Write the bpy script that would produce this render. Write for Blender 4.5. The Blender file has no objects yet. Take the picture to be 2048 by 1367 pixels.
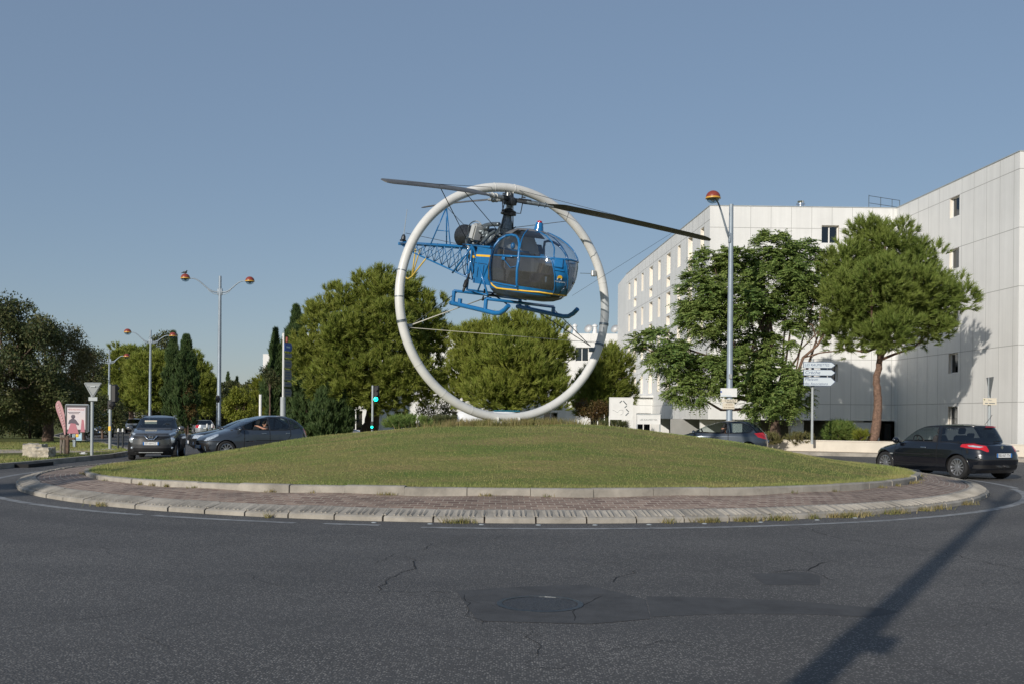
import bpy, math, random
import numpy as np
from mathutils import Vector, Matrix, Euler
R_ = math.radians
rng = np.random.default_rng(7)
random.seed(5)
sc = bpy.context.scene
C = sc.collection
# ------------------------------------------------------------- camera, sky, sun
FPX, ROLL, H = 1991.0, 0.0093, 1.55
cam_d = bpy.data.cameras.new('camera'); cam = bpy.data.objects.new('camera', cam_d); C.objects.link(cam)
cam_d.sensor_width = 36; cam_d.lens = FPX/2048*36; cam_d.shift_y = (832-683.5)/2048
cam_d.clip_start = 0.1; cam_d.clip_end = 3000
rt = Vector((1, 0, ROLL)).normalized(); up = Vector((-ROLL, 0, 1)).normalized(); bk = Vector((0, -1, 0))
cam.matrix_world = Matrix(((rt.x, up.x, bk.x, 0), (rt.y, up.y, bk.y, 0), (rt.z, up.z, bk.z, H), (0, 0, 0, 1)))
sc.camera = cam
SUN_EL = R_(20); SUN_AZ = math.atan2(-.5, -.866)     # where the sun stands: behind the viewer on the left
w = bpy.data.worlds.new('World'); sc.world = w; w.use_nodes = True
nt = w.node_tree; nt.nodes.clear()
sky = nt.nodes.new('ShaderNodeTexSky'); sky.sky_type = 'NISHITA'; sky.sun_disc = False
sky.sun_elevation = SUN_EL; sky.sun_rotation = math.pi + R_(30)
sky.altitude = 0; sky.air_density = 1.0; sky.dust_density = 0.25; sky.ozone_density = 2.2
hs = nt.nodes.new('ShaderNodeHueSaturation'); hs.inputs['Saturation'].default_value = 1.12
gm = nt.nodes.new('ShaderNodeGamma'); gm.inputs[1].default_value = .78
bg = nt.nodes.new('ShaderNodeBackground'); bg.inputs['Strength'].default_value = 0.122
out = nt.nodes.new('ShaderNodeOutputWorld')
nt.links.new(sky.outputs[0], gm.inputs[0]); nt.links.new(gm.outputs[0], hs.inputs['Color']); air = nt.nodes.new('ShaderNodeMix'); air.data_type = 'RGBA'; air.inputs[0].default_value = .5; air.inputs[7].default_value = (1.62, 2.12, 3.05, 1)
nt.links.new(hs.outputs[0], air.inputs[6]); nt.links.new(air.outputs[2], bg.inputs[0]); nt.links.new(bg.outputs[0], out.inputs[0])
sd = bpy.data.lights.new('sun', 'SUN'); sd.energy = 3.6; sd.angle = R_(0.55); sd.color = (1.0, .93, .83)
sun = bpy.data.objects.new('sun', sd); C.objects.link(sun)
ldir = Vector((.5*math.cos(SUN_EL), .866*math.cos(SUN_EL), -math.sin(SUN_EL)))
sun.rotation_euler = ldir.to_track_quat('-Z', 'Y').to_euler(); sun.location = (-20, -35, 20)
sc.view_settings.view_transform = 'Standard'; sc.view_settings.look = 'None'
sc.view_settings.exposure = 0.15; sc.view_settings.gamma = 1
sc.render.engine = 'CYCLES'
sc.cycles.max_bounces = 6; sc.cycles.transparent_max_bounces = 12
# ------------------------------------------------------------- measuring helpers
def W(px, py, Y):
    u = px-1024; v = 832-py
    return Vector(((u-ROLL*v)/FPX*Y, Y, H+(v+ROLL*u)/FPX*Y))
def sm(a, b, x):
    t = min(1, max(0, (x-a)/(b-a))); return t*t*(3-2*t)
def G(x, y):
    z = 0.01*sm(14, 25, y)-0.42*sm(44, 82, y)
    z -= 1.0*sm(5, 9, x)*sm(46, 53, y)
    return z
CX, CY = -0.2, 25.8
RO, RI, RG = 11.33, 10.95, 9.87
def KZ(x, z):      # the island is banked: its edge stands lower at the sides
    t = (x-CX)/10; k = 1-.66*min(1, max(0, -t))**1.6-.25*min(1, max(0, t))**1.6
    return .14+(z-.14)*k if z > .14 else z
# ------------------------------------------------------------- materials
M = {}
def mat(name, col, rough=.6, metal=0.0, var=.0, vs=3.0, bump=0.0, bs=30.0, spec=.5, coat=0, col2=None, emit=None):
    m = bpy.data.materials.new(name); m.use_nodes = True; n = m.node_tree; b = n.nodes['Principled BSDF']
    b.inputs['Base Color'].default_value = (*col, 1); b.inputs['Roughness'].default_value = rough
    b.inputs['Metallic'].default_value = metal; b.inputs['Specular IOR Level'].default_value = spec
    if coat: b.inputs['Coat Weight'].default_value = coat; b.inputs['Coat Roughness'].default_value = .06
    if emit: b.inputs['Emission Color'].default_value = (*emit[0], 1); b.inputs['Emission Strength'].default_value = emit[1]
    tc = n.nodes.new('ShaderNodeTexCoord')
    if var or col2:
        nz = n.nodes.new('ShaderNodeTexNoise'); nz.inputs['Scale'].default_value = vs; nz.inputs['Detail'].default_value = 6
        nz.inputs['Roughness'].default_value = .65
        n.links.new(tc.outputs['Object'], nz.inputs['Vector'])
        mr = n.nodes.new('ShaderNodeMapRange'); mr.inputs['From Min'].default_value = .32; mr.inputs['From Max'].default_value = .68
        n.links.new(nz.outputs['Fac'], mr.inputs['Value'])
        mx = n.nodes.new('ShaderNodeMix'); mx.data_type = 'RGBA'
        c2 = col2 if col2 else tuple(min(1, c*(1+var)) for c in col); c1 = col if col2 else tuple(c*(1-var) for c in col)
        mx.inputs[6].default_value = (*c1, 1); mx.inputs[7].default_value = (*c2, 1)
        n.links.new(mr.outputs[0], mx.inputs['Factor']); n.links.new(mx.outputs[2], b.inputs['Base Color'])
    if bump:
        nb = n.nodes.new('ShaderNodeTexNoise'); nb.inputs['Scale'].default_value = bs; nb.inputs['Detail'].default_value = 5
        n.links.new(tc.outputs['Object'], nb.inputs['Vector'])
        bp = n.nodes.new('ShaderNodeBump'); bp.inputs['Strength'].default_value = bump; bp.inputs['Distance'].default_value = .02
        n.links.new(nb.outputs['Fac'], bp.inputs['Height']); n.links.new(bp.outputs[0], b.inputs['Normal'])
    M[name] = m; return m
def glass(name, tint, refl=.12, rough=.02, dust=0):
    m = bpy.data.materials.new(name); m.use_nodes = True; n = m.node_tree; n.nodes.clear()
    tr = n.nodes.new('ShaderNodeBsdfTransparent'); tr.inputs[0].default_value = (*tint, 1)
    gl = n.nodes.new('ShaderNodeBsdfGlossy'); gl.inputs['Roughness'].default_value = rough; gl.inputs['Color'].default_value = (.9, .95, 1, 1)
    ge = n.nodes.new('ShaderNodeNewGeometry'); dt = n.nodes.new('ShaderNodeVectorMath'); dt.operation = 'DOT_PRODUCT'
    n.links.new(ge.outputs['Normal'], dt.inputs[0]); n.links.new(ge.outputs['Incoming'], dt.inputs[1])
    def mth(op, a, b):
        q = n.nodes.new('ShaderNodeMath'); q.operation = op
        for i, v in enumerate((a, b)):
            if v is None: continue
            if isinstance(v, (int, float)): q.inputs[i].default_value = v
            else: n.links.new(v, q.inputs[i])
        return q.outputs[0]
    c = mth('SUBTRACT', 1.0, mth('ABSOLUTE', dt.outputs['Value'], None)); sch = mth('POWER', c, 5.0)
    ad = n.nodes.new('ShaderNodeMath'); ad.operation = 'ADD'; ad.use_clamp = True; ad.inputs[1].default_value = refl*.6
    n.links.new(mth('MULTIPLY', sch, .85), ad.inputs[0])
    mx = n.nodes.new('ShaderNodeMixShader'); o = n.nodes.new('ShaderNodeOutputMaterial')
    n.links.new(ad.outputs[0], mx.inputs[0])
    n.links.new(tr.outputs[0], mx.inputs[1]); n.links.new(gl.outputs[0], mx.inputs[2]); n.links.new(mx.outputs[0], o.inputs[0])
    if dust:
        df = n.nodes.new('ShaderNodeBsdfDiffuse'); df.inputs[0].default_value = (.38, .39, .41, 1); m2 = n.nodes.new('ShaderNodeMixShader'); m2.inputs[0].default_value = dust
        n.links.new(mx.outputs[0], m2.inputs[1]); n.links.new(df.outputs[0], m2.inputs[2]); n.links.new(m2.outputs[0], o.inputs[0])
    M[name] = m; return m
def leafmat(name, ca, cb, cc, rough=.55, scale=.8, trans=.3):
    m = bpy.data.materials.new(name); m.use_nodes = True; n = m.node_tree; b = n.nodes['Principled BSDF']; o = n.nodes['Material Output']
    tc = n.nodes.new('ShaderNodeTexCoord'); nz = n.nodes.new('ShaderNodeTexNoise'); nz.inputs['Scale'].default_value = scale; nz.inputs['Detail'].default_value = 3
    n.links.new(tc.outputs['Object'], nz.inputs['Vector'])
    ge = n.nodes.new('ShaderNodeNewGeometry')
    mr = n.nodes.new('ShaderNodeMapRange'); mr.inputs['From Min'].default_value = .35; mr.inputs['From Max'].default_value = .65
    n.links.new(nz.outputs['Fac'], mr.inputs['Value'])
    m1 = n.nodes.new('ShaderNodeMix'); m1.data_type = 'RGBA'; m1.inputs[6].default_value = (*ca, 1); m1.inputs[7].default_value = (*cb, 1)
    n.links.new(mr.outputs[0], m1.inputs['Factor'])
    pw = n.nodes.new('ShaderNodeMath'); pw.operation = 'POWER'; pw.inputs[1].default_value = 2.2; n.links.new(ge.outputs['Random Per Island'], pw.inputs[0])
    m2 = n.nodes.new('ShaderNodeMix'); m2.data_type = 'RGBA'; m2.inputs[7].default_value = (*cc, 1)
    n.links.new(pw.outputs[0], m2.inputs['Factor']); n.links.new(m1.outputs[2], m2.inputs[6])
    n.links.new(m2.outputs[2], b.inputs['Base Color']); b.inputs['Roughness'].default_value = rough; b.inputs['Specular IOR Level'].default_value = .25
    tl = n.nodes.new('ShaderNodeBsdfTranslucent'); n.links.new(m2.outputs[2], tl.inputs[0])
    ms = n.nodes.new('ShaderNodeMixShader'); ms.inputs[0].default_value = trans
    n.links.new(b.outputs[0], ms.inputs[1]); n.links.new(tl.outputs[0], ms.inputs[2]); n.links.new(ms.outputs[0], o.inputs[0])
    M[name] = m; return m
mat('white_paint', (.72, .72, .70), .45, var=.06, vs=2)
mat('ring_white', (.64, .64, .62), .4, var=.1, vs=1.6, bump=.05, bs=8)
mat('galv', (.30, .33, .36), .45, .6, var=.12, vs=6)
mat('pole_grey', (.26, .31, .36), .5, .2, var=.1, vs=3)
mat('pole_light', (.36, .39, .40), .5, .1, var=.08, vs=3)
mat('black', (.012, .012, .013), .5)
mat('rubber', (.018, .018, .019), .8, var=.3, vs=8)
mat('dark_metal', (.05, .055, .06), .4, .6, var=.4, vs=20)
mat('grey_metal', (.16, .19, .21), .4, .6, var=.35, vs=18, bump=.3, bs=60)
mat('pale_metal', (.42, .43, .42), .4, .4, var=.3, vs=20)
mat('chrome', (.75, .77, .8), .15, 1.0)
mat('rim', (.55, .56, .58), .28, .85)
mat('heli_blue', (.007, .135, .35), .33, coat=.5, var=.18, vs=3)
mat('heli_belly', (.04, .055, .07), .45, var=.25, vs=5)
mat('yellow', (.78, .47, .03), .45, var=.08, vs=6)
mat('yellow_dull', (.55, .40, .08), .5, var=.15, vs=6)
mat('blade', (.115, .11, .10), .45, var=.25, vs=5)
mat('roof_grey', (.16, .16, .165), .4, var=.1, vs=4)
mat('cable', (.05, .055, .06), .5, .5)
mat('rope', (.55, .53, .46), .7)
mat('lamp_red', (.24, .045, .03), .4, var=.1, vs=5)
mat('lamp_yellow', (.60, .33, .05), .4)
glass('lamp_glass', (.62, .7, .74), .2)
mat('car_grey', (.055, .075, .095), .28, .55, coat=.9, var=.05)
mat('car_warm_grey', (.13, .133, .138), .28, .55, coat=.9, var=.05)
mat('car_black', (.006, .008, .013), .22, .2, coat=1)
mat('car_slate', (.06, .075, .095), .28, .55, coat=.9)
mat('car_silver', (.42, .45, .48), .3, .5, coat=.8)
mat('car_dark', (.015, .017, .02), .25, .2, coat=1)
mat('car_white', (.7, .71, .72), .3, coat=.6)
mat('van_dark', (.035, .05, .055), .35, .2, coat=.6)
mat('car_lime', (.45, .55, .05), .3, coat=.6)
mat('cyan', (.01, .42, .68), .35, coat=.3)
mat('trim', (.012, .012, .013), .35)
mat('gap', (.004, .004, .005), .8)
mat('interior', (.022, .022, .024), .8, var=.2, vs=5)
mat('seat', (.03, .03, .033), .85)
mat('tail_red', (.50, .012, .018), .15, coat=.8)
mat('clear_lamp', (.62, .68, .72), .1, .5, coat=1, var=.35, vs=22)
mat('plate_white', (.72, .73, .72), .4)
mat('plate_blue', (.02, .14, .42), .4)
mat('ink', (.012, .012, .014), .6)
glass('car_glass', (.50, .56, .56), .12)
glass('car_glass_dark', (.10, .12, .13), .16)
glass('windscreen', (.50, .58, .60), .14)
glass('bubble', (.88, .90, .92), .14, .012, .015)
glass('bubble_low', (.46, .47, .49), .14, .04, .09)
mat('facade', (.71, .71, .695), .55, var=.05, vs=.35, bump=.04, bs=4)
def streaks(name, amt=.16):
    m = M[name]; n = m.node_tree; b = n.nodes['Principled BSDF']; src = b.inputs['Base Color'].links[0].from_socket
    tc = n.nodes.new('ShaderNodeTexCoord'); mp = n.nodes.new('ShaderNodeMapping'); mp.inputs['Scale'].default_value = (2.6, 2.6, .10); n.links.new(tc.outputs['Object'], mp.inputs[0])
    z = n.nodes.new('ShaderNodeTexNoise'); z.inputs['Scale'].default_value = 1; z.inputs['Detail'].default_value = 7; z.inputs['Roughness'].default_value = .7; n.links.new(mp.outputs[0], z.inputs['Vector'])
    r = n.nodes.new('ShaderNodeMapRange'); r.inputs[1].default_value = .35; r.inputs[2].default_value = .75; r.inputs[3].default_value = 1.03; r.inputs[4].default_value = 1-amt; n.links.new(z.outputs['Fac'], r.inputs[0])
    v = n.nodes.new('ShaderNodeVectorMath'); v.operation = 'SCALE'; n.links.new(src, v.inputs[0]); n.links.new(r.outputs[0], v.inputs['Scale']); n.links.new(v.outputs[0], b.inputs['Base Color'])
streaks('facade', .10)
mat('flag_pale', (.62, .45, .45), .8)
mat('facade_grey', (.56, .57, .58), .6, var=.05, vs=.5)
mat('facade_cream', (.74, .69, .61), .6, var=.05, vs=.8)
mat('joint', (.36, .36, .35), .8)
mat('win_frame', (.75, .75, .73), .4)
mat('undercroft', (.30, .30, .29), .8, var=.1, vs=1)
mat('backing_sheet', (.42, .44, .45), .8)
mat('concrete', (.31, .285, .245), .9, var=.32, vs=1.8, bump=.25, bs=25)
mat('wall_cream', (.60, .55, .47), .85, var=.09, vs=1.2, bump=.15, bs=20)
mat('stone', (.46, .41, .33), .9, var=.3, vs=5, bump=.9, bs=14)
mat('wood_grey', (.16, .135, .11), .85, var=.3, vs=10)
mat('bark', (.16, .105, .075), .9, col2=(.06, .042, .032), vs=9, bump=1.0, bs=22)
mat('bark_pine', (.25, .155, .11), .9, col2=(.09, .055, .04), vs=11, bump=1.0, bs=18)
mat('sign_blue', (.02, .09, .38), .4)
mat('sign_pale', (.58, .64, .68), .4)
mat('sign_back', (.20, .215, .22), .5, .3)
mat('sign_text', (.06, .10, .20), .5)
mat('cream', (.66, .60, .48), .6)
mat('flag_pink', (.46, .25, .26), .7, var=.15, vs=4)
mat('poster', (.50, .48, .55), .35, col2=(.62, .52, .50), vs=2.5)
mat('poster_red', (.38, .05, .05), .5)
mat('poster_dark', (.06, .045, .07), .5)
mat('poster_rose', (.38, .12, .16), .5)
mat('pale_blue', (.38, .55, .66), .5)
mat('green_lamp', (.02, .6, .4), .3, emit=((.0, 1.0, .62), 5))
mat('skin', (.50, .26, .17), .55)
mat('skin_dark', (.28, .14, .09), .55)
mat('hair', (.02, .014, .01), .7)
mat('shirt_dark', (.03, .035, .03), .85)
mat('shirt_white', (.5, .52, .55), .85)
mat('shirt_purple', (.10, .05, .16), .85)
mat('terracotta', (.42, .19, .11), .8)
mat('litter', (.7, .7, .68), .7)
mat('cast_iron', (.07, .07, .072), .5, .4, var=.4, vs=30, bump=1.0, bs=70)
mat('crack', (.008, .008, .009), .95)
mat('patch_dark', (.066, .066, .067), .85, var=.30, vs=3, bump=.35, bs=160)
mat('road_paint', (.36, .365, .36), .75, col2=(.12, .12, .12), vs=4)
mat('soil', (.14, .10, .065), .95, var=.3, vs=4, bump=.6, bs=20)
mat('path_sand', (.42, .35, .27), .9, var=.12, vs=1.5)
leafmat('pine_leaf', (.165, .225, .036), (.225, .265, .046), (.32, .33, .08), scale=.5, trans=.32)
leafmat('pine_leaf_bright', (.20, .27, .042), (.28, .32, .055), (.37, .38, .10), scale=.5, trans=.36)
leafmat('pine_leaf_deep', (.135, .205, .04), (.19, .245, .048), (.27, .315, .085), scale=.5, trans=.3)
leafmat('cypress_leaf', (.045, .09, .032), (.075, .12, .04), (.11, .15, .05), scale=1.5, trans=.15)
leafmat('dark_leaf', (.05, .078, .03), (.085, .105, .036), (.15, .14, .06), scale=.35, trans=.25)
leafmat('olive_leaf', (.11, .13, .045), (.17, .155, .06), (.23, .20, .09), scale=.6, trans=.28)
leafmat('acacia_leaf', (.11, .20, .05), (.17, .235, .055), (.26, .31, .09), scale=.5, trans=.3)
leafmat('lime_leaf', (.17, .21, .025), (.24, .26, .035), (.32, .33, .07), scale=1, trans=.4)
leafmat('rust_leaf', (.10, .065, .025), (.11, .10, .03), (.18, .10, .04), scale=1, trans=.3)
leafmat('grass_blade', (.16, .25, .052), (.35, .31, .115), (.40, .39, .16), scale=.7, trans=.3)
leafmat('weed', (.15, .18, .045), (.27, .22, .09), (.42, .34, .17), scale=2, trans=.35)
def asphalt():
    m = bpy.data.materials.new('asphalt'); m.use_nodes = True; n = m.node_tree; b = n.nodes['Principled BSDF']; L = n.links
    tc = n.nodes.new('ShaderNodeTexCoord')
    def noise(s, d=4, r=.6):
        t = n.nodes.new('ShaderNodeTexNoise'); t.inputs['Scale'].default_value = s; t.inputs['Detail'].default_value = d; t.inputs['Roughness'].default_value = r
        L.new(tc.outputs['Object'], t.inputs['Vector']); return t.outputs['Fac']
    def rmp(f, a, b_, c, d):
        t = n.nodes.new('ShaderNodeMapRange'); t.inputs[1].default_value = a; t.inputs[2].default_value = b_; t.inputs[3].default_value = c; t.inputs[4].default_value = d
        L.new(f, t.inputs[0]); return t.outputs[0]
    def mixc(f, a, b_):
        t = n.nodes.new('ShaderNodeMix'); t.data_type = 'RGBA'; L.new(f, t.inputs[0])
        for i, s in ((6, a), (7, b_)):
            if isinstance(s, tuple): t.inputs[i].default_value = (*s, 1)
            else: L.new(s, t.inputs[i])
        return t.outputs[2]
    vo = n.nodes.new('ShaderNodeTexVoronoi'); vo.inputs['Scale'].default_value = 62; vo.inputs['Randomness'].default_value = 1; L.new(tc.outputs['Object'], vo.inputs['Vector'])
    sep = n.nodes.new('ShaderNodeSeparateColor'); L.new(vo.outputs['Color'], sep.inputs[0])
    base = mixc(rmp(noise(.35, 5), .35, .65, 0, 1), (.088, .084, .079), (.130, .124, .117))
    base = mixc(rmp(noise(130, 2), .35, .7, 0, 1), base, (.044, .043, .043))
    wear = rmp(noise(.22, 3), .40, .64, .72, .42)
    gt = n.nodes.new('ShaderNodeMath'); gt.operation = 'GREATER_THAN'; jn = n.nodes.new('ShaderNodeMath'); jn.operation = 'MULTIPLY_ADD'; jn.inputs[1].default_value = .9; L.new(noise(22, 3), jn.inputs[0]); L.new(sep.outputs[0], jn.inputs[2]); jm = n.nodes.new('ShaderNodeMath'); jm.operation = 'SUBTRACT'; jm.inputs[1].default_value = .45; L.new(jn.outputs[0], jm.inputs[0]); L.new(jm.outputs[0], gt.inputs[0]); L.new(wear, gt.inputs[1])
    dk = n.nodes.new('ShaderNodeMath'); dk.operation = 'MULTIPLY'; L.new(gt.outputs[0], dk.inputs[0]); L.new(rmp(vo.outputs['Distance'], .1, .55, 1, 0), dk.inputs[1])
    col = mixc(dk.outputs[0], base, (.36, .34, .31))
    # stains and the wheel tracks polished round the island
    sb = n.nodes.new('ShaderNodeVectorMath'); sb.operation = 'DISTANCE'; cb = n.nodes.new('ShaderNodeCombineXYZ'); sx_ = n.nodes.new('ShaderNodeSeparateXYZ'); L.new(tc.outputs['Object'], sx_.inputs[0])
    L.new(sx_.outputs[0], cb.inputs[0]); L.new(sx_.outputs[1], cb.inputs[1]); L.new(cb.outputs[0], sb.inputs[0]); sb.inputs[1].default_value = (-.2, 25.8, 0)
    w1 = n.nodes.new('ShaderNodeMath'); w1.operation = 'MULTIPLY'; w1.inputs[1].default_value = 3.5; L.new(sb.outputs['Value'], w1.inputs[0])
    w2 = n.nodes.new('ShaderNodeMath'); w2.operation = 'SINE'; L.new(w1.outputs[0], w2.inputs[0])
    w3 = n.nodes.new('ShaderNodeMath'); w3.operation = 'MULTIPLY'; L.new(rmp(w2.outputs[0], -.2, 1, 0, 1), w3.inputs[0]); L.new(rmp(noise(.18, 4), .38, .6, 0, 1), w3.inputs[1])
    col = mixc(rmp(w3.outputs[0], 0, 1, 0, .38), col, (.055, .054, .054))
    col = mixc(rmp(noise(.55, 8, .75), .56, .72, 0, .45), col, (.050, .048, .046))
    col = mixc(rmp(noise(.9, 6, .7), .60, .78, 0, .30), col, (.19, .175, .155))
    L.new(col, b.inputs['Base Color']); b.inputs['Roughness'].default_value = .82
    bp = n.nodes.new('ShaderNodeBump'); bp.inputs['Strength'].default_value = .55; bp.inputs['Distance'].default_value = .008
    L.new(vo.outputs['Distance'], bp.inputs['Height']); L.new(bp.outputs[0], b.inputs['Normal'])
    M['asphalt'] = m
asphalt()
def grassmat(name, c1, c2, c3, patch=.45):
    m = bpy.data.materials.new(name); m.use_nodes = True; n = m.node_tree; b = n.nodes['Principled BSDF']; L = n.links
    tc = n.nodes.new('ShaderNodeTexCoord')
    mp = n.nodes.new('ShaderNodeMapping'); mp.inputs['Scale'].default_value = (.5, 1.6, 1); L.new(tc.outputs['Object'], mp.inputs[0])
    a = n.nodes.new('ShaderNodeTexNoise'); a.inputs['Scale'].default_value = patch; a.inputs['Detail'].default_value = 7; a.inputs['Roughness'].default_value = .7; L.new(mp.outputs[0], a.inputs['Vector'])
    f = n.nodes.new('ShaderNodeTexNoise'); f.inputs['Scale'].default_value = 14; f.inputs['Detail'].default_value = 5; L.new(tc.outputs['Object'], f.inputs['Vector'])
    r1 = n.nodes.new('ShaderNodeMapRange'); r1.inputs[1].default_value = .4; r1.inputs[2].default_value = .6; L.new(a.outputs['Fac'], r1.inputs[0])
    r2 = n.nodes.new('ShaderNodeMapRange'); r2.inputs[1].default_value = .35; r2.inputs[2].default_value = .7; L.new(f.outputs['Fac'], r2.inputs[0])
    m1 = n.nodes.new('ShaderNodeMix'); m1.data_type = 'RGBA'; m1.inputs[6].default_value = (*c1, 1); m1.inputs[7].default_value = (*c2, 1); L.new(r1.outputs[0], m1.inputs[0])
    m2 = n.nodes.new('ShaderNodeMix'); m2.data_type = 'RGBA'; m2.inputs[7].default_value = (*c3, 1); L.new(m1.outputs[2], m2.inputs[6]); L.new(r2.outputs[0], m2.inputs[0])
    L.new(m2.outputs[2], b.inputs['Base Color']); b.inputs['Roughness'].default_value = .9; b.inputs['Specular IOR Level'].default_value = .1
    bp = n.nodes.new('ShaderNodeBump'); bp.inputs['Strength'].default_value = .8; bp.inputs['Distance'].default_value = .05
    L.new(f.outputs['Fac'], bp.inputs['Height']); L.new(bp.outputs[0], b.inputs['Normal']); M[name] = m
grassmat('lawn', (.12, .185, .04), (.31, .235, .105), (.18, .18, .06), .7)
grassmat('lawn_flat', (.10, .13, .03), (.19, .17, .07), (.12, .13, .035), .3)
def brickmat():
    m = bpy.data.materials.new('paving'); m.use_nodes = True; n = m.node_tree; b = n.nodes['Principled BSDF']; L = n.links
    uv = n.nodes.new('ShaderNodeUVMap'); uv.uv_map = 'uv'
    nz = n.nodes.new('ShaderNodeTexNoise'); nz.inputs['Scale'].default_value = 1.7; L.new(uv.outputs[0], nz.inputs['Vector'])
    ad = n.nodes.new('ShaderNodeVectorMath'); ad.operation = 'MULTIPLY_ADD'; ad.inputs[1].default_value = (.06, .06, 0); L.new(nz.outputs['Color'], ad.inputs[0]); L.new(uv.outputs[0], ad.inputs[2])
    br = n.nodes.new('ShaderNodeTexBrick'); br.inputs['Scale'].default_value = 1; br.inputs['Brick Width'].default_value = .19; br.inputs['Row Height'].default_value = .105
    br.inputs['Mortar Size'].default_value = .009; br.inputs['Mortar Smooth'].default_value = .3; br.inputs['Bias'].default_value = 0
    br.inputs['Color1'].default_value = (.17, .112, .088, 1); br.inputs['Color2'].default_value = (.31, .225, .175, 1); br.inputs['Mortar'].default_value = (.42, .36, .29, 1)
    L.new(ad.outputs[0], br.inputs['Vector'])
    n2 = n.nodes.new('ShaderNodeTexNoise'); n2.inputs['Scale'].default_value = .9; n2.inputs['Detail'].default_value = 8; n2.inputs['Roughness'].default_value = .7; L.new(uv.outputs[0], n2.inputs['Vector'])
    r = n.nodes.new('ShaderNodeMapRange'); r.inputs[1].default_value = .35; r.inputs[2].default_value = .7; r.inputs[3].default_value = .72; r.inputs[4].default_value = 1.35; L.new(n2.outputs['Fac'], r.inputs[0])
    mu = n.nodes.new('ShaderNodeVectorMath'); mu.operation = 'SCALE'; L.new(br.outputs['Color'], mu.inputs[0]); L.new(r.outputs[0], mu.inputs['Scale'])
    L.new(mu.outputs[0], b.inputs['Base Color']); b.inputs['Roughness'].default_value = .8
    bp = n.nodes.new('ShaderNodeBump'); bp.inputs['Strength'].default_value = .9; bp.inputs['Distance'].default_value = .015; bp.invert = True
    L.new(br.outputs['Fac'], bp.inputs['Height']); L.new(bp.outputs[0], b.inputs['Normal']); M['paving'] = m
brickmat()
# ------------------------------------------------------------- object helpers
def link(o, parent=None):
    C.objects.link(o)
    if parent is not None: o.parent = parent
    return o
def thing(name, label, cat, loc=(0, 0, 0), rz=0, group=None, mw=None):
    o = bpy.data.objects.new(name, None); C.objects.link(o)
    o.empty_display_size = .2
    if mw is not None: o.matrix_world = mw
    else: o.location = loc; o.rotation_euler = (0, 0, rz)
    o['label'] = label; o['category'] = cat
    if group: o['group'] = group
    return o
def tag(o, label, cat, group=None):
    o['label'] = label; o['category'] = cat
    if group: o['group'] = group
    return o
def kind(o, k='structure'):
    o['kind'] = k; return o
def mesh(name, v, f, m, parent=None, smooth=False, sharp=None):
    me = bpy.data.meshes.new(name)
    if isinstance(f, np.ndarray):
        v = np.asarray(v, dtype=np.float32); k = f.shape[1]
        me.vertices.add(len(v)); me.vertices.foreach_set('co', v.ravel())
        me.loops.add(f.size); me.loops.foreach_set('vertex_index', f.astype(np.int32).ravel())
        me.polygons.add(len(f)); me.polygons.foreach_set('loop_start', np.arange(0, f.size, k, dtype=np.int32))
        me.update(calc_edges=True)
    else: me.from_pydata([tuple(p) for p in v], [], f); me.update()
    if smooth:
        me.polygons.foreach_set('use_smooth', np.ones(len(me.polygons), dtype=bool))
        if sharp: me.set_sharp_from_angle(angle=R_(sharp))
    me.materials.append(M[m] if isinstance(m, str) else m)
    return link(bpy.data.objects.new(name, me), parent)
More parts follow.
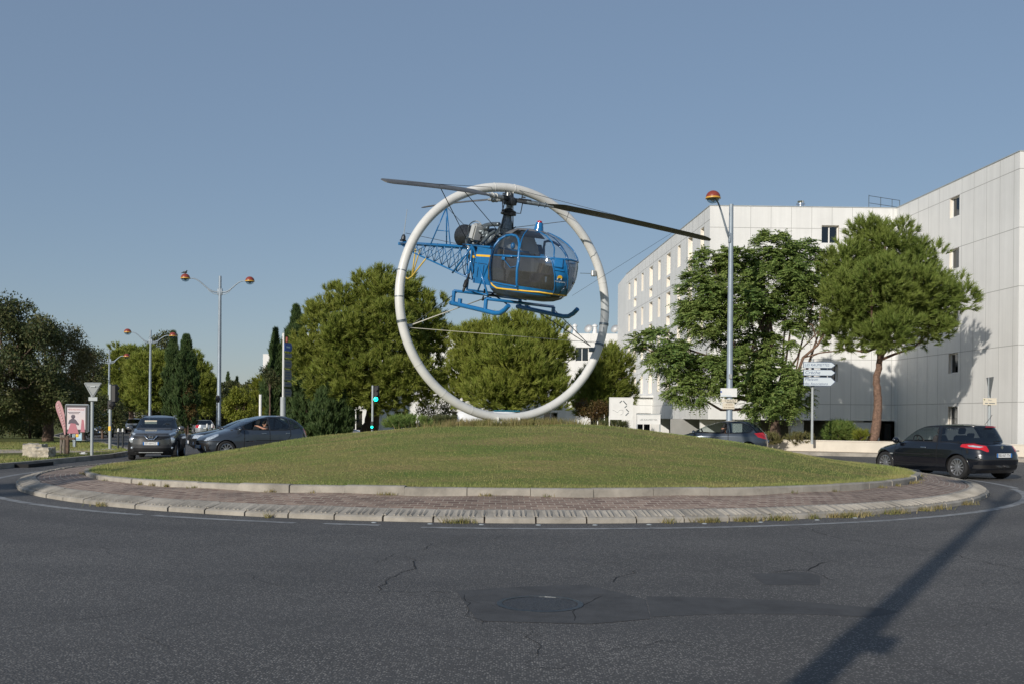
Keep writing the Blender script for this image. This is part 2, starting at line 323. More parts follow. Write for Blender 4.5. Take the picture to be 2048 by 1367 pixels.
class MB:
    def __init__(s): s.v = []; s.f = []
    def add(s, v, f, mx=None):
        n = len(s.v)
        s.v += [tuple(mx @ Vector(p)) if mx is not None else tuple(p) for p in v]
        s.f += [tuple(i+n for i in q) for q in f]; return s
    def box(s, c, d, mx=None, rz=0, bev=0):
        x, y, z = d[0]/2, d[1]/2, d[2]/2
        T = Matrix.Translation(c) @ Matrix.Rotation(rz, 4, 'Z')
        if mx is not None: T = mx @ T
        if bev:
            b = min(bev, x*.95, y*.95, z*.95); v = []
            for sx in (-1, 1):
                for sy in (-1, 1):
                    for sz in (-1, 1):
                        v += [(sx*(x-b), sy*(y-b), sz*z), (sx*(x-b), sy*y, sz*(z-b)), (sx*x, sy*(y-b), sz*(z-b))]
            import itertools
            bm = __import__('bmesh').new()
            for p in v: bm.verts.new(p)
            r = __import__('bmesh').ops.convex_hull(bm, input=bm.verts)
            bm.verts.index_update()
            s.add([q.co.copy() for q in bm.verts], [[q.index for q in g.verts] for g in bm.faces], T); bm.free(); return s
        v = [(-x, -y, -z), (x, -y, -z), (x, y, -z), (-x, y, -z), (-x, -y, z), (x, -y, z), (x, y, z), (-x, y, z)]
        return s.add(v, [(0, 3, 2, 1), (4, 5, 6, 7), (0, 1, 5, 4), (1, 2, 6, 5), (2, 3, 7, 6), (3, 0, 4, 7)], T)
    def tube(s, pts, r, n=8, closed=False):
        pts = [Vector(p) for p in pts]; m = len(pts); rs = r if isinstance(r, (list, tuple)) else [r]*m
        n0 = len(s.v); prev = None
        for i, p in enumerate(pts):
            if closed: t = (pts[(i+1) % m]-pts[i-1])
            else: t = pts[min(i+1, m-1)]-pts[max(i-1, 0)]
            t.normalize()
            a = prev if prev is not None else (Vector((0, 0, 1)) if abs(t.z) < .9 else Vector((1, 0, 0)))
            a = (a-t*a.dot(t)).normalized(); prev = a; b = t.cross(a)
            for k in range(n):
                q = 2*math.pi*k/n; s.v.append(tuple(p+(a*math.cos(q)+b*math.sin(q))*rs[i]))
        for i in range(m if closed else m-1):
            j = (i+1) % m
            for k in range(n):
                l = (k+1) % n; s.f.append((n0+i*n+k, n0+i*n+l, n0+j*n+l, n0+j*n+k))
        if not closed:
            s.f.append(tuple(n0+k for k in range(n))[::-1]); s.f.append(tuple(n0+(m-1)*n+k for k in range(n)))
        return s
    def lathe(s, prof, mx=None, n=24):
        v = []; f = []; m = len(prof)
        for i, (r, z) in enumerate(prof):
            for k in range(n):
                q = 2*math.pi*k/n; v.append((r*math.cos(q), r*math.sin(q), z))
        for i in range(m-1):
            for k in range(n):
                l = (k+1) % n; f.append((i*n+k, i*n+l, (i+1)*n+l, (i+1)*n+k))
        if prof[0][0] > 1e-4: f.append(tuple(range(n))[::-1])
        if prof[-1][0] > 1e-4: f.append(tuple((m-1)*n+k for k in range(n)))
        return s.add(v, f, mx)
    def prism(s, poly, h, mx=None):
        n = len(poly); v = [(x, y, 0) for x, y in poly]+[(x, y, h) for x, y in poly]
        f = [tuple(range(n))[::-1], tuple(range(n, 2*n))]+[(i, (i+1) % n, n+(i+1) % n, n+i) for i in range(n)]
        return s.add(v, f, mx)
    def ball(s, c, r, mx=None, n=14, m=9, lo=-1., hi=1.):
        r = r if isinstance(r, (tuple, list)) else (r, r, r); pr = []
        v = []; f = []
        for i in range(m+1):
            t = math.asin(lo)+(math.asin(hi)-math.asin(lo))*i/m
            for k in range(n):
                q = 2*math.pi*k/n; v.append((c[0]+r[0]*math.cos(t)*math.cos(q), c[1]+r[1]*math.cos(t)*math.sin(q), c[2]+r[2]*math.sin(t)))
        for i in range(m):
            for k in range(n):
                l = (k+1) % n; f.append((i*n+k, i*n+l, (i+1)*n+l, (i+1)*n+k))
        return s.add(v, f, mx)
    def build(s, name, m, parent=None, smooth=False, sharp=None):
        return mesh(name, s.v, s.f, m, parent, smooth, sharp)
def axis(p, d):
    d = Vector(d).normalized(); return Matrix.Translation(p) @ d.to_track_quat('Z', 'Y').to_matrix().to_4x4()
def text(name, s, size, m, parent, mx, ext=.002, bold=0, align='CENTER', shear=0, sx=1):
    cu = bpy.data.curves.new(name, 'FONT'); cu.body = s; cu.size = size; cu.extrude = 0; cu.align_x = align; cu.align_y = 'CENTER'
    cu.offset = 0; cu.shear = shear; cu.resolution_u = 2
    t = bpy.data.objects.new(name, cu); C.objects.link(t)
    me = bpy.data.meshes.new_from_object(t.evaluated_get(bpy.context.evaluated_depsgraph_get()))
    bpy.data.objects.remove(t); me.name = name; me.materials.clear(); me.materials.append(M[m])
    me.transform(mx @ Matrix.Diagonal((sx, 1, 1, 1)))
    return link(bpy.data.objects.new(name, me), parent)
def copy_tree(o, parent=None):
    c = o.copy(); C.objects.link(c)
    if parent is not None: c.parent = parent
    for ch in list(o.children): copy_tree(ch, c)
    return c
# front-facing sheet frame: local x to the right as seen, y up, z towards the viewer
FRONT = Matrix.Rotation(R_(90), 4, 'X')
# ------------------------------------------------------------- ground, road, island
def grid(name, x0, x1, y0, y1, st, m, zf, k='structure'):
    xs = np.arange(x0, x1+.01, st); ys = np.arange(y0, y1+.01, st)
    v = [(x, y, zf(x, y)) for y in ys for x in xs]; n = len(xs)
    a = np.arange((len(ys)-1)*(n-1)); i = a//(n-1)*n+a % (n-1)
    f = np.stack([i, i+1, i+1+n, i+n], -1)
    return kind(mesh(name, v, f, m, smooth=True), k)
def Zf(x, y): return G(x, y)
def poly_sheet(name, polys, m, dz, step=2.0, k='structure', sub=True):
    """flat polygon draped on the terrain dz above it"""
    bm = __import__('bmesh').new(); bmo = __import__('bmesh').ops
    for p in polys:
        bm.faces.new([bm.verts.new((x, y, 0)) for x, y in p])
    if sub:
        xs = [v.co.x for v in bm.verts]; ys = [v.co.y for v in bm.verts]
        for lo, hi, no in ((min(xs), max(xs), (1, 0, 0)), (min(ys), max(ys), (0, 1, 0))):
            c = math.floor(lo/step)*step+step
            while c < hi:
                co = (c, 0, 0) if no[0] else (0, c, 0)
                bmo.bisect_plane(bm, geom=bm.verts[:]+bm.edges[:]+bm.faces[:], plane_co=co, plane_no=no); c += step
    for v in bm.verts: v.co.z = G(v.co.x, v.co.y)+dz
    me = bpy.data.meshes.new(name); bm.to_mesh(me); bm.free(); me.materials.append(M[m])
    return kind(link(bpy.data.objects.new(name, me)), k)
# base ground: open terrain to the horizon
xs = [-1500, -600, -300, -160]+list(range(-100, 101, 2))+[160, 300, 600, 1500]
ys = [-300, -100, -40]+list(range(-20, 141, 2))+[200, 320, 600, 1500]
v = [(x, y, G(x, y)-.05) for y in ys for x in xs]; n = len(xs)
f = [(j*n+i, j*n+i+1, (j+1)*n+i+1, (j+1)*n+i) for j in range(len(ys)-1) for i in range(n-1)]
kind(mesh('ground', v, f, 'lawn_flat', smooth=True))
def arc(r, a0, a1, n, cx=CX, cy=CY):
    return [(cx+r*math.cos(R_(a0+(a1-a0)*i/n)), cy+r*math.sin(R_(a0+(a1-a0)*i/n))) for i in range(n+1)]
RR = 19.6
def KL(t):   # left kerb line of the roundabout road and the leg that leaves to the back left
    pts = [(-24, -12), (-17, 10), (-14.3, 22), (-13.8, 28), (-13.7, 34.0), (-14.3, 37.5), (-15.7, 40.5), (-19, 46.5), (-24.5, 56), (-36, 78), (-52, 120)]
    return pts
left = KL(0)
right = [(24, -12), (24, 20), (22.4, 31), (20.3, 36.5), (16.5, 40.9), (11, 43.4), (3, 44.6), (-1.5, 45.2), (-6.2, 45.5), (-11, 51), (-16, 60), (-25, 79), (-40, 120)]
poly_sheet('road', [left+right[::-1]], 'asphalt', 0.0)
# outer kerb of the island: stones with open joints and anti-slip ridges on the sloping face
kb = MB(); NS = 95
for i in range(NS):
    a0 = 2*math.pi*(i+.018)/NS; a1 = 2*math.pi*(i+.982)/NS; q = 5
    jt = random.uniform(-.012, .012); zj = random.uniform(-.006, .008); n0 = len(kb.v)
    prof = [(RO+jt, -.05), (RO+jt, .055), (RO-.03+jt, .075), (RI+.05+jt, .155), (RI+jt, .16), (RI+jt, -.05)]
    for k in range(q+1):
        a = a0+(a1-a0)*k/q
        for (r, z) in prof:
            x = CX+r*math.cos(a); y = CY+r*math.sin(a); kb.v.append((x, y, G(x, y)+z+(zj if z > 0 else 0)))
    p = len(prof)
    for k in range(q):
        for j in range(p-1): kb.f.append((n0+k*p+j, n0+(k+1)*p+j, n0+(k+1)*p+j+1, n0+k*p+j+1))
    kb.f.append(tuple(n0+j for j in range(p))); kb.f.append(tuple(n0+q*p+j for j in range(p))[::-1])
    for k in range(4):            # ridges in pairs
        for dd in (-.011, .011):
            a = a0+(a1-a0)*(k+.5)/4+dd
            tt = 1.0; n1 = len(kb.v)
            for (r, z, hw) in ((RO-.05, .088, .0016), (RO-.30, .148, .0046)):
                for (s_, dz) in ((-1, 0), (0, .02), (1, 0)):
                    x = CX+(r+jt)*math.cos(a+s_*hw); y = CY+(r+jt)*math.sin(a+s_*hw); kb.v.append((x, y, G(x, y)+z+dz+zj-.004))
            kb.f += [(n1, n1+3, n1+4, n1+1), (n1+1, n1+4, n1+5, n1+2), (n1, n1+1, n1+2), (n1+3, n1+5, n1+4)]
kind(kb.build('kerb', 'concrete'))
# dark seam under the joints + paved apron
ap = []; uv = []; fa = []; NA = 360; rr = [RI+.34, RI+.33, RI-.002, RI-.3, RI-.6, RG+.1]; zz = [-.03, .03, .142, .19, .25, .285]
for i in range(NA+1):
    a = 2*math.pi*i/NA
    for r, z in zip(rr, zz):
        x = CX+r*math.cos(a); y = CY+r*math.sin(a); ap.append((x, y, G(x, y)+KZ(x, z)+.012*math.sin(a*23+r*5)*(z > .15))); uv.append((a*RI, r))
k = len(rr)
for i in range(NA):
    for j in range(k-1): fa.append((i*k+j, (i+1)*k+j, (i+1)*k+j+1, i*k+j+1))
o = kind(mesh('island_paving', ap, fa, 'paving', smooth=True))
ul = o.data.uv_layers.new(name='uv')
for lp in o.data.loops: ul.data[lp.index].uv = uv[lp.vertex_index]
# inner kerb
kb = MB(); NS = 62
for i in range(NS):
    a0 = 2*math.pi*(i+.004)/NS; a1 = 2*math.pi*(i+.996)/NS; q = 5
    jt = random.uniform(-.02, .02); zj = random.uniform(-.012, .015); n0 = len(kb.v)
    prof = [(RG+.12+jt, .1), (RG+.115+jt, .375), (RG+.09+jt, .395), (RG-.02+jt, .40), (RG-.04+jt, .1)]
    for k in range(q+1):
        a = a0+(a1-a0)*k/q
        for (r, z) in prof:
            x = CX+r*math.cos(a); y = CY+r*math.sin(a); kb.v.append((x, y, G(x, y)+KZ(x, z)+(zj+.02 if z > .15 else 0)))
    p = len(prof)
    for k in range(q):
        for j in range(p-1): kb.f.append((n0+k*p+j, n0+(k+1)*p+j, n0+(k+1)*p+j+1, n0+k*p+j+1))
    kb.f.append(tuple(n0+j for j in range(p))); kb.f.append(tuple(n0+q*p+j for j in range(p))[::-1])
kind(kb.build('inner_kerb', 'concrete'))
# grass mound
def MZ(x, y):
    r = math.hypot(x-CX, y-CY)
    if r > RG: return G(x, y)+KZ(x, .36)
    sh = .75*(1-r/RG); r2 = min(RG, math.hypot(x-CX-sh, y-CY))
    zr = KZ(CX+(x-CX)*RG/max(r, .01), .385)-.005; z = zr+(1.36-zr)*(1-(r2/RG)**2.1)**1.42
    z += .03*math.sin(x*1.3+y*.7)*math.sin(y*1.1-x*.4)*min(1, (RG-r)/1.5)
    return z+G(x, y)*(r/RG)**2
mv = [(CX, CY, MZ(CX, CY))]; mf = []; NR, NT = 60, 240
for i in range(1, NR+1):
    r = RG*i/NR
    for k in range(NT):
        a = 2*math.pi*k/NT; x = CX+r*math.cos(a); y = CY+r*math.sin(a); mv.append((x, y, MZ(x, y)))
for k in range(NT): mf.append((0, 1+k, 1+(k+1) % NT))
for i in range(NR-1):
    for k in range(NT):
        l = (k+1) % NT; mf.append((1+i*NT+k, 1+(i+1)*NT+k, 1+(i+1)*NT+l, 1+i*NT+l))
kind(mesh('mound', mv, mf, 'lawn', smooth=True))
def blades(name, pts, hgt, wid, m, lean=.5, parent=None):
    n = len(pts); P = np.asarray(pts, dtype=float); a = rng.uniform(0, 2*np.pi, n)
    d = np.stack([np.cos(a), np.sin(a), np.zeros(n)], -1)
    h = hgt*rng.uniform(.5, 1.3, n)[:, None]; b = rng.uniform(0, 2*np.pi, n); ln = lean*rng.uniform(0, 1, n)
    t = P+np.stack([np.cos(b)*ln, np.sin(b)*ln, np.ones(n)], -1)*h
    V = np.stack([P-d*wid/2, P+d*wid/2, t], 1).reshape(-1, 3)
    return kind(mesh(name, V, np.arange(3*n).reshape(-1, 3), m, parent), 'stuff')
pts = []
while len(pts) < 110000:
    a = random.uniform(0, 2*math.pi); r = RG*math.sqrt(random.random())
    if math.sin(a) > .45 and r > 4 and random.random() < .7: continue
    x = CX+r*math.cos(a); y = CY+r*math.sin(a); pts.append((x, y, MZ(x, y)-.01))
blades('grass', pts, .036, .012, 'grass_blade', .9)
pts = []
for i in range(26000):                       # thicker rim of grass along the inner kerb
    a = random.uniform(math.pi*.9, math.pi*2.1); r = RG-abs(random.gauss(0, .16))+random.choice((0, 0, 0, .06))
    x = CX+r*math.cos(a); y = CY+r*math.sin(a); pts.append((x, y, MZ(x, y)))
blades('grass_fringe', pts, .065, .013, 'grass_blade', .9)
pts = []
for i in range(5000):                        # taller tufts at the foot of the ring
    x = random.gauss(-.1, .9); y = 25.3+x*.45+random.gauss(0, .35); pts.append((x, y, MZ(x, y)))
blades('tall_grass', pts, .17, .014, 'weed', .7)
def tufts(name, spots, m='weed', per=70, h=.12, sp=.12):
    pts = []
    for x, y, s in spots:
        for i in range(int(per*s)):
            px = x+random.gauss(0, sp*s); py = y+random.gauss(0, .05); pts.append((px, py, G(px, py)+.0))
    return blades(name, pts, h, .013, m, 1.0)
sp = []
for pxx, s in ((915, .8), (935, .6), (1338, .5), (1410, .8), (1428, .6), (1487, .9), (1500, .7), (1552, 1.2), (1566, .9), (1630, .5), (1672, 1.1), (1690, 1.2), (1708, .9), (1730, .7), (1780, .8), (1800, .8), (1850, .9), (1880, .7), (1935, .8), (205, .7), (540, .3)):
    u = (pxx-1024)/FPX; a_, b_, c_ = 1+u*u, -2*(u*CX+CY), CX*CX+CY*CY-(RO+.05)**2
    Y = (-b_-math.sqrt(max(b_*b_-4*a_*c_, 0)))/(2*a_); sp.append((u*Y, Y, s))
tufts('kerb_weeds', sp, per=100, h=.09)
sp = []
for i in range(26):
    a = R_(random.uniform(190, 350)); sp.append((CX+(RG+.14)*math.cos(a), CY+(RG+.14)*math.sin(a), random.uniform(.2, .6)))
pts = []
for x, y, s in sp:
    for i in range(int(90*s)):
        px = x+random.gauss(0, .14*s); py = y+random.gauss(0, .03); pts.append((px, py, G(px, py)+KZ(px, .28)))
blades('joint_weeds', pts, .06, .012, 'weed', 1.0)
# painted edge line around the island (worn), cracks, patch, manhole
def ring_strip(r0, r1, a0, a1, n, dz):
    v = []; f = []
    for i in range(n+1):
        a = R_(a0+(a1-a0)*i/n)
        for r in (r0, r1+.04):
            x = CX+r*math.cos(a); y = CY+r*math.sin(a); v.append((x, y, G(x, y)+dz))
    for i in range(n): f.append((2*i, 2*i+1, 2*i+3, 2*i+2))
    return v, f
mk = MB()
for a0, a1, r in ((213, 243, .55), (244, 256, .50), (258, 262, .47), (265, 345, .62), (346, 380, .75), (150, 211, .6)):
    vv, ff = ring_strip(RO+r, RO+r+.12, a0, a1, max(6, int((a1-a0)*2)), .004); mk.add(vv, ff)
kind(mk.build('edge_line', 'road_paint'))
def gp(px, py, dz=0.004):
    u = px-1024; v = 832-py; Y = (H-dz)*FPX/-(v+ROLL*u)
    for _ in range(5):
        z = G(0, Y)+dz; Y = (H-z)*FPX/-(v+ROLL*u)
    return (u-ROLL*v)/FPX*Y, Y
def ribbon(mb, pxs, wd, dz=.005, jit=.02):
    P = [Vector((*gp(*p), 0)) for p in pxs]; Q = []
    for a, b in zip(P[:-1], P[1:]):
        n = max(2, int((b-a).length/.12))
        for i in range(n): Q.append(a.lerp(b, i/n)+Vector((random.gauss(0, jit), random.gauss(0, jit), 0)))
    Q.append(P[-1]); L = []
    for i, p in enumerate(Q):
        t = (Q[min(i+1, len(Q)-1)]-Q[max(i-1, 0)]).normalized(); nn = Vector((-t.y, t.x, 0))*wd*random.uniform(.25, 1)/2
        if i in (0, len(Q)-1): nn *= .2
        L.append((p+nn, p-nn))
    n0 = len(mb.v)
    for a, b in L:
        for q in (a, b): mb.v.append((q.x, q.y, G(q.x, q.y)+dz))
    for i in range(len(L)-1): mb.f.append((n0+2*i, n0+2*i+1, n0+2*i+3, n0+2*i+2))
cr = MB()
rc = random.Random(11)
fine = []
for i in range(34):
    x, y = rc.uniform(0, 2048), rc.uniform(1075, 1350); a = rc.uniform(-.5, .5); pl = [(x, y)]
    for k in range(rc.randint(2, 5)): x += rc.uniform(20, 60); y += a*14+rc.uniform(-9, 9); pl.append((x, max(1070, y)))
    fine.append((pl, .009))
for ln, wd in (*fine, ([(750, 1182), (765, 1160), (822, 1138), (826, 1118), (808, 1110)], .03), ([(755, 1125), (790, 1105)], .016), ([(845, 1098), (862, 1085)], .014),
               ([(640, 1183), (740, 1184), (830, 1182), (916, 1184)], .022), ([(1215, 1162), (1250, 1150), (1275, 1138)], .022),
               ([(1604, 1053), (1660, 1072), (1760, 1087), (1890, 1104), (1960, 1120), (2060, 1140)], .026), ([(1488, 1144), (1560, 1140), (1616, 1138), (1640, 1127), (1660, 1122)], .03),
               ([(1540, 1085), (1600, 1095), (1656, 1119), (1700, 1130), (1810, 1136)], .016), ([(1616, 1138), (1650, 1150), (1680, 1162)], .016),
               ([(1860, 1174), (1960, 1168), (2060, 1162)], .014), ([(1050, 1255), (1070, 1300), (1062, 1335)], .012), ([(1990, 1060), (2060, 1078)], .016),
               ([(0, 1262), (110, 1240), (240, 1228), (340, 1206)], .014), ([(180, 1088), (210, 1094), (222, 1110)], .012), ([(918, 1184), (935, 1210), (945, 1236), (960, 1250)], .016),
               ([(1143, 1240), (1150, 1222), (1163, 1206), (1205, 1190)], .018), ([(990, 1078), (1010, 1066)], .01)):
    ribbon(cr, ln, wd*.55, jit=.03)
kind(cr.build('road_cracks', 'crack'))
poly_sheet('road_patch', [[gp(*p) for p in ((912, 1180), (1030, 1172), (1170, 1167), (1190, 1172), (1230, 1182), (1290, 1196), (1300, 1236), (1180, 1246), (955, 1240), (935, 1212))]], 'patch_dark', .003, sub=False)
poly_sheet('road_seam', [[gp(*p) for p in ((1292, 1190), (1420, 1193), (1560, 1198), (1760, 1214), (1800, 1222), (1740, 1232), (1600, 1226), (1440, 1226), (1302, 1232))]], 'patch_dark', .0022, sub=False)
poly_sheet('small_road_patch', [[gp(*p) for p in ((1500, 1146), (1612, 1142), (1640, 1150), (1640, 1168), (1530, 1168))]], 'patch_dark', .0022, sub=False)
mh = thing('manhole_cover', 'round cast iron manhole cover sunk in a dark asphalt patch', 'manhole cover', (*gp(1080, 1206), 0))
cv = MB(); cv.lathe([(.30, -.02), (.30, .004), (.0, .006)], n=40); cv.build('cover', 'cast_iron', mh)
rg = MB(); rg.lathe([(.36, -.01), (.36, .007), (.315, .009), (.308, -.01)], n=40); rg.build('frame', 'dark_metal', mh)
# small pale studs glued along the road edge
for i, px_ in enumerate((750, 862, 965, 1079, 1192, 1300, 1411, 1523, 1636, 1712)):
    u = (px_-1024)/FPX; a_, b_, c_ = 1+u*u, -2*(u*CX+CY), CX*CX+CY*CY-(RO+.22)**2
    Y = (-b_-math.sqrt(b_*b_-4*a_*c_))/(2*a_)
    o = MB().ball((0, 0, 0), (.04, .04, .012), lo=0, n=12, m=4).build('road_stud', 'pole_light', smooth=True)
    o.location = (u*Y, Y, G(u*Y, Y)); tag(o, 'small round white road stud on the asphalt at the kerb', 'road stud', 'road studs along the island kerb')
# pavements: left verge kerb, sandy path, pavement before the planter wall
def kerb_line(name, pts, h=.14, wd=.16, m='concrete'):
    mb = MB(); P = [Vector((x, y, 0)) for x, y in pts]; Q = []
    for a, b in zip(P[:-1], P[1:]):
        n = max(1, int((b-a).length)); Q += [a.lerp(b, i/n) for i in range(n)]
    Q.append(P[-1]); S = []
    for i, p in enumerate(Q):
        t = (Q[min(i+1, len(Q)-1)]-Q[max(i-1, 0)]).normalized(); nn = Vector((-t.y, t.x, 0))*wd/2; g = G(p.x, p.y)
        S.append([(p+nn)+Vector((0, 0, g-.05)), (p+nn)+Vector((0, 0, g+h)), (p-nn)+Vector((0, 0, g+h)), (p-nn)+Vector((0, 0, g-.05))])
    for s in S: mb.v += [tuple(q) for q in s]
    for i in range(len(S)-1):
        for j in range(3): mb.f.append((4*i+j, 4*i+j+1, 4*i+5+j, 4*i+4+j))
    mb.f += [(0, 1, 2, 3), tuple(4*(len(S)-1)+j for j in (3, 2, 1, 0))]
    return kind(mb.build(name, m))
kerb_line('verge_kerb', left[1:])
kerb_line('far_kerb', right[1:])
poly_sheet('verge', [[(-60, 12)]+[(x-.09, y) for x, y in left[1:-1]]+[(-60, 100)]], 'lawn_flat', .12)
poly_sheet('path', [[(-60, 32.0), (-20, 32.6), (-15.6, 35.4), (-14.6, 36.9), (-15.9, 40.2), (-17.4, 39.4), (-21, 36.0), (-60, 35.2)]], 'path_sand', .126, sub=True)
poly_sheet('pavement', [[(24.1, 20), (22.5, 31), (20.4, 36.6), (16.6, 41), (11.1, 43.5), (3, 44.7), (3, 48), (11.5, 46.8), (17.8, 43.9), (21.8, 39.9), (26, 38), (40, 36), (40, 20)]], 'path_sand', .11)
pts = []
for i in range(34000):
    y = random.uniform(24, 47); x = np.interp(y, [10, 22, 28, 34, 37.5, 40.5, 46.5], [-17, -14.3, -13.8, -13.7, -14.3, -15.7, -19])-.15-abs(random.gauss(0, 4))
    if 32 < y < 36.5 and random.random() < .95: continue
    pts.append((x, y, G(x, y)+.12))
blades('verge_grass', pts, .06, .018, 'grass_blade', .8)
# drain inlet in the verge kerb
o = MB().box((0, 0, .05), (.5, 1.5, .1)).build('storm_drain', 'gap'); o.location = (-13.62, 28.3, G(-16, 29.3)+.0); o.rotation_euler = (0, 0, .0)
tag(o, 'dark storm drain slot in the left roadside kerb', 'storm drain')
# ------------------------------------------------------------- buildings
def facade(root, a, b, z0, z1, wins, m='facade', depth=.32, joints=None, hj=(), frame=True, pane='car_glass_dark', skin_name='wall'):
    a = Vector((*a, 0)); b = Vector((*b, 0)); L = (b-a).length; d = (b-a)/L; n = Vector((d.y, -d.x, 0))     # outward is to the right of a->b
    ss = sorted({0, L}|{w[0] for w in wins}|{w[1] for w in wins}); zz = sorted({z0, z1}|{w[2] for w in wins}|{w[3] for w in wins})
    def P(s, z, o=0): v = a+d*s+n*o; return (v.x, v.y, z)
    mb = MB()
    for s0, s1 in zip(ss[:-1], ss[1:]):
        for q0, q1 in zip(zz[:-1], zz[1:]):
            cs, cz = (s0+s1)/2, (q0+q1)/2
            if any(w[0] < cs < w[1] and w[2] < cz < w[3] for w in wins): continue
            mb.add([P(s0, q0), P(s1, q0), P(s1, q1), P(s0, q1)], [(0, 1, 2, 3)])
    mb.build(skin_name, m, root)
    jb = MB()
    for s in (joints if joints is not None else ()):
        segs = [(z0, z1)]
        for w in wins:
            if w[0]-.02 < s < w[1]+.02: segs = [q for u in segs for q in ((u[0], min(u[1], w[2])), (max(u[0], w[3]), u[1])) if q[1]-q[0] > .02]
        for q0, q1 in segs: jb.add([P(s-.011, q0, .004), P(s+.011, q0, .004), P(s+.011, q1, .004), P(s-.011, q1, .004)], [(0, 1, 2, 3)])
    for z in hj:
        segs = [(0, L)]
        for w in wins:
            if w[2] < z < w[3]: segs = [q for u in segs for q in ((u[0], min(u[1], w[0])), (max(u[0], w[1]), u[1])) if q[1]-q[0] > .02]
        for q0, q1 in segs: jb.add([P(q0, z-.014, .005), P(q1, z-.014, .005), P(q1, z+.014, .005), P(q0, z+.014, .005)], [(0, 1, 2, 3)])
    if jb.f: jb.build('panel_joint', 'joint', root)
    for w in wins:
        s0, s1, q0, q1 = w[:4]; kind_ = w[4] if len(w) > 4 else 'w'; o = -depth
        r = MB(); r.add([P(s0, q0), P(s0, q1), P(s0, q1, o), P(s0, q0, o)], [(0, 1, 2, 3)]); r.add([P(s1, q0), P(s1, q0, o), P(s1, q1, o), P(s1, q1)], [(0, 1, 2, 3)])
        r.add([P(s0, q0), P(s0, q0, o), P(s1, q0, o), P(s1, q0)], [(0, 1, 2, 3)]); r.add([P(s0, q1), P(s1, q1), P(s1, q1, o), P(s0, q1, o)], [(0, 1, 2, 3)])
        win = r.build('window', 'facade_cream', root)
        if kind_ == 'v': # closed recess (service panel)
            MB().add([P(s0, q0, o), P(s1, q0, o), P(s1, q1, o), P(s0, q1, o)], [(0, 1, 2, 3)]).build('shutter', 'facade', win); continue
        fb = MB(); t = .05
        def bar_(u0, u1, v0, v1): fb.add([P(u0, v0, o+.06), P(u1, v0, o+.06), P(u1, v1, o+.06), P(u0, v1, o+.06), P(u0, v0, o), P(u1, v0, o), P(u1, v1, o), P(u0, v1, o)], [(0, 1, 2, 3), (0, 4, 5, 1), (1, 5, 6, 2), (2, 6, 7, 3), (3, 7, 4, 0)])
        bar_(s0, s0+t, q0, q1); bar_(s1-t, s1, q0, q1); bar_(s0+t, s1-t, q0, q0+t); bar_(s0+t, s1-t, q1-t, q1)
        if s1-s0 > .8 and kind_ != 'n': bar_((s0+s1)/2-.035, (s0+s1)/2+.035, q0+t, q1-t)
        if kind_ == 's': bar_(s0+t, s0+t+(s1-s0-2*t)*.45, q0+t, q1-t)
        fb.build('frame', 'win_frame', win)
        pn = MB(); pn.add([P(s0, q0, o+.015), P(s1, q0, o+.015), P(s1, q1, o+.015), P(s0, q1, o+.015)], [(0, 1, 2, 3)]); pn.build('pane', pane, win)
        MB().add([P(s0, q0, o-.25), P(s1, q0, o-.25), P(s1, q1, o-.25), P(s0, q1, o-.25)], [(0, 1, 2, 3)]).build('backing_sheet', 'interior' if kind_ != 'c' else 'backing_sheet', win)  # near-black sheet paints the dark of the room; grey ones are curtains
        if kind_ == 'g':
            g = MB()
            for i in range(5):
                s = s0+(s1-s0)*(i+.5)/5; g.tube([P(s, q0, -.05), P(s, q1, -.05)], .012, 6)
            g.tube([P(s0, (q0+q1)/2, -.05), P(s1, (q0+q1)/2, -.05)], .01, 6); g.build('grille', 'dark_metal', win)
    return P
ZR, ZO = 14.17, 1.5
A0, P0, P1, C1 = (10.0, 88.1), (11.68, 59.3), (22.87, 59.5), (23.70, 46.66)
apt = thing('apartment_building', 'long white panelled apartment building with deep set windows on the right', 'building')
LA = math.hypot(A0[0]-P0[0], A0[1]-P0[1]); wa = []
tops = [13.2, 10.45, 7.7, 4.95]
for sdist, nar in ((27.2, 1), (24.4, 0), (21.2, 1), (17.7, 0), (14.6, 1), (11.4, 0), (8.1, 1), (4.9, 0), (1.8, 1)):
    s = LA-sdist
    for t in tops:
        if nar: wa.append((s-.42, s+.42, t-1.45, t, 's' if random.random() < .7 else 'w'))
        else: wa.append((s-.62, s+.62, t-1.5, t, 's')); wa.append((s-.62, s+.5, t-2.35, t-1.68, 'v'))
facade(apt, A0, P0, ZO, ZR, wa, joints=np.arange(1.2, LA-.5, 1.55), hj=(2.45, 5.12, 7.87, 10.62, 13.37))
wb_ = [(6.70, 7.75, t-1.05, t, 'w') for t in (13.1, 10.35, 7.6, 4.85)]
facade(apt, P0, P1, ZO, ZR, wb_, joints=np.arange(1.22, 11.1, 1.22), hj=(2.45, 5.12, 7.87, 10.62, 12.9))
LC = math.hypot(C1[0]-P1[0], C1[1]-P1[1])
sC = LC*.52
wc = [(6.35, 7.35, t-1.05, t, 'n') for t in (13.35, 10.6, 7.85, 5.1)]+[(6.35, 7.35, 1.05, 2.3, 'g')]
facade(apt, P1, C1, -1.5, ZR, wc, depth=.20, joints=[.4, 1.6, 2.8, 4.0, 5.2, 7.6, 8.8, 10.0, 11.2, 12.4], hj=(2.45, 5.12, 7.87, 10.62, 13.37))
D1 = (C1[0]+26, C1[1]+1.7)
facade(apt, C1, D1, -1.5, ZR, [], joints=np.arange(1.4, 25, 1.4), hj=(2.45, 5.12, 7.87, 10.62, 13.37))
E1 = (D1[0]-1.5, D1[1]+24); E2 = (P1[0]+2, 90.0)
facade(apt, D1, (D1[0], 95), -1.5, ZR, []); facade(apt, (D1[0], 95), (A0[0], 95), -1.5, ZR, []); facade(apt, (A0[0], 95), A0, ZO, ZR, [])
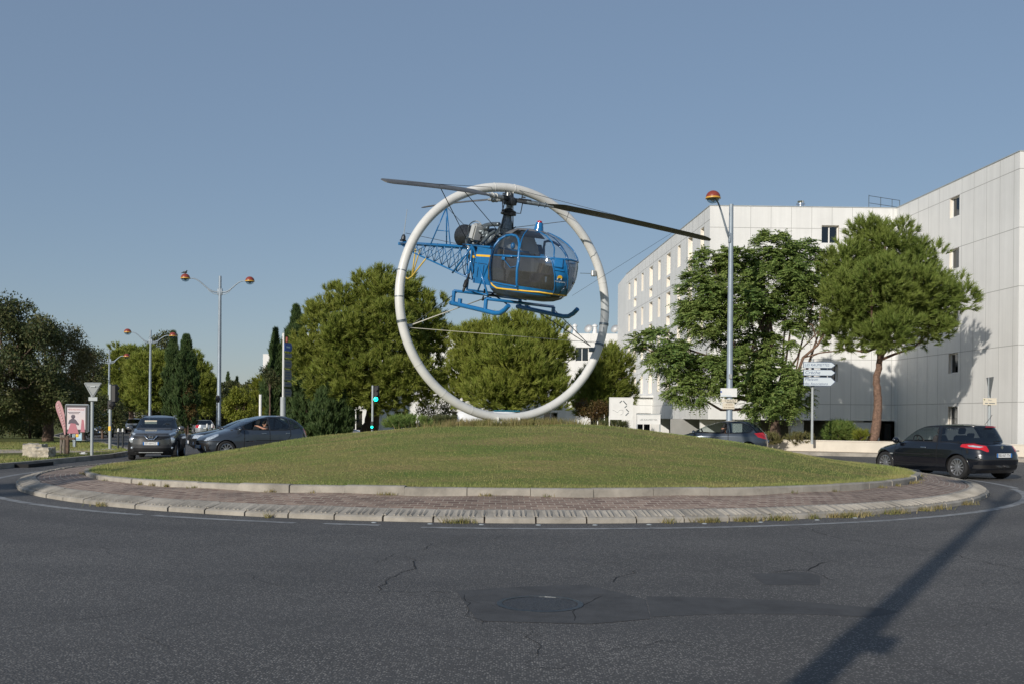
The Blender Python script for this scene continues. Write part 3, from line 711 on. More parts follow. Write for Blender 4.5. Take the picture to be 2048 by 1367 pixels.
rf = MB(); rf.add([(*A0, ZR-.35), (*P0, ZR-.35), (*P1, ZR-.35), (*C1, ZR-.35), (*D1, ZR-.35), (D1[0], 95, ZR-.35), (A0[0], 95, ZR-.35)], [(0, 1, 2, 3, 4, 5, 6)])
rf.add([(A0[0], 95, ZO), (*A0, ZO), (*P0, ZO), (*P1, ZO), (P1[0], 95, ZO)], [(4, 3, 2, 1, 0)]); roof = rf.build('roof', 'facade_grey', apt)
cp = MB()
for a, b in ((A0, P0), (P0, P1), (P1, C1), (C1, D1)):
    va, vb = Vector((*a, 0)), Vector((*b, 0)); d = (vb-va).normalized(); n = Vector((d.y, -d.x, 0)); L = (vb-va).length
    q = [va+n*.03, vb+n*.03, vb-n*.3, va-n*.3]
    cp.add([(p.x, p.y, ZR) for p in q]+[(p.x, p.y, ZR+.05) for p in q], [(0, 1, 2, 3)[::-1], (4, 5, 6, 7), (0, 1, 5, 4), (1, 2, 6, 5), (2, 3, 7, 6), (3, 0, 4, 7)])
cp.build('coping', 'pole_light', apt)
# undercroft: pillars, cross walls, back wall
for s in (1.5, 5.2, 8.8): MB().box((P0[0]+s+.3, P0[1]+.9, .1), (.75, .6, 2.79)).build('pillar', 'facade', apt)
for yy in (62.5, 69.5, 74, 79, 84.5, 87.6): MB().box((13.6, yy, .1), (3.6, .25, 2.79)).build('cross_wall', 'facade', apt)
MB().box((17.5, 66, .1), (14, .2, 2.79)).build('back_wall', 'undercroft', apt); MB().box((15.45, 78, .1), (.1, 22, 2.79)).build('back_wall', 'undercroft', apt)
dr_ = MB(); dr_.box((21.2, 59.62, .1), (1.6, .1, 2.6), bev=.01); dr_.build('door', 'facade_grey', apt)
dk = MB(); dk.box((22.55, 59.9, .1), (.4, .4, 2.5)); dk.build('door_recess', 'gap', apt)
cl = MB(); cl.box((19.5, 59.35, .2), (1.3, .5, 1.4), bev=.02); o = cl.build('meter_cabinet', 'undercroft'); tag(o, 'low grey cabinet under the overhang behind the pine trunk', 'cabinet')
# roof railing and vent
rr_ = W(1765, 405, 60)
m = MB(); q0 = Vector((22.1, 62.0, ZR-.3)); q1 = Vector((24.6, 63.5, ZR-.3))
for t in (0, .38, .75, 1): p = q0.lerp(q1, t); m.tube([p, p+Vector((0, 0, 1.65))], .022, 6)
for z in (.75, 1.15, 1.6): m.tube([q0+Vector((0, 0, z)), q1+Vector((0, 0, z+.05))], .018, 6)
o = m.build('roof_railing', 'grey_metal', apt)
MB().box((23.8, 62.5, ZR+.1), (3.4, 2.4, .5)).build('roof_hatch', 'facade_grey', apt)
m = MB(); m.lathe([(.20, -.3), (.20, .12), (.27, .12), (.27, .2), (.2, .22), (.22, .34), (.0, .40)], mx=Matrix.Translation((17.4, 60.4, ZR+.22)), n=20); m.build('roof_vent', 'chrome', apt, True, 40)
lt = MB().box((12.3, 76, 2.1), (.3, .12, .8), bev=.02); lt.build('downpipe', 'grey_metal', apt)
# far white buildings
YB = 98; zb_ = 9.75
far = thing('flat_roofed_building', 'long flat roofed white building behind the pines and the ring', 'building')
wf = []
for i, x in enumerate(np.arange(1.5, 30, 3.1)):
    for j, t in enumerate((8.4, 5.6, 2.6)):
        if (i*7+j*3) % 5 != 1: wf.append((x, x+1.3, t-1.35, t, 'c' if (i+j) % 2 else 'w'))
LF = 42
facade(far, (-17, YB), (16, YB), -1.5, zb_, wf, joints=np.arange(3, 32, 3.1), hj=(3.1, 6.1, 9.0), depth=.3)
facade(far, (16, YB), (16, YB+14), -1.5, zb_, []); facade(far, (-17, YB+14), (-17, YB), -1.5, zb_, [])
MB().add([(-17, YB, zb_), (16, YB, zb_), (16, YB+14, zb_), (-17, YB+14, zb_)], [(0, 1, 2, 3)]).build('roof', 'facade_grey', far)
for px_, w_ in ((1150, .45), (1190, .5), (1243, .5), (1086, .3), (958, .25)):
    c = W(px_, 652, YB+1.5); m = MB(); m.lathe([(w_*.6, -.9), (w_*.5, .3), (w_*.38, .32), (w_*.38, .5), (w_*.55, .55), (w_*.55, .7), (0, .85)], mx=Matrix.Translation((c.x, c.y, zb_+.25)), n=14); m.build('roof_vent', 'facade', far, True, 40)
    m = MB(); m.lathe([(0, 0), (.35, .05), (.45, .14)], mx=axis((c.x-.6, c.y, zb_+.55), (-.6, -1, .5)), n=18); m.tube([(c.x-.6, c.y, zb_), (c.x-.6, c.y, zb_+.55)], .03); m.build('satellite_dish', 'facade', far, True)
low = thing('low_building', 'low white building with shaded doors seen under the pine branches across the mound', 'building')
facade(low, (-17, 76), (12.0, 76), -1.5, 3.1, [(x, x+1.1, -.6, 1.9, 'w') for x in (1.5, 4.5, 8, 12.4, 16, 19.4, 23, 26.5)], m='facade', depth=.2, joints=(3.5, 7, 11, 14.6, 18.6, 22, 25.5), hj=(2.5,))
facade(low, (12, 76), (12, 82), -1.5, 3.1, []); facade(low, (-17, 82), (-17, 76), -1.5, 3.1, [])
MB().add([(-17.3, 75.7, 3.1), (12.3, 75.7, 3.1), (12.3, 82, 3.3), (-17.3, 82, 3.3), (-17.3, 75.7, 3.25), (12.3, 75.7, 3.25), (12.3, 82, 3.45), (-17.3, 82, 3.45)], [(0, 3, 2, 1), (4, 5, 6, 7), (0, 1, 5, 4), (1, 2, 6, 5), (3, 0, 4, 7)]).build('roof', 'facade', low)
twr = thing('white_block', 'plain white stepped block behind the cypresses on the left', 'building')
a = W(526, 707, 126); b = W(566, 668, 126)
facade(twr, (a.x, 126), (b.x, 126), -2, a.z, [], hj=(4.5,)); facade(twr, (b.x, 125.5), (b.x+9, 125.5), -2, b.z, [(1, 2.2, 8.3, 9.6, 'w')], hj=(6, 9))
facade(twr, (a.x, 138), (a.x, 126), -2, a.z, []); facade(twr, (b.x, 138), (b.x, 125.5), -2, b.z, [])
MB().add([(a.x, 126, a.z), (b.x, 126, a.z), (b.x, 138, a.z), (a.x, 138, a.z), (b.x, 125.5, b.z), (b.x+9, 125.5, b.z), (b.x+9, 138, b.z), (b.x, 138, b.z)], [(0, 1, 2, 3), (4, 5, 6, 7)]).build('roof', 'facade_grey', twr)
cot = thing('cottage', 'small low house with a terracotta roof beyond the black saloon', 'building')
facade(cot, (-62, 150), (-50, 150), -1, 2.4, [(2, 3, .5, 1.7), (7, 8, .5, 1.7)], m='wall_cream')
facade(cot, (-50, 150), (-50, 157), -1, 2.4, [], m='wall_cream')
MB().add([(-62.5, 149.5, 2.3), (-49.5, 149.5, 2.3), (-49.5, 157.5, 2.3), (-62.5, 157.5, 2.3), (-62.5, 153.5, 4.2), (-49.5, 153.5, 4.2)], [(0, 1, 5, 4), (2, 3, 4, 5), (1, 2, 5), (3, 0, 4), (0, 3, 2, 1)]).build('roof', 'terracotta', cot)
# planter wall with raised soil
wl = thing('planter_wall', 'low cream rendered wall holding the raised planting bed in front of the apartment building', 'wall')
WP = [(6.5, 47.6), (8.5, 47.2), (11.3, 46.2), (15.2, 44.3), (18.6, 41.9), (21.8, 39.6), (27, 38.2), (34, 37.6)]
def along(pts, h0, h1, t, rnd=.0):
    mb = MB(); S = []; Q = []
    for a, b in zip(pts[:-1], pts[1:]):
        n = 4; Q += [Vector(a).lerp(Vector(b), i/n) for i in range(n)]
    Q.append(Vector(pts[-1]))
    for i, p in enumerate(Q):
        d = (Q[min(i+1, len(Q)-1)]-Q[max(i-1, 0)]).normalized(); n = Vector((-d.y, d.x))*t/2; g = 0
        S.append([(*(p-n), h0), (*(p-n), h1), (*(p+n), h1), (*(p+n), h0)])
    for s in S: mb.v += s
    for i in range(len(S)-1):
        for j in range(3): mb.f.append((4*i+j, 4*i+4+j, 4*i+5+j, 4*i+1+j))
    mb.f += [(0, 1, 2, 3), tuple(4*(len(S)-1)+j for j in (3, 2, 1, 0))]
    return mb
ZW = .62
along(WP, -.6, ZW-.05, .22).build('wall_body', 'wall_cream', wl)
along(WP, ZW-.05, ZW, .27).build('wall_coping', 'wall_cream', wl)
sp_ = [(x, y+.1) for x, y in WP]; bk_ = [(34, 44.6), (23.2, 45.4), (22, 50.5), (16, 51), (9, 51), (6.5, 50)]
soil = MB(); n0 = len(sp_)+len(bk_); soil.v = [(x, y, ZW-.12) for x, y in sp_+bk_]; soil.f = [tuple(range(n0))]
soil.v += [(x, y, -1.5) for x, y in sp_+bk_]; soil.f += [(i, n0+i, n0+(i+1) % n0, (i+1) % n0) for i in range(n0)]
kind(soil.build('planting_bed', 'soil'))
# ------------------------------------------------------------- trees
def unit(v): return v/np.maximum(np.linalg.norm(v, axis=-1, keepdims=True), 1e-9)
def rsph(n): return unit(rng.normal(size=(n, 3)))
def shell(lobes, n, inner=.62, up=.25, rej=.72):
    """points and outward directions spread over the outside of a set of ellipsoid lobes (cx,cy,cz,rx,ry,rz)"""
    L = np.array(lobes, dtype=float); a = (L[:, 3]*L[:, 5]+L[:, 4]*L[:, 3])**.9; pk = rng.choice(len(L), size=int(n*2.2), p=a/a.sum())
    d = rsph(len(pk)); r = rng.uniform(inner, 1, len(pk))[:, None]; c = L[pk, :3]; rad = L[pk, 3:6]; P = c+d*rad*r
    keep = np.ones(len(P), bool)
    for k in range(len(L)):
        q = np.linalg.norm((P-L[k, :3])/L[k, 3:6], axis=1); keep &= ~((q < rej) & (pk != k))
    P = P[keep][:n]; D = unit(unit(d/rad)[keep][:n]+np.array([0, 0, up])); return P, D
def needles(P, D, K, L, Wd, spread=.75, twig=.2):
    n = len(P); Pk = np.repeat(P, K, 0); Dk = np.repeat(D, K, 0); N = n*K
    u = rng.uniform(0, 1, (N, 1)); b = Pk+Dk*u*twig; r = rsph(N); r -= Dk*(r*Dk).sum(1, keepdims=True); r = unit(r)
    s = rng.uniform(.3, 1, (N, 1))*spread; d = unit(Dk+r*s*1.5); l = L*rng.uniform(.6, 1.2, (N, 1)); side = unit(np.cross(d, rsph(N)))*Wd/2
    V = np.stack([b-side, b+side, b+d*l], 1).reshape(-1, 3); return V, np.arange(3*N).reshape(-1, 3)
def leaves(P, D, K, R, S, flat=.5, droop=.0, aspect=.5):
    n = len(P); N = n*K; c = np.repeat(P, K, 0)+rsph(N)*rng.uniform(0, 1, (N, 1))**.6*R
    a = unit(rsph(N)+np.repeat(D, K, 0)*.8-np.array([0, 0, droop])); nrm = unit(rsph(N)*(1-flat)+np.array([0, 0, 1.])*flat+np.repeat(D, K, 0)*.5)
    side = unit(np.cross(a, nrm)); s = S*rng.uniform(.6, 1.25, (N, 1))
    V = np.stack([c, c+a*s*.5+side*s*aspect*.5, c+a*s, c+a*s*.5-side*s*aspect*.5], 1).reshape(-1, 3); return V, np.arange(4*N).reshape(-1, 4)
def sprays(P, D, K, L, S, lf=7):
    """pinnate leaves: K fronds per twig point, each a drooping row of leaflets"""
    n = len(P); N = n*K; b = np.repeat(P, K, 0); d = unit(np.repeat(D, K, 0)*.55+rsph(N)*.9*np.array([1, 1, .45])); l = L*rng.uniform(.7, 1.25, (N, 1))
    V = []; side = unit(np.cross(d, np.array([0, 0, 1.])+rsph(N)*.3))
    for k in range(lf):
        t = (k+.6)/lf; p = b+d*l*t-np.array([0, 0, 1.])*l*t*t*.38
        for s in (-1, 1):
            a = unit(side*s+d*.45-np.array([0, 0, .25])); w_ = unit(np.cross(a, unit(np.array([-.3, -.5, .6])+rsph(N)*.8)))*S*.40; e = S*(1-.35*t)
            V.append(np.stack([p, p+a*e*.5+w_*.5, p+a*e, p+a*e*.5-w_*.5], 1))
    V = np.concatenate(V, 0).reshape(-1, 3); return V, np.arange(len(V)).reshape(-1, 4)
def lobes(c, r, m, fr=.42, seed=0, flat=1.0, low=-.55):
    g = np.random.default_rng(seed); out = [(*c, r[0]*.72, r[1]*.72, r[2]*.72)]; k = 0
    while len(out) < m+1:
        d = g.normal(size=3); d /= np.linalg.norm(d)
        if d[2] < low: continue
        f = fr*g.uniform(.75, 1.25); out.append((c[0]+d[0]*r[0]*(1-f*.9), c[1]+d[1]*r[1]*(1-f*.9), c[2]+d[2]*r[2]*(1-f*.9), r[0]*f, r[1]*f, r[2]*f*flat))
    return out
def limbs(trunk, r0, lb, n=10, seed=0, r1=.05, start=.55, twigs=0, wob=.12, tips=None):
    g = random.Random(seed); mb = MB(); T = [Vector(p) for p in trunk]; m = len(T)
    Q = []
    for i in range(m-1):
        for k in range(6): Q.append(T[i].lerp(T[i+1], k/6))
    Q.append(T[-1]); rs = [r0*(1-.55*i/(len(Q)-1)) for i in range(len(Q))]; rs[0] *= 1.35; rs[1] *= 1.12
    Q = [q+Vector((g.uniform(-1, 1), g.uniform(-1, 1), 0))*r0*wob*(i > 0) for i, q in enumerate(Q)]
    mb.tube(Q, rs, 12)
    ends = []
    for i in range(n):
        l = lb[i % len(lb)]; s = Q[int((start+(1-start)*g.random())*(len(Q)-1))]; e = Vector(l[:3])+Vector((g.uniform(-.5, .5)*l[3], g.uniform(-.5, .5)*l[4], g.uniform(-.4, .4)*l[5]))
        mid = s.lerp(e, .5)+Vector((g.uniform(-.3, .3), g.uniform(-.3, .3), -.12*(e-s).length)); pts = [s, s.lerp(mid, .5)+Vector((g.uniform(-.1, .1), 0, 0)), mid, mid.lerp(e, .55)+Vector((0, g.uniform(-.12, .12), .05)), e]
        rr = r0*g.uniform(.28, .45); mb.tube(pts, [rr, rr*.8, rr*.6, rr*.4, r1*.4], 7); ends.append((mid, e))
        for k in range(twigs):
            a = mid.lerp(e, g.random()); q = a+Vector((g.uniform(-1, 1), g.uniform(-1, 1), g.uniform(-.3, 1)))*.5*l[3]; mb.tube([a, a.lerp(q, .5)+Vector((0, 0, .05)), q], [.022, .015, .006], 5)
    return mb
def tree(name, label, cat, trunk, r0, lb, leaf, kindm, bark='bark', group=None, n=900, K=30, L=.3, Wd=.035, spread=.7, twig=.22, up=.35, R=.3, S=.12, nl=10, seed=0, inner=.6, twigs=2, start=.5, rej=.7, droop=0, lf=7, flat=.5, extra=None, clump=0):
    b = Vector(trunk[0]); root = thing(name, label, cat, b, 0, group)
    lo = [(l[0]-b.x, l[1]-b.y, l[2]-b.z, *l[3:]) for l in lb]; tk = [Vector(p)-b for p in trunk]
    tk[0] -= Vector((0, 0, .2))
    limbs(tk, r0, lo, nl, seed, start=start, twigs=twigs).build('trunk', bark, root, True)
    if Y_FILL and kindm == 'needle': n = int(n*1.35)
    if n >= 400:          # needles and leaves gather in clumps
        cr_ = clump or (.50 if kindm == 'needle' else .40); lo = [(*l[:3], *(max(.25*q, q-(.34 if kindm == 'spray' else .58)*cr_) for q in l[3:])) for l in lo]
        kk = 14 if kindm != 'spray' else 9; cn = n//kk
        Pc, Dc = shell(lo, cn, max(inner, .75), up*.4, rej); cn = len(Pc); sc_ = rng.uniform(.65, 1.35, (cn, 1))
        dd = unit(rsph(cn*kk)+np.repeat(Dc, kk, 0)*.55+np.array([0, 0, .25])); P = np.repeat(Pc, kk, 0)+dd*cr_*np.repeat(sc_, kk, 0)*rng.uniform(.75, 1.05, (cn*kk, 1)); D = unit(dd+np.array([0, 0, up]))
    else: P, D = shell(lo, n, inner, up, rej)
    if kindm == 'needle' and n > 700:
        P2, D2 = shell(lo, n//2, .15, up, .45); P = np.concatenate([P, P2]); D = np.concatenate([D, D2])
    if kindm == 'needle': V, Fc = needles(P, D, K, L, Wd, spread, twig)
    elif kindm == 'spray': V, Fc = sprays(P, D, K, L, S, lf)
    else: V, Fc = leaves(P, D, K, R, S, flat, droop)
    mesh('crown', V, Fc, leaf, root)
    if extra: extra(root, lo)
    return root
Y_FILL = 1
def gz(px, Y): return G((px-1024)/FPX*Y, Y)
def C3(px, py, Y): v = W(px, py, Y); return (v.x, v.y, v.z)
def E_(px, py, Y, rx, rz, ry=None):    # lobe by pixel centre and pixel radii
    s = Y/FPX; return (*C3(px, py, Y), rx*s, (ry if ry else rx)*s, rz*s)
# the big pine left of the ring
Y = 60; lb = [E_(745, 690, Y, 120, 100), E_(650, 680, Y-.5, 62, 70), E_(690, 620, Y, 60, 50), E_(770, 595, Y, 68, 46), E_(840, 640, Y+.5, 62, 60), E_(870, 690, Y+.5, 44, 62), E_(622, 720, Y-1, 46, 60), E_(700, 740, Y-2.5, 70, 52), E_(800, 740, Y-2.5, 60, 52), E_(850, 780, Y-1.5, 48, 40), E_(760, 650, Y-2.6, 60, 44), E_(680, 668, Y-2.6, 46, 38), E_(740, 790, Y-1.2, 90, 34), E_(650, 775, Y-1, 48, 34), E_(820, 590, Y, 34, 30), E_(640, 640, Y, 34, 34)]
tree('pine_tree', 'largest pine with a broad round crown behind the left side of the ring', 'tree', [C3(735, 872, Y), C3(742, 845, Y), C3(750, 800, Y), C3(745, 730, Y)], .55, lb, 'pine_leaf', 'needle', 'bark', n=3400, K=34, L=.34, Wd=.045, twig=.35, up=.8, nl=14, seed=3)
Y = 58; lb = [E_(1020, 735, Y, 105, 72), E_(940, 700, Y, 44, 50), E_(985, 672, Y, 40, 38), E_(1045, 665, Y, 46, 34), E_(1100, 690, Y, 44, 44), E_(930, 750, Y, 40, 44), E_(1000, 790, Y-1, 80, 42), E_(1090, 780, Y-1, 52, 46), E_(1140, 720, Y+.5, 24, 34), E_(1015, 720, Y-2.2, 50, 40), E_(920, 790, Y, 24, 36), E_(1062, 745, Y-2, 44, 34)]
tree('pine_tree', 'round bushy pine framed by the ring, directly under the helicopter', 'tree', [C3(1030, 866, Y), C3(1032, 820, Y), C3(1025, 740, Y)], .3, lb, 'pine_leaf_bright', 'needle', 'bark', n=2500, K=32, L=.34, Wd=.042, twig=.42, up=1.0, nl=16, seed=4, twigs=4, spread=.55)
Y = 63; lb = [E_(1225, 745, Y, 36, 46), E_(1195, 775, Y, 34, 40), E_(1240, 790, Y+1, 28, 40), E_(1165, 800, Y, 24, 26), E_(1215, 720, Y, 18, 26), E_(1195, 815, Y, 40, 20)]
tree('pine_tree', 'narrow pine between the ring and the left end of the apartment building', 'tree', [C3(1212, 872, Y), C3(1214, 820, Y), C3(1218, 760, Y)], .18, lb, 'pine_leaf', 'needle', 'bark', n=900, K=30, L=.32, Wd=.042, twig=.4, up=1.0, nl=10, seed=5, spread=.55)
Y = 58; lb = [E_(1183, 822, Y, 26, 15), E_(1165, 812, Y, 14, 12), E_(1200, 815, Y, 16, 13)]
tree('small_tree', 'small reddish tree low in front of the narrow pine beside the map board', 'tree', [C3(1200, 868, Y), C3(1200, 845, Y), C3(1190, 822, Y)], .09, lb, 'rust_leaf', 'leaf', n=220, K=14, R=.25, S=.12, nl=7, seed=6)
# pine on the right, clear trunk, flat-ish crown
Y = 46; lb = [E_(1770, 590, Y, 96, 80), E_(1700, 520, Y, 54, 42), E_(1775, 490, Y, 58, 40), E_(1835, 515, Y, 46, 42), E_(1690, 590, Y-.8, 50, 50), E_(1850, 590, Y, 52, 50), E_(1912, 600, Y+.2, 34, 34), E_(1700, 660, Y, 48, 38), E_(1780, 660, Y-1.2, 62, 38), E_(1850, 655, Y, 44, 34), E_(1760, 560, Y-2, 50, 40), E_(1665, 560, Y+.6, 26, 44), E_(1690, 695, Y, 26, 24), E_(1895, 640, Y, 26, 22), E_(1735, 465, Y, 26, 22)]
def snag(root, lo): pass
tree('pine_tree', 'tall pine with a bare leaning trunk before the white facade on the right', 'tree', [C3(1742, 884, Y), C3(1754, 845, Y), C3(1757, 800, Y), C3(1752, 760, Y), C3(1762, 712, Y), C3(1768, 640, Y)], .235, lb, 'pine_leaf_deep', 'needle', 'bark_pine', n=2700, K=34, L=.27, Wd=.032, twig=.30, up=.8, nl=20, seed=8, start=.72, twigs=4)
# feathery tree behind the lamp post
Y = 46.5; lb = [E_(1545, 560, Y, 66, 60), E_(1545, 500, Y, 44, 34), E_(1485, 540, Y, 44, 40), E_(1600, 530, Y, 48, 40), E_(1425, 530, Y, 38, 28), E_(1400, 590, Y-.6, 48, 32), E_(1470, 610, Y-1, 60, 30), E_(1410, 640, Y-.8, 50, 26), E_(1330, 690, Y-.8, 46, 24), E_(1300, 690, Y-.4, 32, 20), E_(1350, 722, Y-.8, 56, 22), E_(1420, 750, Y-.8, 60, 26), E_(1375, 780, Y-.8, 44, 22), E_(1480, 740, Y-.8, 54, 34), E_(1550, 760, Y-.8, 56, 32), E_(1540, 800, Y-1, 56, 26), E_(1585, 790, Y, 30, 30), E_(1620, 560, Y, 34, 40), E_(1580, 610, Y, 42, 40), E_(1630, 620, Y+.4, 34, 44), E_(1520, 640, Y, 44, 36), E_(1450, 680, Y, 40, 26), E_(1520, 690, Y, 36, 26), E_(1570, 670, Y, 30, 24)]
def dead(root, lo):
    m = MB(); b = Vector(C3(1552, 884, 46.5))
    for pl, r in (([(1560, 820), (1590, 760), (1606, 715), (1635, 690), (1655, 655), (1670, 640)], .09), ([(1606, 715), (1640, 705), (1685, 700), (1700, 690)], .04), ([(1590, 750), (1600, 700), (1640, 660), (1640, 620)], .04), ([(1635, 690), (1625, 650), (1600, 640), (1560, 640)], .025), ([(1655, 655), (1690, 640), (1700, 625)], .02)):
        m.tube([Vector(C3(x, y, 46.2+.002*i))-b for i, (x, y) in enumerate(pl)], [r*(1-.13*i) for i in range(len(pl))], 7)
    m.build('bare_limb', 'bark_pine', root, True)
tree('feathery_tree', 'loose dark green tree with pinnate leaves and several leaning limbs behind the lamp post', 'tree', [C3(1552, 884, Y), C3(1548, 835, Y), C3(1540, 780, Y), C3(1530, 700, Y), C3(1540, 600, Y)], .27, lb, 'acacia_leaf', 'spray', 'bark', n=3000, K=6, L=.44, S=.14, nl=20, seed=10, start=.2, twigs=1, inner=.3, up=.25, lf=7, rej=.5, extra=dead)
# left: dark broadleaf trees
Y = 46; lb = [E_(-40, 690, Y, 100, 110), E_(20, 660, Y, 56, 60), E_(-10, 612, Y, 44, 38), E_(60, 690, Y-.5, 60, 54), E_(40, 760, Y-1, 80, 60), E_(-40, 800, Y-1, 90, 60), E_(90, 660, Y, 30, 26), E_(80, 790, Y-1, 60, 46)]
tree('dark_tree', 'tall dark broadleaf tree cut by the left edge of the photo', 'tree', [C3(-30, 880, Y), C3(-25, 820, Y), C3(-20, 700, Y)], .35, lb, 'dark_leaf', 'leaf', n=1500, K=26, R=.42, S=.15, nl=14, seed=12, inner=.5, up=.1)
Y = 50; lb = [E_(110, 730, Y, 70, 72), E_(75, 690, Y, 36, 36), E_(130, 690, Y, 38, 34), E_(150, 740, Y, 42, 40), E_(95, 790, Y-1, 66, 44), E_(140, 790, Y, 44, 38), E_(100, 665, Y, 26, 22)]
tree('olive_green_tree', 'rounded olive green tree over the stone blocks, lit from the left', 'tree', [C3(97, 888, Y), C3(97, 850, Y), C3(100, 790, Y), C3(108, 740, Y)], .30, lb, 'olive_leaf', 'leaf', n=1300, K=26, R=.38, S=.12, nl=12, seed=13, inner=.5, up=.1)
Y = 58; lb = [E_(180, 740, Y, 26, 26), E_(192, 715, Y, 18, 16), E_(165, 770, Y, 28, 26), E_(200, 752, Y, 14, 16), E_(170, 705, Y, 14, 12)]
tree('dark_tree', 'thin dark tree behind the yield sign with sky showing between its twigs', 'tree', [C3(165, 880, Y), C3(168, 820, Y), C3(178, 750, Y)], .16, lb, 'dark_leaf', 'leaf', n=330, K=16, R=.35, S=.14, nl=12, seed=14, inner=.4, twigs=4)
# dense belt of shrubs and trunks under the left trees
for i, (px, py, Y, rx, rz, lab) in enumerate(((-20, 830, 56, 60, 40, 'dark shrub mass at the far left under the tall tree'), (60, 835, 60, 50, 36, 'dark shrub left of the stone blocks behind the lawn'), (150, 830, 64, 40, 36, 'dark shrub behind the advertising panel'), (205, 828, 74, 36, 34, 'dark shrub behind the white signal pole'))):
    lb = [E_(px, py, Y, rx, rz), E_(px-rx*.5, py+4, Y, rx*.6, rz*.8), E_(px+rx*.5, py+6, Y, rx*.6, rz*.8)]
    tree('shrub', lab, 'shrub', [C3(px, py+46, Y), C3(px, py+20, Y), C3(px, py, Y)], .1, lb, 'dark_leaf', 'leaf', n=520, K=22, R=.4, S=.15, nl=6, seed=20+i, inner=.4)
# pines and cypresses in the middle left distance
Y = 100; lb = [E_(262, 740, Y, 46, 40), E_(235, 750, Y, 28, 34), E_(285, 715, Y, 24, 20), E_(250, 712, Y, 26, 18), E_(228, 790, Y, 22, 30), E_(262, 790, Y, 40, 34)]
tree('pine_tree', 'green umbrella pine behind the third street lamp', 'tree', [C3(262, 858, Y), C3(262, 820, Y), C3(262, 750, Y)], .3, lb, 'pine_leaf', 'needle', 'bark', n=1300, K=22, L=.42, Wd=.07, twig=.45, up=.8, nl=8, seed=30)
Y = 94; lb = [E_(300, 750, Y, 42, 34), E_(278, 760, Y, 22, 26), E_(318, 730, Y, 24, 20), E_(290, 728, Y, 26, 18), E_(300, 790, Y, 40, 26)]
tree('pine_tree', 'yellow green umbrella pine left of the two cypresses', 'tree', [C3(300, 858, Y), C3(300, 820, Y), C3(300, 760, Y)], .28, lb, 'pine_leaf_bright', 'needle', 'bark', n=1200, K=22, L=.42, Wd=.07, twig=.45, up=.8, nl=8, seed=31)
Y = 104; lb = [E_(390, 765, Y, 34, 40), E_(405, 790, Y, 28, 36), E_(385, 725, Y, 18, 22), E_(415, 760, Y, 12, 16)]
tree('pine_tree', 'green pine right of the two cypresses', 'tree', [C3(392, 858, Y), C3(392, 820, Y), C3(392, 770, Y)], .28, lb, 'pine_leaf', 'needle', 'bark', n=1000, K=22, L=.42, Wd=.07, twig=.45, up=.8, nl=8, seed=32)
Y = 125; lb = [E_(320, 695, Y, 22, 22), E_(330, 680, Y, 16, 14), E_(305, 710, Y, 16, 14), E_(335, 720, Y, 22, 24)]
tree('dark_tree', 'dark treetop showing above the yellow green pine beside the cypress', 'tree', [C3(322, 850, Y), C3(322, 780, Y), C3(322, 700, Y)], .25, lb, 'dark_leaf', 'leaf', n=300, K=16, R=.6, S=.3, nl=6, seed=33)
def cypress(label, px, top, bot, w_, Y, seed, n=900, name='cypress_tree', leaf='cypress_leaf', lean=0, group=None, forks=()):
    s = Y/FPX; z1 = C3(px, top, Y)[2]; x, y, _ = C3(px, bot, Y); z0 = G(x, y); b = Vector((x, y, z0)); root = thing(name, label, 'tree', b, 0, group); h = z1-z0; r = w_*s/2
    g = np.random.default_rng(seed); t = g.uniform(.04, 1, n)**.85; prof = np.sin(np.pi*np.clip(t*.86+.12, 0, 1))**.75*(1-.25*t); rr = r*prof*g.uniform(.55, 1.12, n)*(1+.18*np.sin(t*31+seed)); a = g.uniform(0, 2*np.pi, n)
    P = np.stack([rr*np.cos(a)+lean*t*h*.1, rr*np.sin(a), t*h*.97], -1)
    for (fx, ft, fw) in forks:
        k = int(n*.22); tt = g.uniform(.3, ft, k); aa = g.uniform(0, 6.28, k); q = fw*s/2*np.sin(np.pi*np.clip((tt-.2)/(ft-.18), .05, .98))**.6*g.uniform(.5, 1.1, k); P = np.concatenate([P, np.stack([fx*s+q*np.cos(aa), q*np.sin(aa), tt*h], -1)])
    D = unit(np.stack([P[:, 0]*.6, P[:, 1]*.6, np.full(len(P), r*2.2)], -1))
    V, Fc = needles(P, D, 22, .34*(Y/80)**.5, .06*(Y/80)**.5, .5, .25); mesh('crown', V, Fc, leaf, root)
    m = MB(); m.tube([(0, 0, -.2), (0, 0, h*.5), (lean*h*.08, 0, h*.9)], [r*.22, r*.14, .03], 8); m.build('trunk', 'bark', root, True); return root
cypress('taller and slimmer of the two dark cypresses, left one, its tip beside the lamp head', 345, 664, 862, 40, 92, 40, 1500)
cypress('stouter dark cypress of the pair, right one, with a brown patch at its foot', 371, 671, 862, 50, 90, 41, 1800)
Y = 89.5; lb = [E_(376, 792, Y, 10, 34), E_(380, 820, Y, 9, 24)]
tree('dead_shrub', 'reddish brown dead shrub at the foot of the stouter cypress', 'shrub', [C3(376, 868, Y), C3(376, 840, Y), C3(376, 800, Y)], .06, lb, 'rust_leaf', 'leaf', n=160, K=14, R=.3, S=.18, nl=5, seed=42)
cypress('small distant cypress tip left of its twin against the sky', 455, 744, 850, 11, 170, 43, 260)
cypress('small distant cypress tip right of its twin against the sky', 473, 754, 850, 11, 172, 44, 260)
cypress('dark cypress with forked tips left of the tall direction sign', 549, 660, 862, 34, 66, 45, 1100, forks=((14, .84, 14), (-14, .55, 24)))
cypress('dark cypress with a pointed top just right of the direction sign, against the big pine', 590, 612, 864, 56, 66, 46, 1700, forks=((-16, .80, 26), (10, .9, 22)))
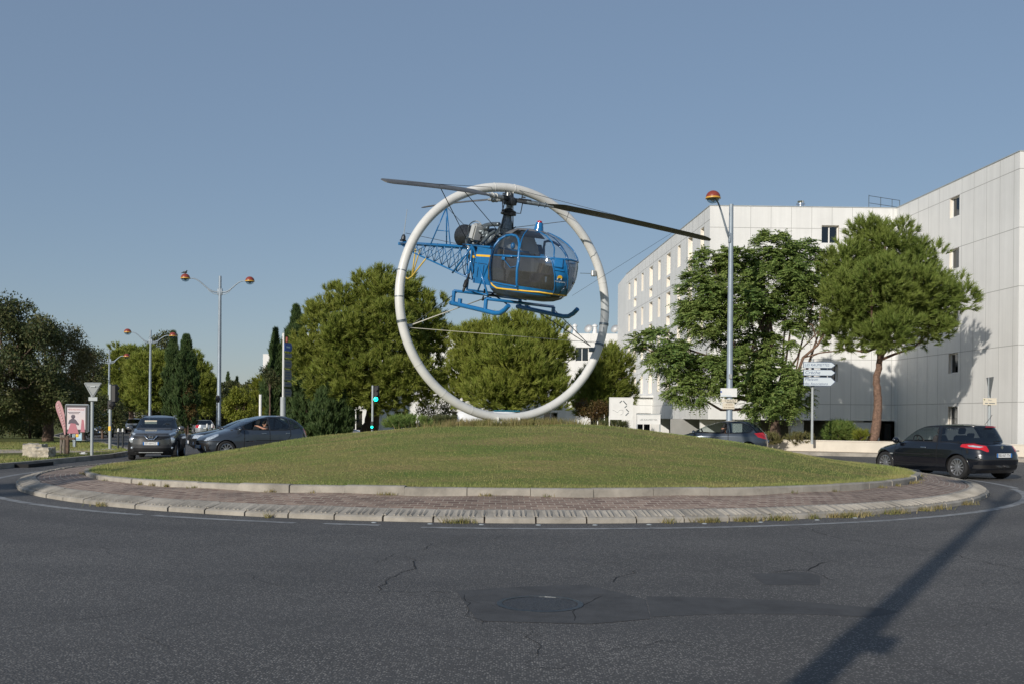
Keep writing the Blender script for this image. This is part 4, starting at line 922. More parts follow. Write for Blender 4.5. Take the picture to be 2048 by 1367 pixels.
for i, (px, top, w_, Y, lab) in enumerate(((612, 720, 56, 60, 'dark cypress bush under the left side of the big pine'), (650, 775, 60, 57, 'broad dark green bush under the big pine, left of the traffic light'), (685, 790, 40, 57.5, 'dark green bush closest to the left of the traffic light'))):
    cypress(lab, px, top, 866, w_, Y, 50+i, 1100, name='evergreen_bush')
Y = 74; lb = [E_(475, 815, Y, 27, 30), E_(462, 808, Y, 16, 18), E_(488, 806, Y, 16, 18), E_(478, 790, Y, 16, 12)]
tree('round_tree', 'small round bright yellow green tree right of the tall lamp post', 'tree', [C3(476, 866, Y), C3(476, 845, Y), C3(476, 815, Y)], .12, lb, 'lime_leaf', 'leaf', n=420, K=20, R=.28, S=.17, nl=8, seed=60, droop=.4)
Y = 84; lb = [E_(530, 790, Y, 26, 34), E_(515, 770, Y, 14, 20), E_(545, 770, Y, 20, 26), E_(525, 820, Y, 30, 30)]
tree('pale_green_tree', 'yellowish olive tree between the round tree and the direction sign', 'tree', [C3(532, 866, Y), C3(532, 840, Y), C3(532, 790, Y)], .16, lb, 'lime_leaf', 'needle', n=520, K=22, L=.38, Wd=.07, nl=8, seed=61)
Y = 63; lb = [E_(540, 752, Y, 12, 12), E_(530, 742, Y, 8, 8), E_(552, 762, Y, 8, 9)]
tree('dark_tree', 'small dark tree against the white block left of the direction sign', 'tree', [C3(540, 866, Y), C3(540, 800, Y), C3(540, 752, Y)], .07, lb, 'dark_leaf', 'leaf', n=130, K=18, R=.22, S=.12, nl=5, seed=62)
for i, (px, py, Y, rx, rz, lf_, lab) in enumerate(((420, 800, 130, 40, 34, 'dark_leaf', 'dark distant tree behind the tall lamp post'), (450, 785, 150, 34, 24, 'dark_leaf', 'dark distant tree under the two small cypress tips'), (505, 800, 120, 30, 32, 'dark_leaf', 'dark distant tree behind the round tree'), (425, 830, 112, 40, 24, 'olive_leaf', 'dull green bushes behind the silver estate car'), (210, 810, 120, 50, 40, 'dark_leaf', 'dark distant tree behind the black saloon'), (340, 820, 108, 60, 34, 'dark_leaf', 'dark bushes below the two big cypresses'), (270, 835, 112, 50, 24, 'dark_leaf', 'dark bushes behind the dark van and the silver car'))):
    lb = [E_(px, py, Y, rx, rz), E_(px-rx*.5, py-rz*.2, Y, rx*.5, rz*.7), E_(px+rx*.5, py-rz*.1, Y, rx*.5, rz*.8)]
    tree('distant_tree', lab, 'tree', [C3(px, 862, Y), C3(px, 840, Y), C3(px, py, Y)], .2, lb, lf_, 'leaf', n=520, K=16, R=.6, S=.32, nl=5, seed=70+i, inner=.4, twigs=0)
Y = 66; lb = [E_(745, 838, Y, 18, 16), E_(880, 825, Y, 20, 16), E_(850, 818, Y, 18, 14), E_(900, 812, Y, 16, 14)]
tree('small_tree', 'small thin tree in front of the low white building right of the big pine', 'tree', [C3(880, 866, Y), C3(880, 845, Y), C3(882, 825, Y)], .09, lb[1:], 'olive_leaf', 'leaf', n=170, K=14, R=.3, S=.14, nl=6, seed=80)
# bank of weeds and bushes right behind the mound and in the planting bed
def shrub(label, px, py, Y, rx, rz, leaf, n, seed, name='shrub', K=20, L=.3, zb=None):
    lb = [E_(px, py, Y, rx, rz), E_(px-rx*.5, py+rz*.2, Y, rx*.5, rz*.7), E_(px+rx*.5, py+rz*.1, Y, rx*.6, rz*.8)]
    x, y, _ = C3(px, py, Y); z = G(x, y) if zb is None else zb; b = (x, y, z)
    return tree(name, label, 'shrub', [b, (x, y, z+.15), (x, y, z+.3)], .04, lb, leaf, 'needle', n=n, K=K, L=L, Wd=.03, nl=5, seed=seed, up=1.0, inner=.2, twigs=1)
shrub('bushy bright green shrub in the planting bed under the pine', 1677, 866, 48, 26, 18, 'acacia_leaf', 200, 90, zb=ZW-.12)
shrub('small yellowish shrub in the planting bed right of the green shrub', 1722, 874, 45.6, 10, 8, 'lime_leaf', 50, 91, zb=ZW-.12, L=.2)
shrub('low scrub in the planting bed left of the direction sign pole', 1600, 880, 45.5, 26, 7, 'olive_leaf', 90, 92, zb=ZW-.12, L=.2)
shrub('low scrub at the foot of the feathery tree', 1530, 880, 45.0, 26, 8, 'olive_leaf', 90, 93, zb=ZW-.12, L=.2)
shrub('low green bushes beyond the mound just right of the traffic light', 815, 846, 47, 44, 9, 'acacia_leaf', 200, 94, L=.22)
shrub('low green hedge beyond the mound below the big pine branches', 890, 846, 50, 44, 8, 'dark_leaf', 200, 95, L=.22)
shrub('low dark hedge behind the map board legs', 1225, 852, 52, 26, 8, 'dark_leaf', 100, 96, L=.22)
o = MB().box((0, 0, .2), (1.15, .35, .5), bev=.1).build('stone_block', 'stone'); p = W(822, 846, 46); o.location = (p.x, p.y, .42); o.rotation_euler = (.1, .25, .3); tag(o, 'pale slanting stone slab on the far side of the mound right of the traffic light', 'stone')
o = MB().box((0, 0, .1), (.5, .3, .3), bev=.08).build('stone_block', 'stone'); p = W(1092, 845, 30); o.location = (p.x, p.y, MZ(p.x, p.y)-.02); o.rotation_euler = (.1, -.1, .5); tag(o, 'small pale stone on the mound right of the foot of the ring', 'stone')
# tree out of the frame on the left whose shade falls across the end of the island
tree('roadside_tree', 'tree outside the left edge of the photo, shading the end of the kerb', 'tree', [(-18.8, 5.0, 0), (-18.7, 5.0, 2.5), (-18.8, 5.1, 5)], .22, [(-18.8, 5.0, 5.6, 1.9, 1.9, 1.7), (-19.8, 5.0, 5.0, 1.2, 1.2, 1.1), (-18.0, 5.7, 5.2, 1.0, 1.0, .9)], 'dark_leaf', 'leaf', n=420, K=20, R=.35, S=.14, nl=8, seed=97)
# woods closing the horizon
P_ = []; 
for i in range(2600):
    a = rng.uniform(-1.0, 1.0); r = rng.uniform(230, 300); x = r*math.sin(a); y = r*math.cos(a); h = 5+3*math.sin(a*31)+2*math.sin(a*77); P_.append((x, y, rng.uniform(-.5, max(1.5, h))))
P_ = np.array(P_); V, Fc = leaves(P_, unit(rng.normal(size=P_.shape)+np.array([0, 0, 1.])), 14, 3.0, 1.6)
kind(mesh('far_wood', V, Fc, 'dark_leaf'), 'stuff')
# ------------------------------------------------------------- level-ring hull used for vehicle bodies and the cabin bubble
def curve(pts):
    a = np.array(pts, dtype=float); return lambda z: np.interp(z, a[:, 0], a[:, 1])
def hull(F, Rr, Wd, nf, nr, xm, H, cell=.024, M_=250, crown=.05):
    """F, Rr: (z, x) limits; Wd: (z, half width); nf/nr: (z, exponent).  returns P[rows, 2M, 3], normals flag"""
    f, r, w, ef, er = curve(F), curve(Rr), curve(Wd), curve(nf), curve(nr)
    z0 = F[0][0]; z1 = F[-1][0]; zs = [z0]
    while zs[-1] < z1:
        z = zs[-1]; d = .002
        s = math.sqrt(1+max(abs(f(z+d)-f(z))/d, abs(r(z+d)-r(z))/d, abs(w(z+d)-w(z))/d)**2)
        zs.append(min(z1, z+cell/s))
    rows = [(z, f(z), r(z), w(z), ef(z), er(z)) for z in zs]
    for k in range(1, 9):
        s = 1-k/8; s2 = max(s, .001); z = z1+crown*(1-s*s)
        xf, xr = f(z1), r(z1); xc = (xf+xr)/2
        rows.append((z, xc+(xf-xc)*s2, xc+(xr-xc)*s2, w(z1)*s2, ef(z1), er(z1)))
    th = np.linspace(0, np.pi, 900); P = []
    for z, xf, xr, ww, a, b in rows:
        xm_ = min(max(xm, xr+.05*(xf-xr)), xf-.05*(xf-xr)) if xf > xr else xm
        c, s = np.cos(th), np.sin(th)
        e = np.where(c >= 0, a, b)
        x = xm_+np.where(c >= 0, (xf-xm_), (xm_-xr))*np.sign(c)*np.abs(c)**(2/e); y = ww*np.abs(s)**(2/e)
        L = np.r_[0, np.cumsum(np.hypot(np.diff(x), np.diff(y)))]; t = np.linspace(0, L[-1], M_)
        x, y = np.interp(t, L, x), np.interp(t, L, y)
        P.append(np.stack([np.r_[x, x[-2:0:-1]], np.r_[y, -y[-2:0:-1]], np.full(2*M_-2, z)], -1))
    def ys(x, z):
        xf, xr, ww = float(f(z)), float(r(z)), float(w(z)); xm_ = min(max(xm, xr+.05*(xf-xr)), xf-.05*(xf-xr))
        if x >= xm_: q = abs((x-xm_)/(xf-xm_)); e = float(ef(z))
        else: q = abs((xm_-x)/(xm_-xr)); e = float(er(z))
        return ww*max(0, 1-min(1, q)**e)**(1/e)
    def xs(y, z, front=True):
        xf, xr, ww = float(f(z)), float(r(z)), float(w(z)); xm_ = min(max(xm, xr+.05*(xf-xr)), xf-.05*(xf-xr)); q = min(1, abs(y)/ww)
        e = float(ef(z) if front else er(z)); k = max(0, 1-q**e)**(1/e)
        return xm_+(xf-xm_)*k if front else xm_-(xm_-xr)*k
    return np.array(P), ys, xs
def sdf(poly, X, Y):
    p = np.array(poly, dtype=float); d = np.full(X.shape, 1e9); ins = np.zeros(X.shape, bool); n = len(p)
    for i in range(n):
        a, b = p[i], p[(i+1) % n]; e = b-a; wx, wy = X-a[0], Y-a[1]
        t = np.clip((wx*e[0]+wy*e[1])/max(e@e, 1e-9), 0, 1); d = np.minimum(d, np.hypot(wx-e[0]*t, wy-e[1]*t))
        c = ((a[1] > Y) != (b[1] > Y)); xx = (b[0]-a[0])*(Y-a[1])/np.where(abs(b[1]-a[1]) < 1e-9, 1e-9, b[1]-a[1])+a[0]; ins ^= c & (X < xx)
    return np.where(ins, -d, d)
def near(line, X, Y, t):
    p = np.array(line, dtype=float); d = np.full(X.shape, 1e9)
    for a, b in zip(p[:-1], p[1:]):
        e = b-a; wx, wy = X-a[0], Y-a[1]; q = np.clip((wx*e[0]+wy*e[1])/max(e@e, 1e-9), 0, 1); d = np.minimum(d, np.hypot(wx-e[0]*q, wy-e[1]*q))
    return d < t
SEP = set(); GAP_K = 8
def split(P, key, mats, parent, skip=()):
    n, m = P.shape[:2]; V = P.reshape(-1, 3); i = np.arange(n-1)[:, None]; j = np.arange(m)[None, :]; j2 = (j+1) % m
    Fc = np.stack([i*m+j, i*m+j2, (i+1)*m+j2, (i+1)*m+j], -1).reshape(-1, 4); key = key.ravel(); out = {}
    for k, (name, mt) in mats.items():
        q = Fc[key == k]
        if k in skip or len(q) == 0: continue
        if k in SEP:
            par = {}
            def find(a):
                while par[a] != a: par[a] = par[par[a]]; a = par[a]
                return a
            for t in q.tolist():
                for a in t: par.setdefault(a, a)
                r0 = find(t[0])
                for a in t[1:]: par[find(a)] = r0
            rt_ = np.array([find(int(t[0])) for t in q]); ids, cnt = np.unique(rt_, return_counts=True)
            big = [i for i, c in zip(ids, cnt) if c >= (30 if k == GAP_K else 6) or len(ids) == 1]
            for i in big:
                qq = q[rt_ == i]; u, inv = np.unique(qq, return_inverse=True); out[k] = mesh(name, V[u], inv.reshape(-1, 4), mt, parent, smooth=True)
            continue
        u, inv = np.unique(q, return_inverse=True)
        out[k] = mesh(name, V[u], inv.reshape(-1, 4), mt, parent, smooth=True)
    return out
def cells(P):
    Q = (P[:-1]+P[1:])/2; Q = (Q+np.roll(Q, -1, 1))/2
    t = np.roll(P, -1, 1)-P; t = (t[:-1]+t[1:])/2; n = np.stack([t[..., 1], -t[..., 0]], -1); n /= np.maximum(np.linalg.norm(n, axis=-1, keepdims=True), 1e-9)
    return Q[..., 0], Q[..., 1], Q[..., 2], n[..., 0], n[..., 1]
BODY, WIN, WS, RW, LAMP, TAIL, GRILL, TRIM, GAP, CUT, BUMP, WOPEN, ROOFP, DOOR = range(14)
RLMP = 14
SEPC = {WIN, WS, RW, LAMP, TAIL, GRILL, RLMP, TRIM, GAP}
def wheel(parent, x, y, r, wd, spokes=10, big=.70, rimmat='rim', wide=.045):
    s = 1 if y > 0 else -1
    root = bpy.data.objects.new('wheel', None); link(root, parent); root.location = (x, y, r)
    root.rotation_euler = (R_(-90*s), 0, 0); root.empty_display_size = .1
    hw = wd/2; rr = r*big
    t = MB().lathe([(rr, -hw), (r*.9, -hw), (r*.985, -hw*.8), (r, -hw*.45), (r, hw*.45), (r*.985, hw*.8), (r*.93, hw), (rr*1.03, hw*.97), (rr, hw*.7), (rr, -hw)], n=48)
    t.build('tyre', 'rubber', root, True, 40)
    m = MB(); m.lathe([(rr, -hw*.8), (rr, hw*.8), (rr*.93, hw*.82), (rr*.9, hw*.3), (rr*.9, -hw*.8)], n=48)
    m.lathe([(.0, hw*.72), (.05, hw*.7), (.065, hw*.5), (.06, 0)][::-1], n=20)
    for k in range(spokes):
        a = 2*math.pi*k/spokes; m.box(((rr*.92+.04)/2, 0, hw*.52), (rr*.9-.02, wide, .025), mx=Matrix.Rotation(a, 4, 'Z'))
    m.build('rim', rimmat, root, True, 30)
    MB().lathe([(rr*.94, -.03), (rr*.94, -.01), (0, -.01)], n=30).build('shaded_brake_disc', 'gap', root)  # brake disc coloured near-black to paint the shade between the spokes
    return root
def seatobj(parent, x, y, z, name='seat'):
    m = MB(); m.box((x+.05, y, z+.12), (.5, .48, .16), bev=.05)
    T = Matrix.Translation((x-.2, y, z+.5)) @ Matrix.Rotation(R_(-14), 4, 'Y')
    m.box((0, 0, 0), (.14, .48, .66), mx=T, bev=.06); m.box((0, 0, .45), (.09, .26, .18), mx=T, bev=.04)
    return m.build(name, 'seat', parent)
def mirror(parent, x, y, z, m):
    s = 1 if y > 0 else -1
    b = MB().ball((0, s*.1, 0), (.07, .12, .085), n=16, m=10); b.tube([(0, -s*.06, -.05), (0, s*.04, -.03)], .022)
    o = b.build('mirror', m, parent, True); o.location = (x, y, z); return o
def car(name, label, paint, loc, hd, F, Rr, Wd, H, xm, polys, wb, wr, group=None, nf=None, nr=None, cell=.024, M_=250, front=None, rear=None,
        lines=(), opened=(), glassm='car_glass_dark', ws='windscreen', arch=None, cladding=False, spokes=10, rimmat='rim', seats=True, cat='car', extra=None, zs=1.0):
    root = thing(name, label, cat, loc, R_(hd), group)
    nf = nf or [(F[0][0], 3.4), (.9, 3.0), (F[-1][0], 3.2)]; nr = nr or [(F[0][0], 4.5), (.9, 4.0), (F[-1][0], 3.6)]
    P, ys, xs = hull(F, Rr, Wd, nf, nr, xm, H, cell, M_)
    X, Y, Z, NX, NY = cells(P); K = np.full(X.shape, BODY); side = np.abs(NY) > .55; lift = np.abs(Y) > .25
    zb, zt = polys['belt'], polys['top']
    # windscreen and rear window live on the front / back of the upper body
    yA = polys.get('yA', .88); w = curve(Wd)(Z)
    gz = (Z > zb) & (Z < zt)
    K[gz & (NX > .35) & (np.abs(Y) < yA*w) & (Z > polys.get('wsb', zb))] = WS
    yR = polys.get('yR', .84); K[gz & (NX < -.35) & (np.abs(Y) < yR*w) & (Z > polys.get('rwb', zb)) & (Z < polys.get('rwt', zt))] = RW
    for k, pl in enumerate(polys['side']):
        d = sdf(pl, X, Z); sd = side & (d < .03)
        K[sd] = TRIM
        for s in (1, -1):
            K[side & (d < 0) & (Y*s > 0)] = WOPEN if (k, s) in opened else WIN
    for ln in lines: K[side & near(ln, X, Z, .0115) & (K == BODY)] = GAP
    if front: front(K, X, Y, Z, NX, NY)
    if rear: rear(K, X, Y, Z, NX, NY)
    ar = arch or wr+.045
    for xw in wb:
        dd = np.hypot(X-xw, Z-wr)
        if cladding: K[lift & (dd < ar+.075) & (Z < .95) & (np.abs(Y) > .5) & side] = BUMP
        K[lift & (dd < ar) & (np.abs(Y) > .45)] = CUT
    if cladding: K[side & (Z < .40) & (K == BODY)] = BUMP
    SEP.clear(); SEP.update(SEPC)
    split(P, K, {BODY: ('body', paint), WIN: ('side_window', glassm), WS: ('windscreen', ws), RW: ('rear_window', glassm), LAMP: ('headlight', 'clear_lamp'),
                 TAIL: ('tail_light', 'tail_red'), GRILL: ('grille', 'black'), RLMP: ('reversing_light', 'clear_lamp'), TRIM: ('window_trim', 'trim'), GAP: ('door_seam', 'gap'), BUMP: ('cladding', 'rubber'), ROOFP: ('roof_panel', 'trim')}, root); SEP.clear()
    # arches, floor, wheels
    ww = float(curve(Wd)(wr)); a = MB()
    for xw in wb:
        for s in (1, -1):
            pts = []
            for q in range(-20, 201, 10):
                x = xw+ar*math.cos(R_(q)); z = wr+ar*math.sin(R_(q))
                if z > F[0][0]: pts.append((x, s*(ys(x, z)-.004), z))
            MB().tube(pts, .014, 6).build('arch_lip', 'rubber' if cladding else paint, root, True)
    for xw in wb:
        for s in (1, -1):
            il = MB(); n0 = 0; k = 15
            for q in range(k):
                t = R_(-25+230*q/(k-1)); 
                for yy in (ww*.35, ww*.965): il.v.append((xw+(ar+.005)*math.cos(t), s*yy, wr+(ar+.005)*math.sin(t)))
            for q in range(k-1): il.f.append((n0+2*q, n0+2*q+1, n0+2*q+3, n0+2*q+2))
            il.f.append(tuple(n0+2*q for q in range(k)))
            il.build('arch_liner', 'gap', root)
    x0, x1 = float(curve(Rr)(F[0][0])), float(curve(F)(F[0][0]))
    fl = MB(); fl.box(((x0+x1)/2, 0, F[0][0]+.03), (x1-x0-.3, ww*1.35, .04))
    fl.box(((x0+x1)/2-.1, 0, .55), (x1-x0-1.5, ww*1.5, .03)); fl.build('floor', 'interior', root)
    xd = max(P[(P[..., 2] > zb-.03) & (P[..., 2] < zb+.03)][:, 0])
    d = MB().box((min(xd-.28, wb[1]-.42), 0, zb-.1), (.45, ww*1.5, .2), bev=.06); d.build('dashboard', 'interior', root)
    ss = MB(); sx = min(xd-.62, wb[1]-.76); T = Matrix.Translation((sx, .36, zb-.0)) @ Matrix.Rotation(R_(-66), 4, 'Y')
    ss.tube([T @ Vector((.185*math.cos(q), .185*math.sin(q), 0)) for q in np.linspace(0, 2*math.pi, 25)[:-1]], .016, 8, True)
    for q in (0, 120, 240): ss.tube([T @ Vector((0, 0, -.02)), T @ Vector((.18*math.cos(R_(q)), .18*math.sin(R_(q)), 0))], .014, 6)
    ss.tube([T @ Vector((0, 0, 0)), T @ Vector((0, 0, -.35))], .03); ss.build('steering_wheel', 'trim', root, True)
    if seats:
        for y in (.37, -.37): seatobj(root, sx-.52, y, .32)
        m = MB(); m.box((sx-1.45, 0, .5), (.5, 1.2, .18), bev=.05); T2 = Matrix.Translation((sx-1.72, 0, .82)) @ Matrix.Rotation(R_(-16), 4, 'Y'); m.box((0, 0, 0), (.14, 1.2, .55), mx=T2, bev=.05)
        for y in (-.36, .36): m.box((0, y, .34), (.08, .24, .14), mx=T2, bev=.03)
        m.build('back_seat', 'seat', root)
    for xw in wb:
        for s in (1, -1): wheel(root, xw, s*(ww-.115), wr, .2, spokes, rimmat=rimmat, wide=.036 if spokes > 8 else .06)
    root['_'] = 0; del root['_']
    if extra: extra(root, ys, xs)
    return root
def plate(parent, x, y, z, front=True, txt=None, yaw=0, tilt=0):
    T = Matrix.Translation((x, y, z)) @ Matrix.Rotation((R_(90) if front else R_(-90))+yaw, 4, 'Z') @ FRONT @ Matrix.Rotation(tilt, 4, 'X')
    o = MB().box((0, 0, 0), (.52, .11, .012), mx=T, bev=.004).build('number_plate', 'plate_white', parent)
    b = MB()
    for q in (-.238, .238): b.box((q, 0, .003), (.044, .108, .012), mx=T)
    b.build('plate_band', 'plate_blue', o)
    if txt: text('plate_text', txt, .105, 'ink', o, T @ Matrix.Translation((0, 0, .007)), .001, 0, sx=.82)
    return o
def handles(root, ys, xsl, z=.86, m='chrome'):
    for x in xsl:
        for s in (1, -1):
            y = ys(x, z)+.012; h = MB().box((x, s*y, z), (.17, .028, .028), bev=.01)
            h.build('door_handle', m, root)
# ------------------------------------------------------------- people
def person(label, mw, pose, shirt='shirt_dark', skin='skin', glasses=True, cap=False):
    """pose: dict of joint positions in the person's frame (x forward, y left, z up, origin at the seat)"""
    root = thing('person', label, 'person', mw=mw)
    v = []; e = []; r = []
    def J(p, rad, par=None):
        v.append(p); r.append(rad)
        if par is not None: e.append((par, len(v)-1))
        return len(v)-1
    hip = J((0, 0, .1), .14); sp = J((-.05, 0, .3), .14, hip); ch = J((-.08, 0, .5), .155, sp); nk = J((-.06, 0, .63), .062, ch)
    hd = J((-.03, 0, .70), .062, nk); h2 = J((-.015, 0, .78), .092, hd); h3 = J((-.02, 0, .85), .088, h2)
    for s, k in ((1, 'L'), (-1, 'R')):
        sh = J((-.08, s*.19, .57), .07, ch); el = J(pose['el'+k], .047, sh); wr = J(pose['wr'+k], .030, el); pm = J(pose['pm'+k], .036, wr)
        d = (Vector(pose['pm'+k])-Vector(pose['wr'+k])).normalized(); sd_ = Vector((0, 0, 1)).cross(d).normalized()
        for i, (off, ln) in enumerate(((-.03, .055), (-.01, .065), (.01, .062), (.03, .05))):
            a = Vector(pose['pm'+k])+sd_*off+d*.03; b = a+d*ln*.6; c = b+d*ln*.2-Vector((0, 0, ln*.5))
            q = J(tuple(a), .010, pm); q = J(tuple(b), .009, q); J(tuple(c), .008, q)
        a = Vector(pose['pm'+k])+sd_*.045*-s; q = J(tuple(a), .011, pm); J(tuple(a+d*.03+Vector((0, 0, .02))), .009, q)
        th = J((.12, s*.1, .09), .095, hip); kn = J((.46, s*.13, .16), .066, th); an = J((.74, s*.12, -.14), .045, kn); J((.86, s*.12, -.16), .035, an)
    me = bpy.data.meshes.new('figure'); me.from_pydata(v, e, []); ob = bpy.data.objects.new('figure', me); C.objects.link(ob)
    ob.modifiers.new('s', 'SKIN'); sv = me.skin_vertices[0].data
    for i, q in enumerate(r): sv[i].radius = (q, q)
    sv[0].use_root = True
    sb = ob.modifiers.new('b', 'SUBSURF'); sb.levels = 2; sb.render_levels = 2
    m2 = bpy.data.meshes.new_from_object(ob.evaluated_get(bpy.context.evaluated_depsgraph_get())); bpy.data.objects.remove(ob)
    # face relief: nose, brow, chin pulled out of the head, eyes pushed in
    for q in m2.vertices:
        c = q.co
        if c.z > .68 and abs(c.y) < .1 and c.x > -.02:
            dn = math.exp(-((c.y/.014)**2+((c.z-.775)/.02)**2)); c.x += .026*dn
            c.x += .010*math.exp(-((c.y/.03)**2+((c.z-.705)/.018)**2)); c.x -= .010*math.exp(-(((abs(c.y)-.032)/.014)**2+((c.z-.80)/.012)**2))
        if c.z > .66: c.y *= .84
    m2.polygons.foreach_set('use_smooth', np.ones(len(m2.polygons), dtype=bool)); m2.materials.clear(); m2.materials.append(M[skin])
    link(bpy.data.objects.new('body', m2), root)
    # shirt: the torso and upper arms blown up by a few millimetres
    bm = __import__('bmesh').new(); bm.from_mesh(m2); bm.normal_update()
    for q in bm.verts: q.co += q.normal*.012
    dl = [q for q in bm.verts if q.co.z > .625 or q.co.z < .06 or (abs(q.co.y) < .3 and q.co.x > .10) or q.co.x > .20]
    __import__('bmesh').ops.delete(bm, geom=dl, context='VERTS')
    m3 = bpy.data.meshes.new('shirt'); bm.to_mesh(m3); bm.free(); m3.materials.clear(); m3.materials.append(M[shirt]); link(bpy.data.objects.new('shirt', m3), root)
    hr = MB().ball((-.035, 0, .82), (.102, .086, .092), n=18, m=10, lo=-.15); hr.ball((-.06, 0, .79), (.085, .082, .09), n=16, m=10); hr.build('hair', 'hair', root, True)
    er = MB()
    for s in (1, -1): er.ball((-.02, s*.082, .785), (.018, .008, .026), n=8, m=6)
    er.build('ear', skin, root, True)
    if glasses:
        g = MB()
        for s in (1, -1): g.ball((.072, s*.032, .80), (.008, .026, .018), n=12, m=6)
        g.tube([(.075, -.02, .805), (.075, .02, .805)], .004)
        for s in (1, -1): g.tube([(.07, s*.055, .805), (-.02, s*.086, .805)], .004)
        g.build('sunglasses', 'black', root)
    return root
# ------------------------------------------------------------- ring monument
rb = (-.1418, 25.3, MZ(-.14, 25.3)-.05); RX, RYY, RZ, RAD, RA = -.1418, 25.3, 4.43, 2.909, .46598
ring = thing('ring_monument', 'big white steel ring standing upright on the grass mound around the helicopter', 'monument', rb)
def rp(t, dr=0, dn=0):     # point of the ring in the monument's frame
    t = R_(t); c = (RAD+dr)*math.cos(t); n = Vector((-math.sin(RA), math.cos(RA), 0))
    return Vector((RX+c*math.cos(RA), RYY+c*math.sin(RA), RZ+(RAD+dr)*math.sin(t)))+n*dn-Vector(rb)
tb = MB(); tb.tube([rp(k*2.5) for k in range(144)], .113, 20, True); tb.build('ring_tube', 'ring_white', ring, True)
for t in (168, 180.5, 192, 214, 233, 322, 341, 352, 14, 87, 98, 250, 295):
    c = rp(t); d = (rp(t+1)-rp(t-1)).normalized()
    big = t in (192, 341, 352)
    m = MB(); m.lathe([(.115, -.012), (.118, -.012), (.118, .012), (.115, .012)] if not big else [(.115, -.03), (.126, -.03), (.126, .03), (.115, .03)], mx=axis(c, d), n=24)
    m.build('clamp', 'grey_metal' if t in (180.5, 192, 341, 352, 168) else 'ring_white', ring, True, 40)
m = MB(); T0 = Matrix.Translation(rp(270)) @ Matrix.Rotation(RA, 4, 'Z'); m.box((0, 0, -.13), (.9, .4, .07), mx=T0, bev=.015)
for s in (-1, 1): m.box((s*.30, 0, -.05), (.04, .34, .12), mx=T0, bev=.01)
m.build('foot_plate', 'white_paint', ring)
m = MB(); q = rp(90, -.16); m.box(q, (.10, .06, .2), rz=RA, bev=.01); m.tube([rp(90, -.1)+Vector((.12, 0, .1)), rp(90, -.1)+Vector((.12, 0, -.55))], .013); m.build('hanger', 'pale_metal', ring)
m = MB(); m.box(rp(20, -.2), (.14, .10, .16), rz=RA, bev=.02); m.box(rp(20, -.12), (.16, .04, .06), rz=RA); m.build('bracket', 'pale_metal', ring)
MB().tube([rp(20, -.22), rp(20, -.22)+Vector((-.35, -.05, 0))], .008).build('rod', 'chrome', ring)
m = MB(); T0 = Matrix.Translation(rp(338)) @ Matrix.Rotation(RA, 4, 'Z'); m.box((-.16, 0, 0), (.22, .08, .12), mx=T0, bev=.02); m.tube([(-.26, 0, 0), (.2, -.12, 0)], .03)
o = m.build('anchor', 'grey_metal', ring); 
m = MB(); m.box(rp(195, -.16), (.16, .06, .08), rz=RA, bev=.01); m.build('anchor', 'grey_metal', ring)
# ------------------------------------------------------------- helicopter
HP = Vector((-.0913, 24.801, 6.937))
HM = Matrix.Translation(HP) @ Matrix.Rotation(R_(-53.075), 4, 'Z') @ Matrix.Rotation(R_(11.198), 4, 'Y') @ Matrix.Rotation(R_(-.975), 4, 'X')
HI = HM.inverted(); CAMH = HI @ Vector((0, 0, H))
def hray(px, py): return ((HI @ W(px, py, 25.))-CAMH).normalized()
def hp(px, py, y, ax=1):
    d = hray(px, py); return CAMH+d*((y-CAMH[ax])/d[ax])
heli = thing('helicopter', 'blue helicopter with glass bubble nose, lattice tail and skids hung inside the ring', 'helicopter', mw=HM)
F = [(-2.36, 1.6), (-2.32, 1.95), (-2.24, 2.22), (-2.10, 2.42), (-1.92, 2.57), (-1.7, 2.67), (-1.45, 2.69), (-1.25, 2.64), (-1.08, 2.50), (-.94, 2.28), (-.82, 1.98), (-.74, 1.66), (-.70, 1.42)]
Rr = [(-2.36, .62), (-2.25, .50), (-2.0, .44), (-1.3, .42), (-.95, .46), (-.80, .52), (-.70, .62)]
Wd = [(-2.36, .50), (-2.31, .62), (-2.20, .72), (-2.0, .79), (-1.7, .82), (-1.4, .805), (-1.2, .77), (-1.0, .66), (-.86, .53), (-.77, .40), (-.70, .26)]
P, hy, hx = hull(F, Rr, Wd, [(-2.36, 2.2), (-.7, 2.1)], [(-2.36, 6), (-1, 5), (-.7, 3)], 1.05, -.66, .022, 200, .03)
fF, fR = curve(F), curve(Rr)
def hs(px, py):
    """point of the cabin skin seen at a pixel"""
    d = hray(px, py); best = None; bg_ = 9
    for i in range(900):
        p = CAMH+d*(21+i*.008); x, y, z = p
        if not (-2.36 < z < -.70): continue
        if not (fR(z) < x < fF(z)): g = .3+abs(x-1.5)
        else: g = abs(y)-hy(x, z)
        if g < bg_: bg_ = g; best = p.copy()
        if g < 0: break
    return best
X, Y, Z, NX, NY = cells(P); K = np.full(X.shape, 0)     # 0 upper glass
bar = np.interp(X, [.4, 1.8, 2.8], [-1.42, -1.36, -1.29])
K[Z < bar] = 1
K[(Z < -2.05)] = 2
K[(Z < -2.20)] = 3
K[(X < .68) & (Z < -1.0)] = 2
K[(NX < -.6)] = 4
K[(Z > -.86) & (X < .95)] = 5
K[(Z > -.735) & (X < 1.75)] = 5
ep = [hs(1100, 517), hs(1128, 519), hs(1133, 545), hs(1134, 575), hs(1130, 592), hs(1104, 590), hs(1108, 560), hs(1106, 538)]
epoly = [(p.y, p.z) for p in ep]
K[(NX > .1) & (Z < bar) & (sdf(epoly, Y, Z) < 0)] = 2
K[(Y > .0) & (NX > .1) & (Z < bar) & (sdf([(-y-.12, z) for y, z in epoly], Y, Z) < 0)] = 1
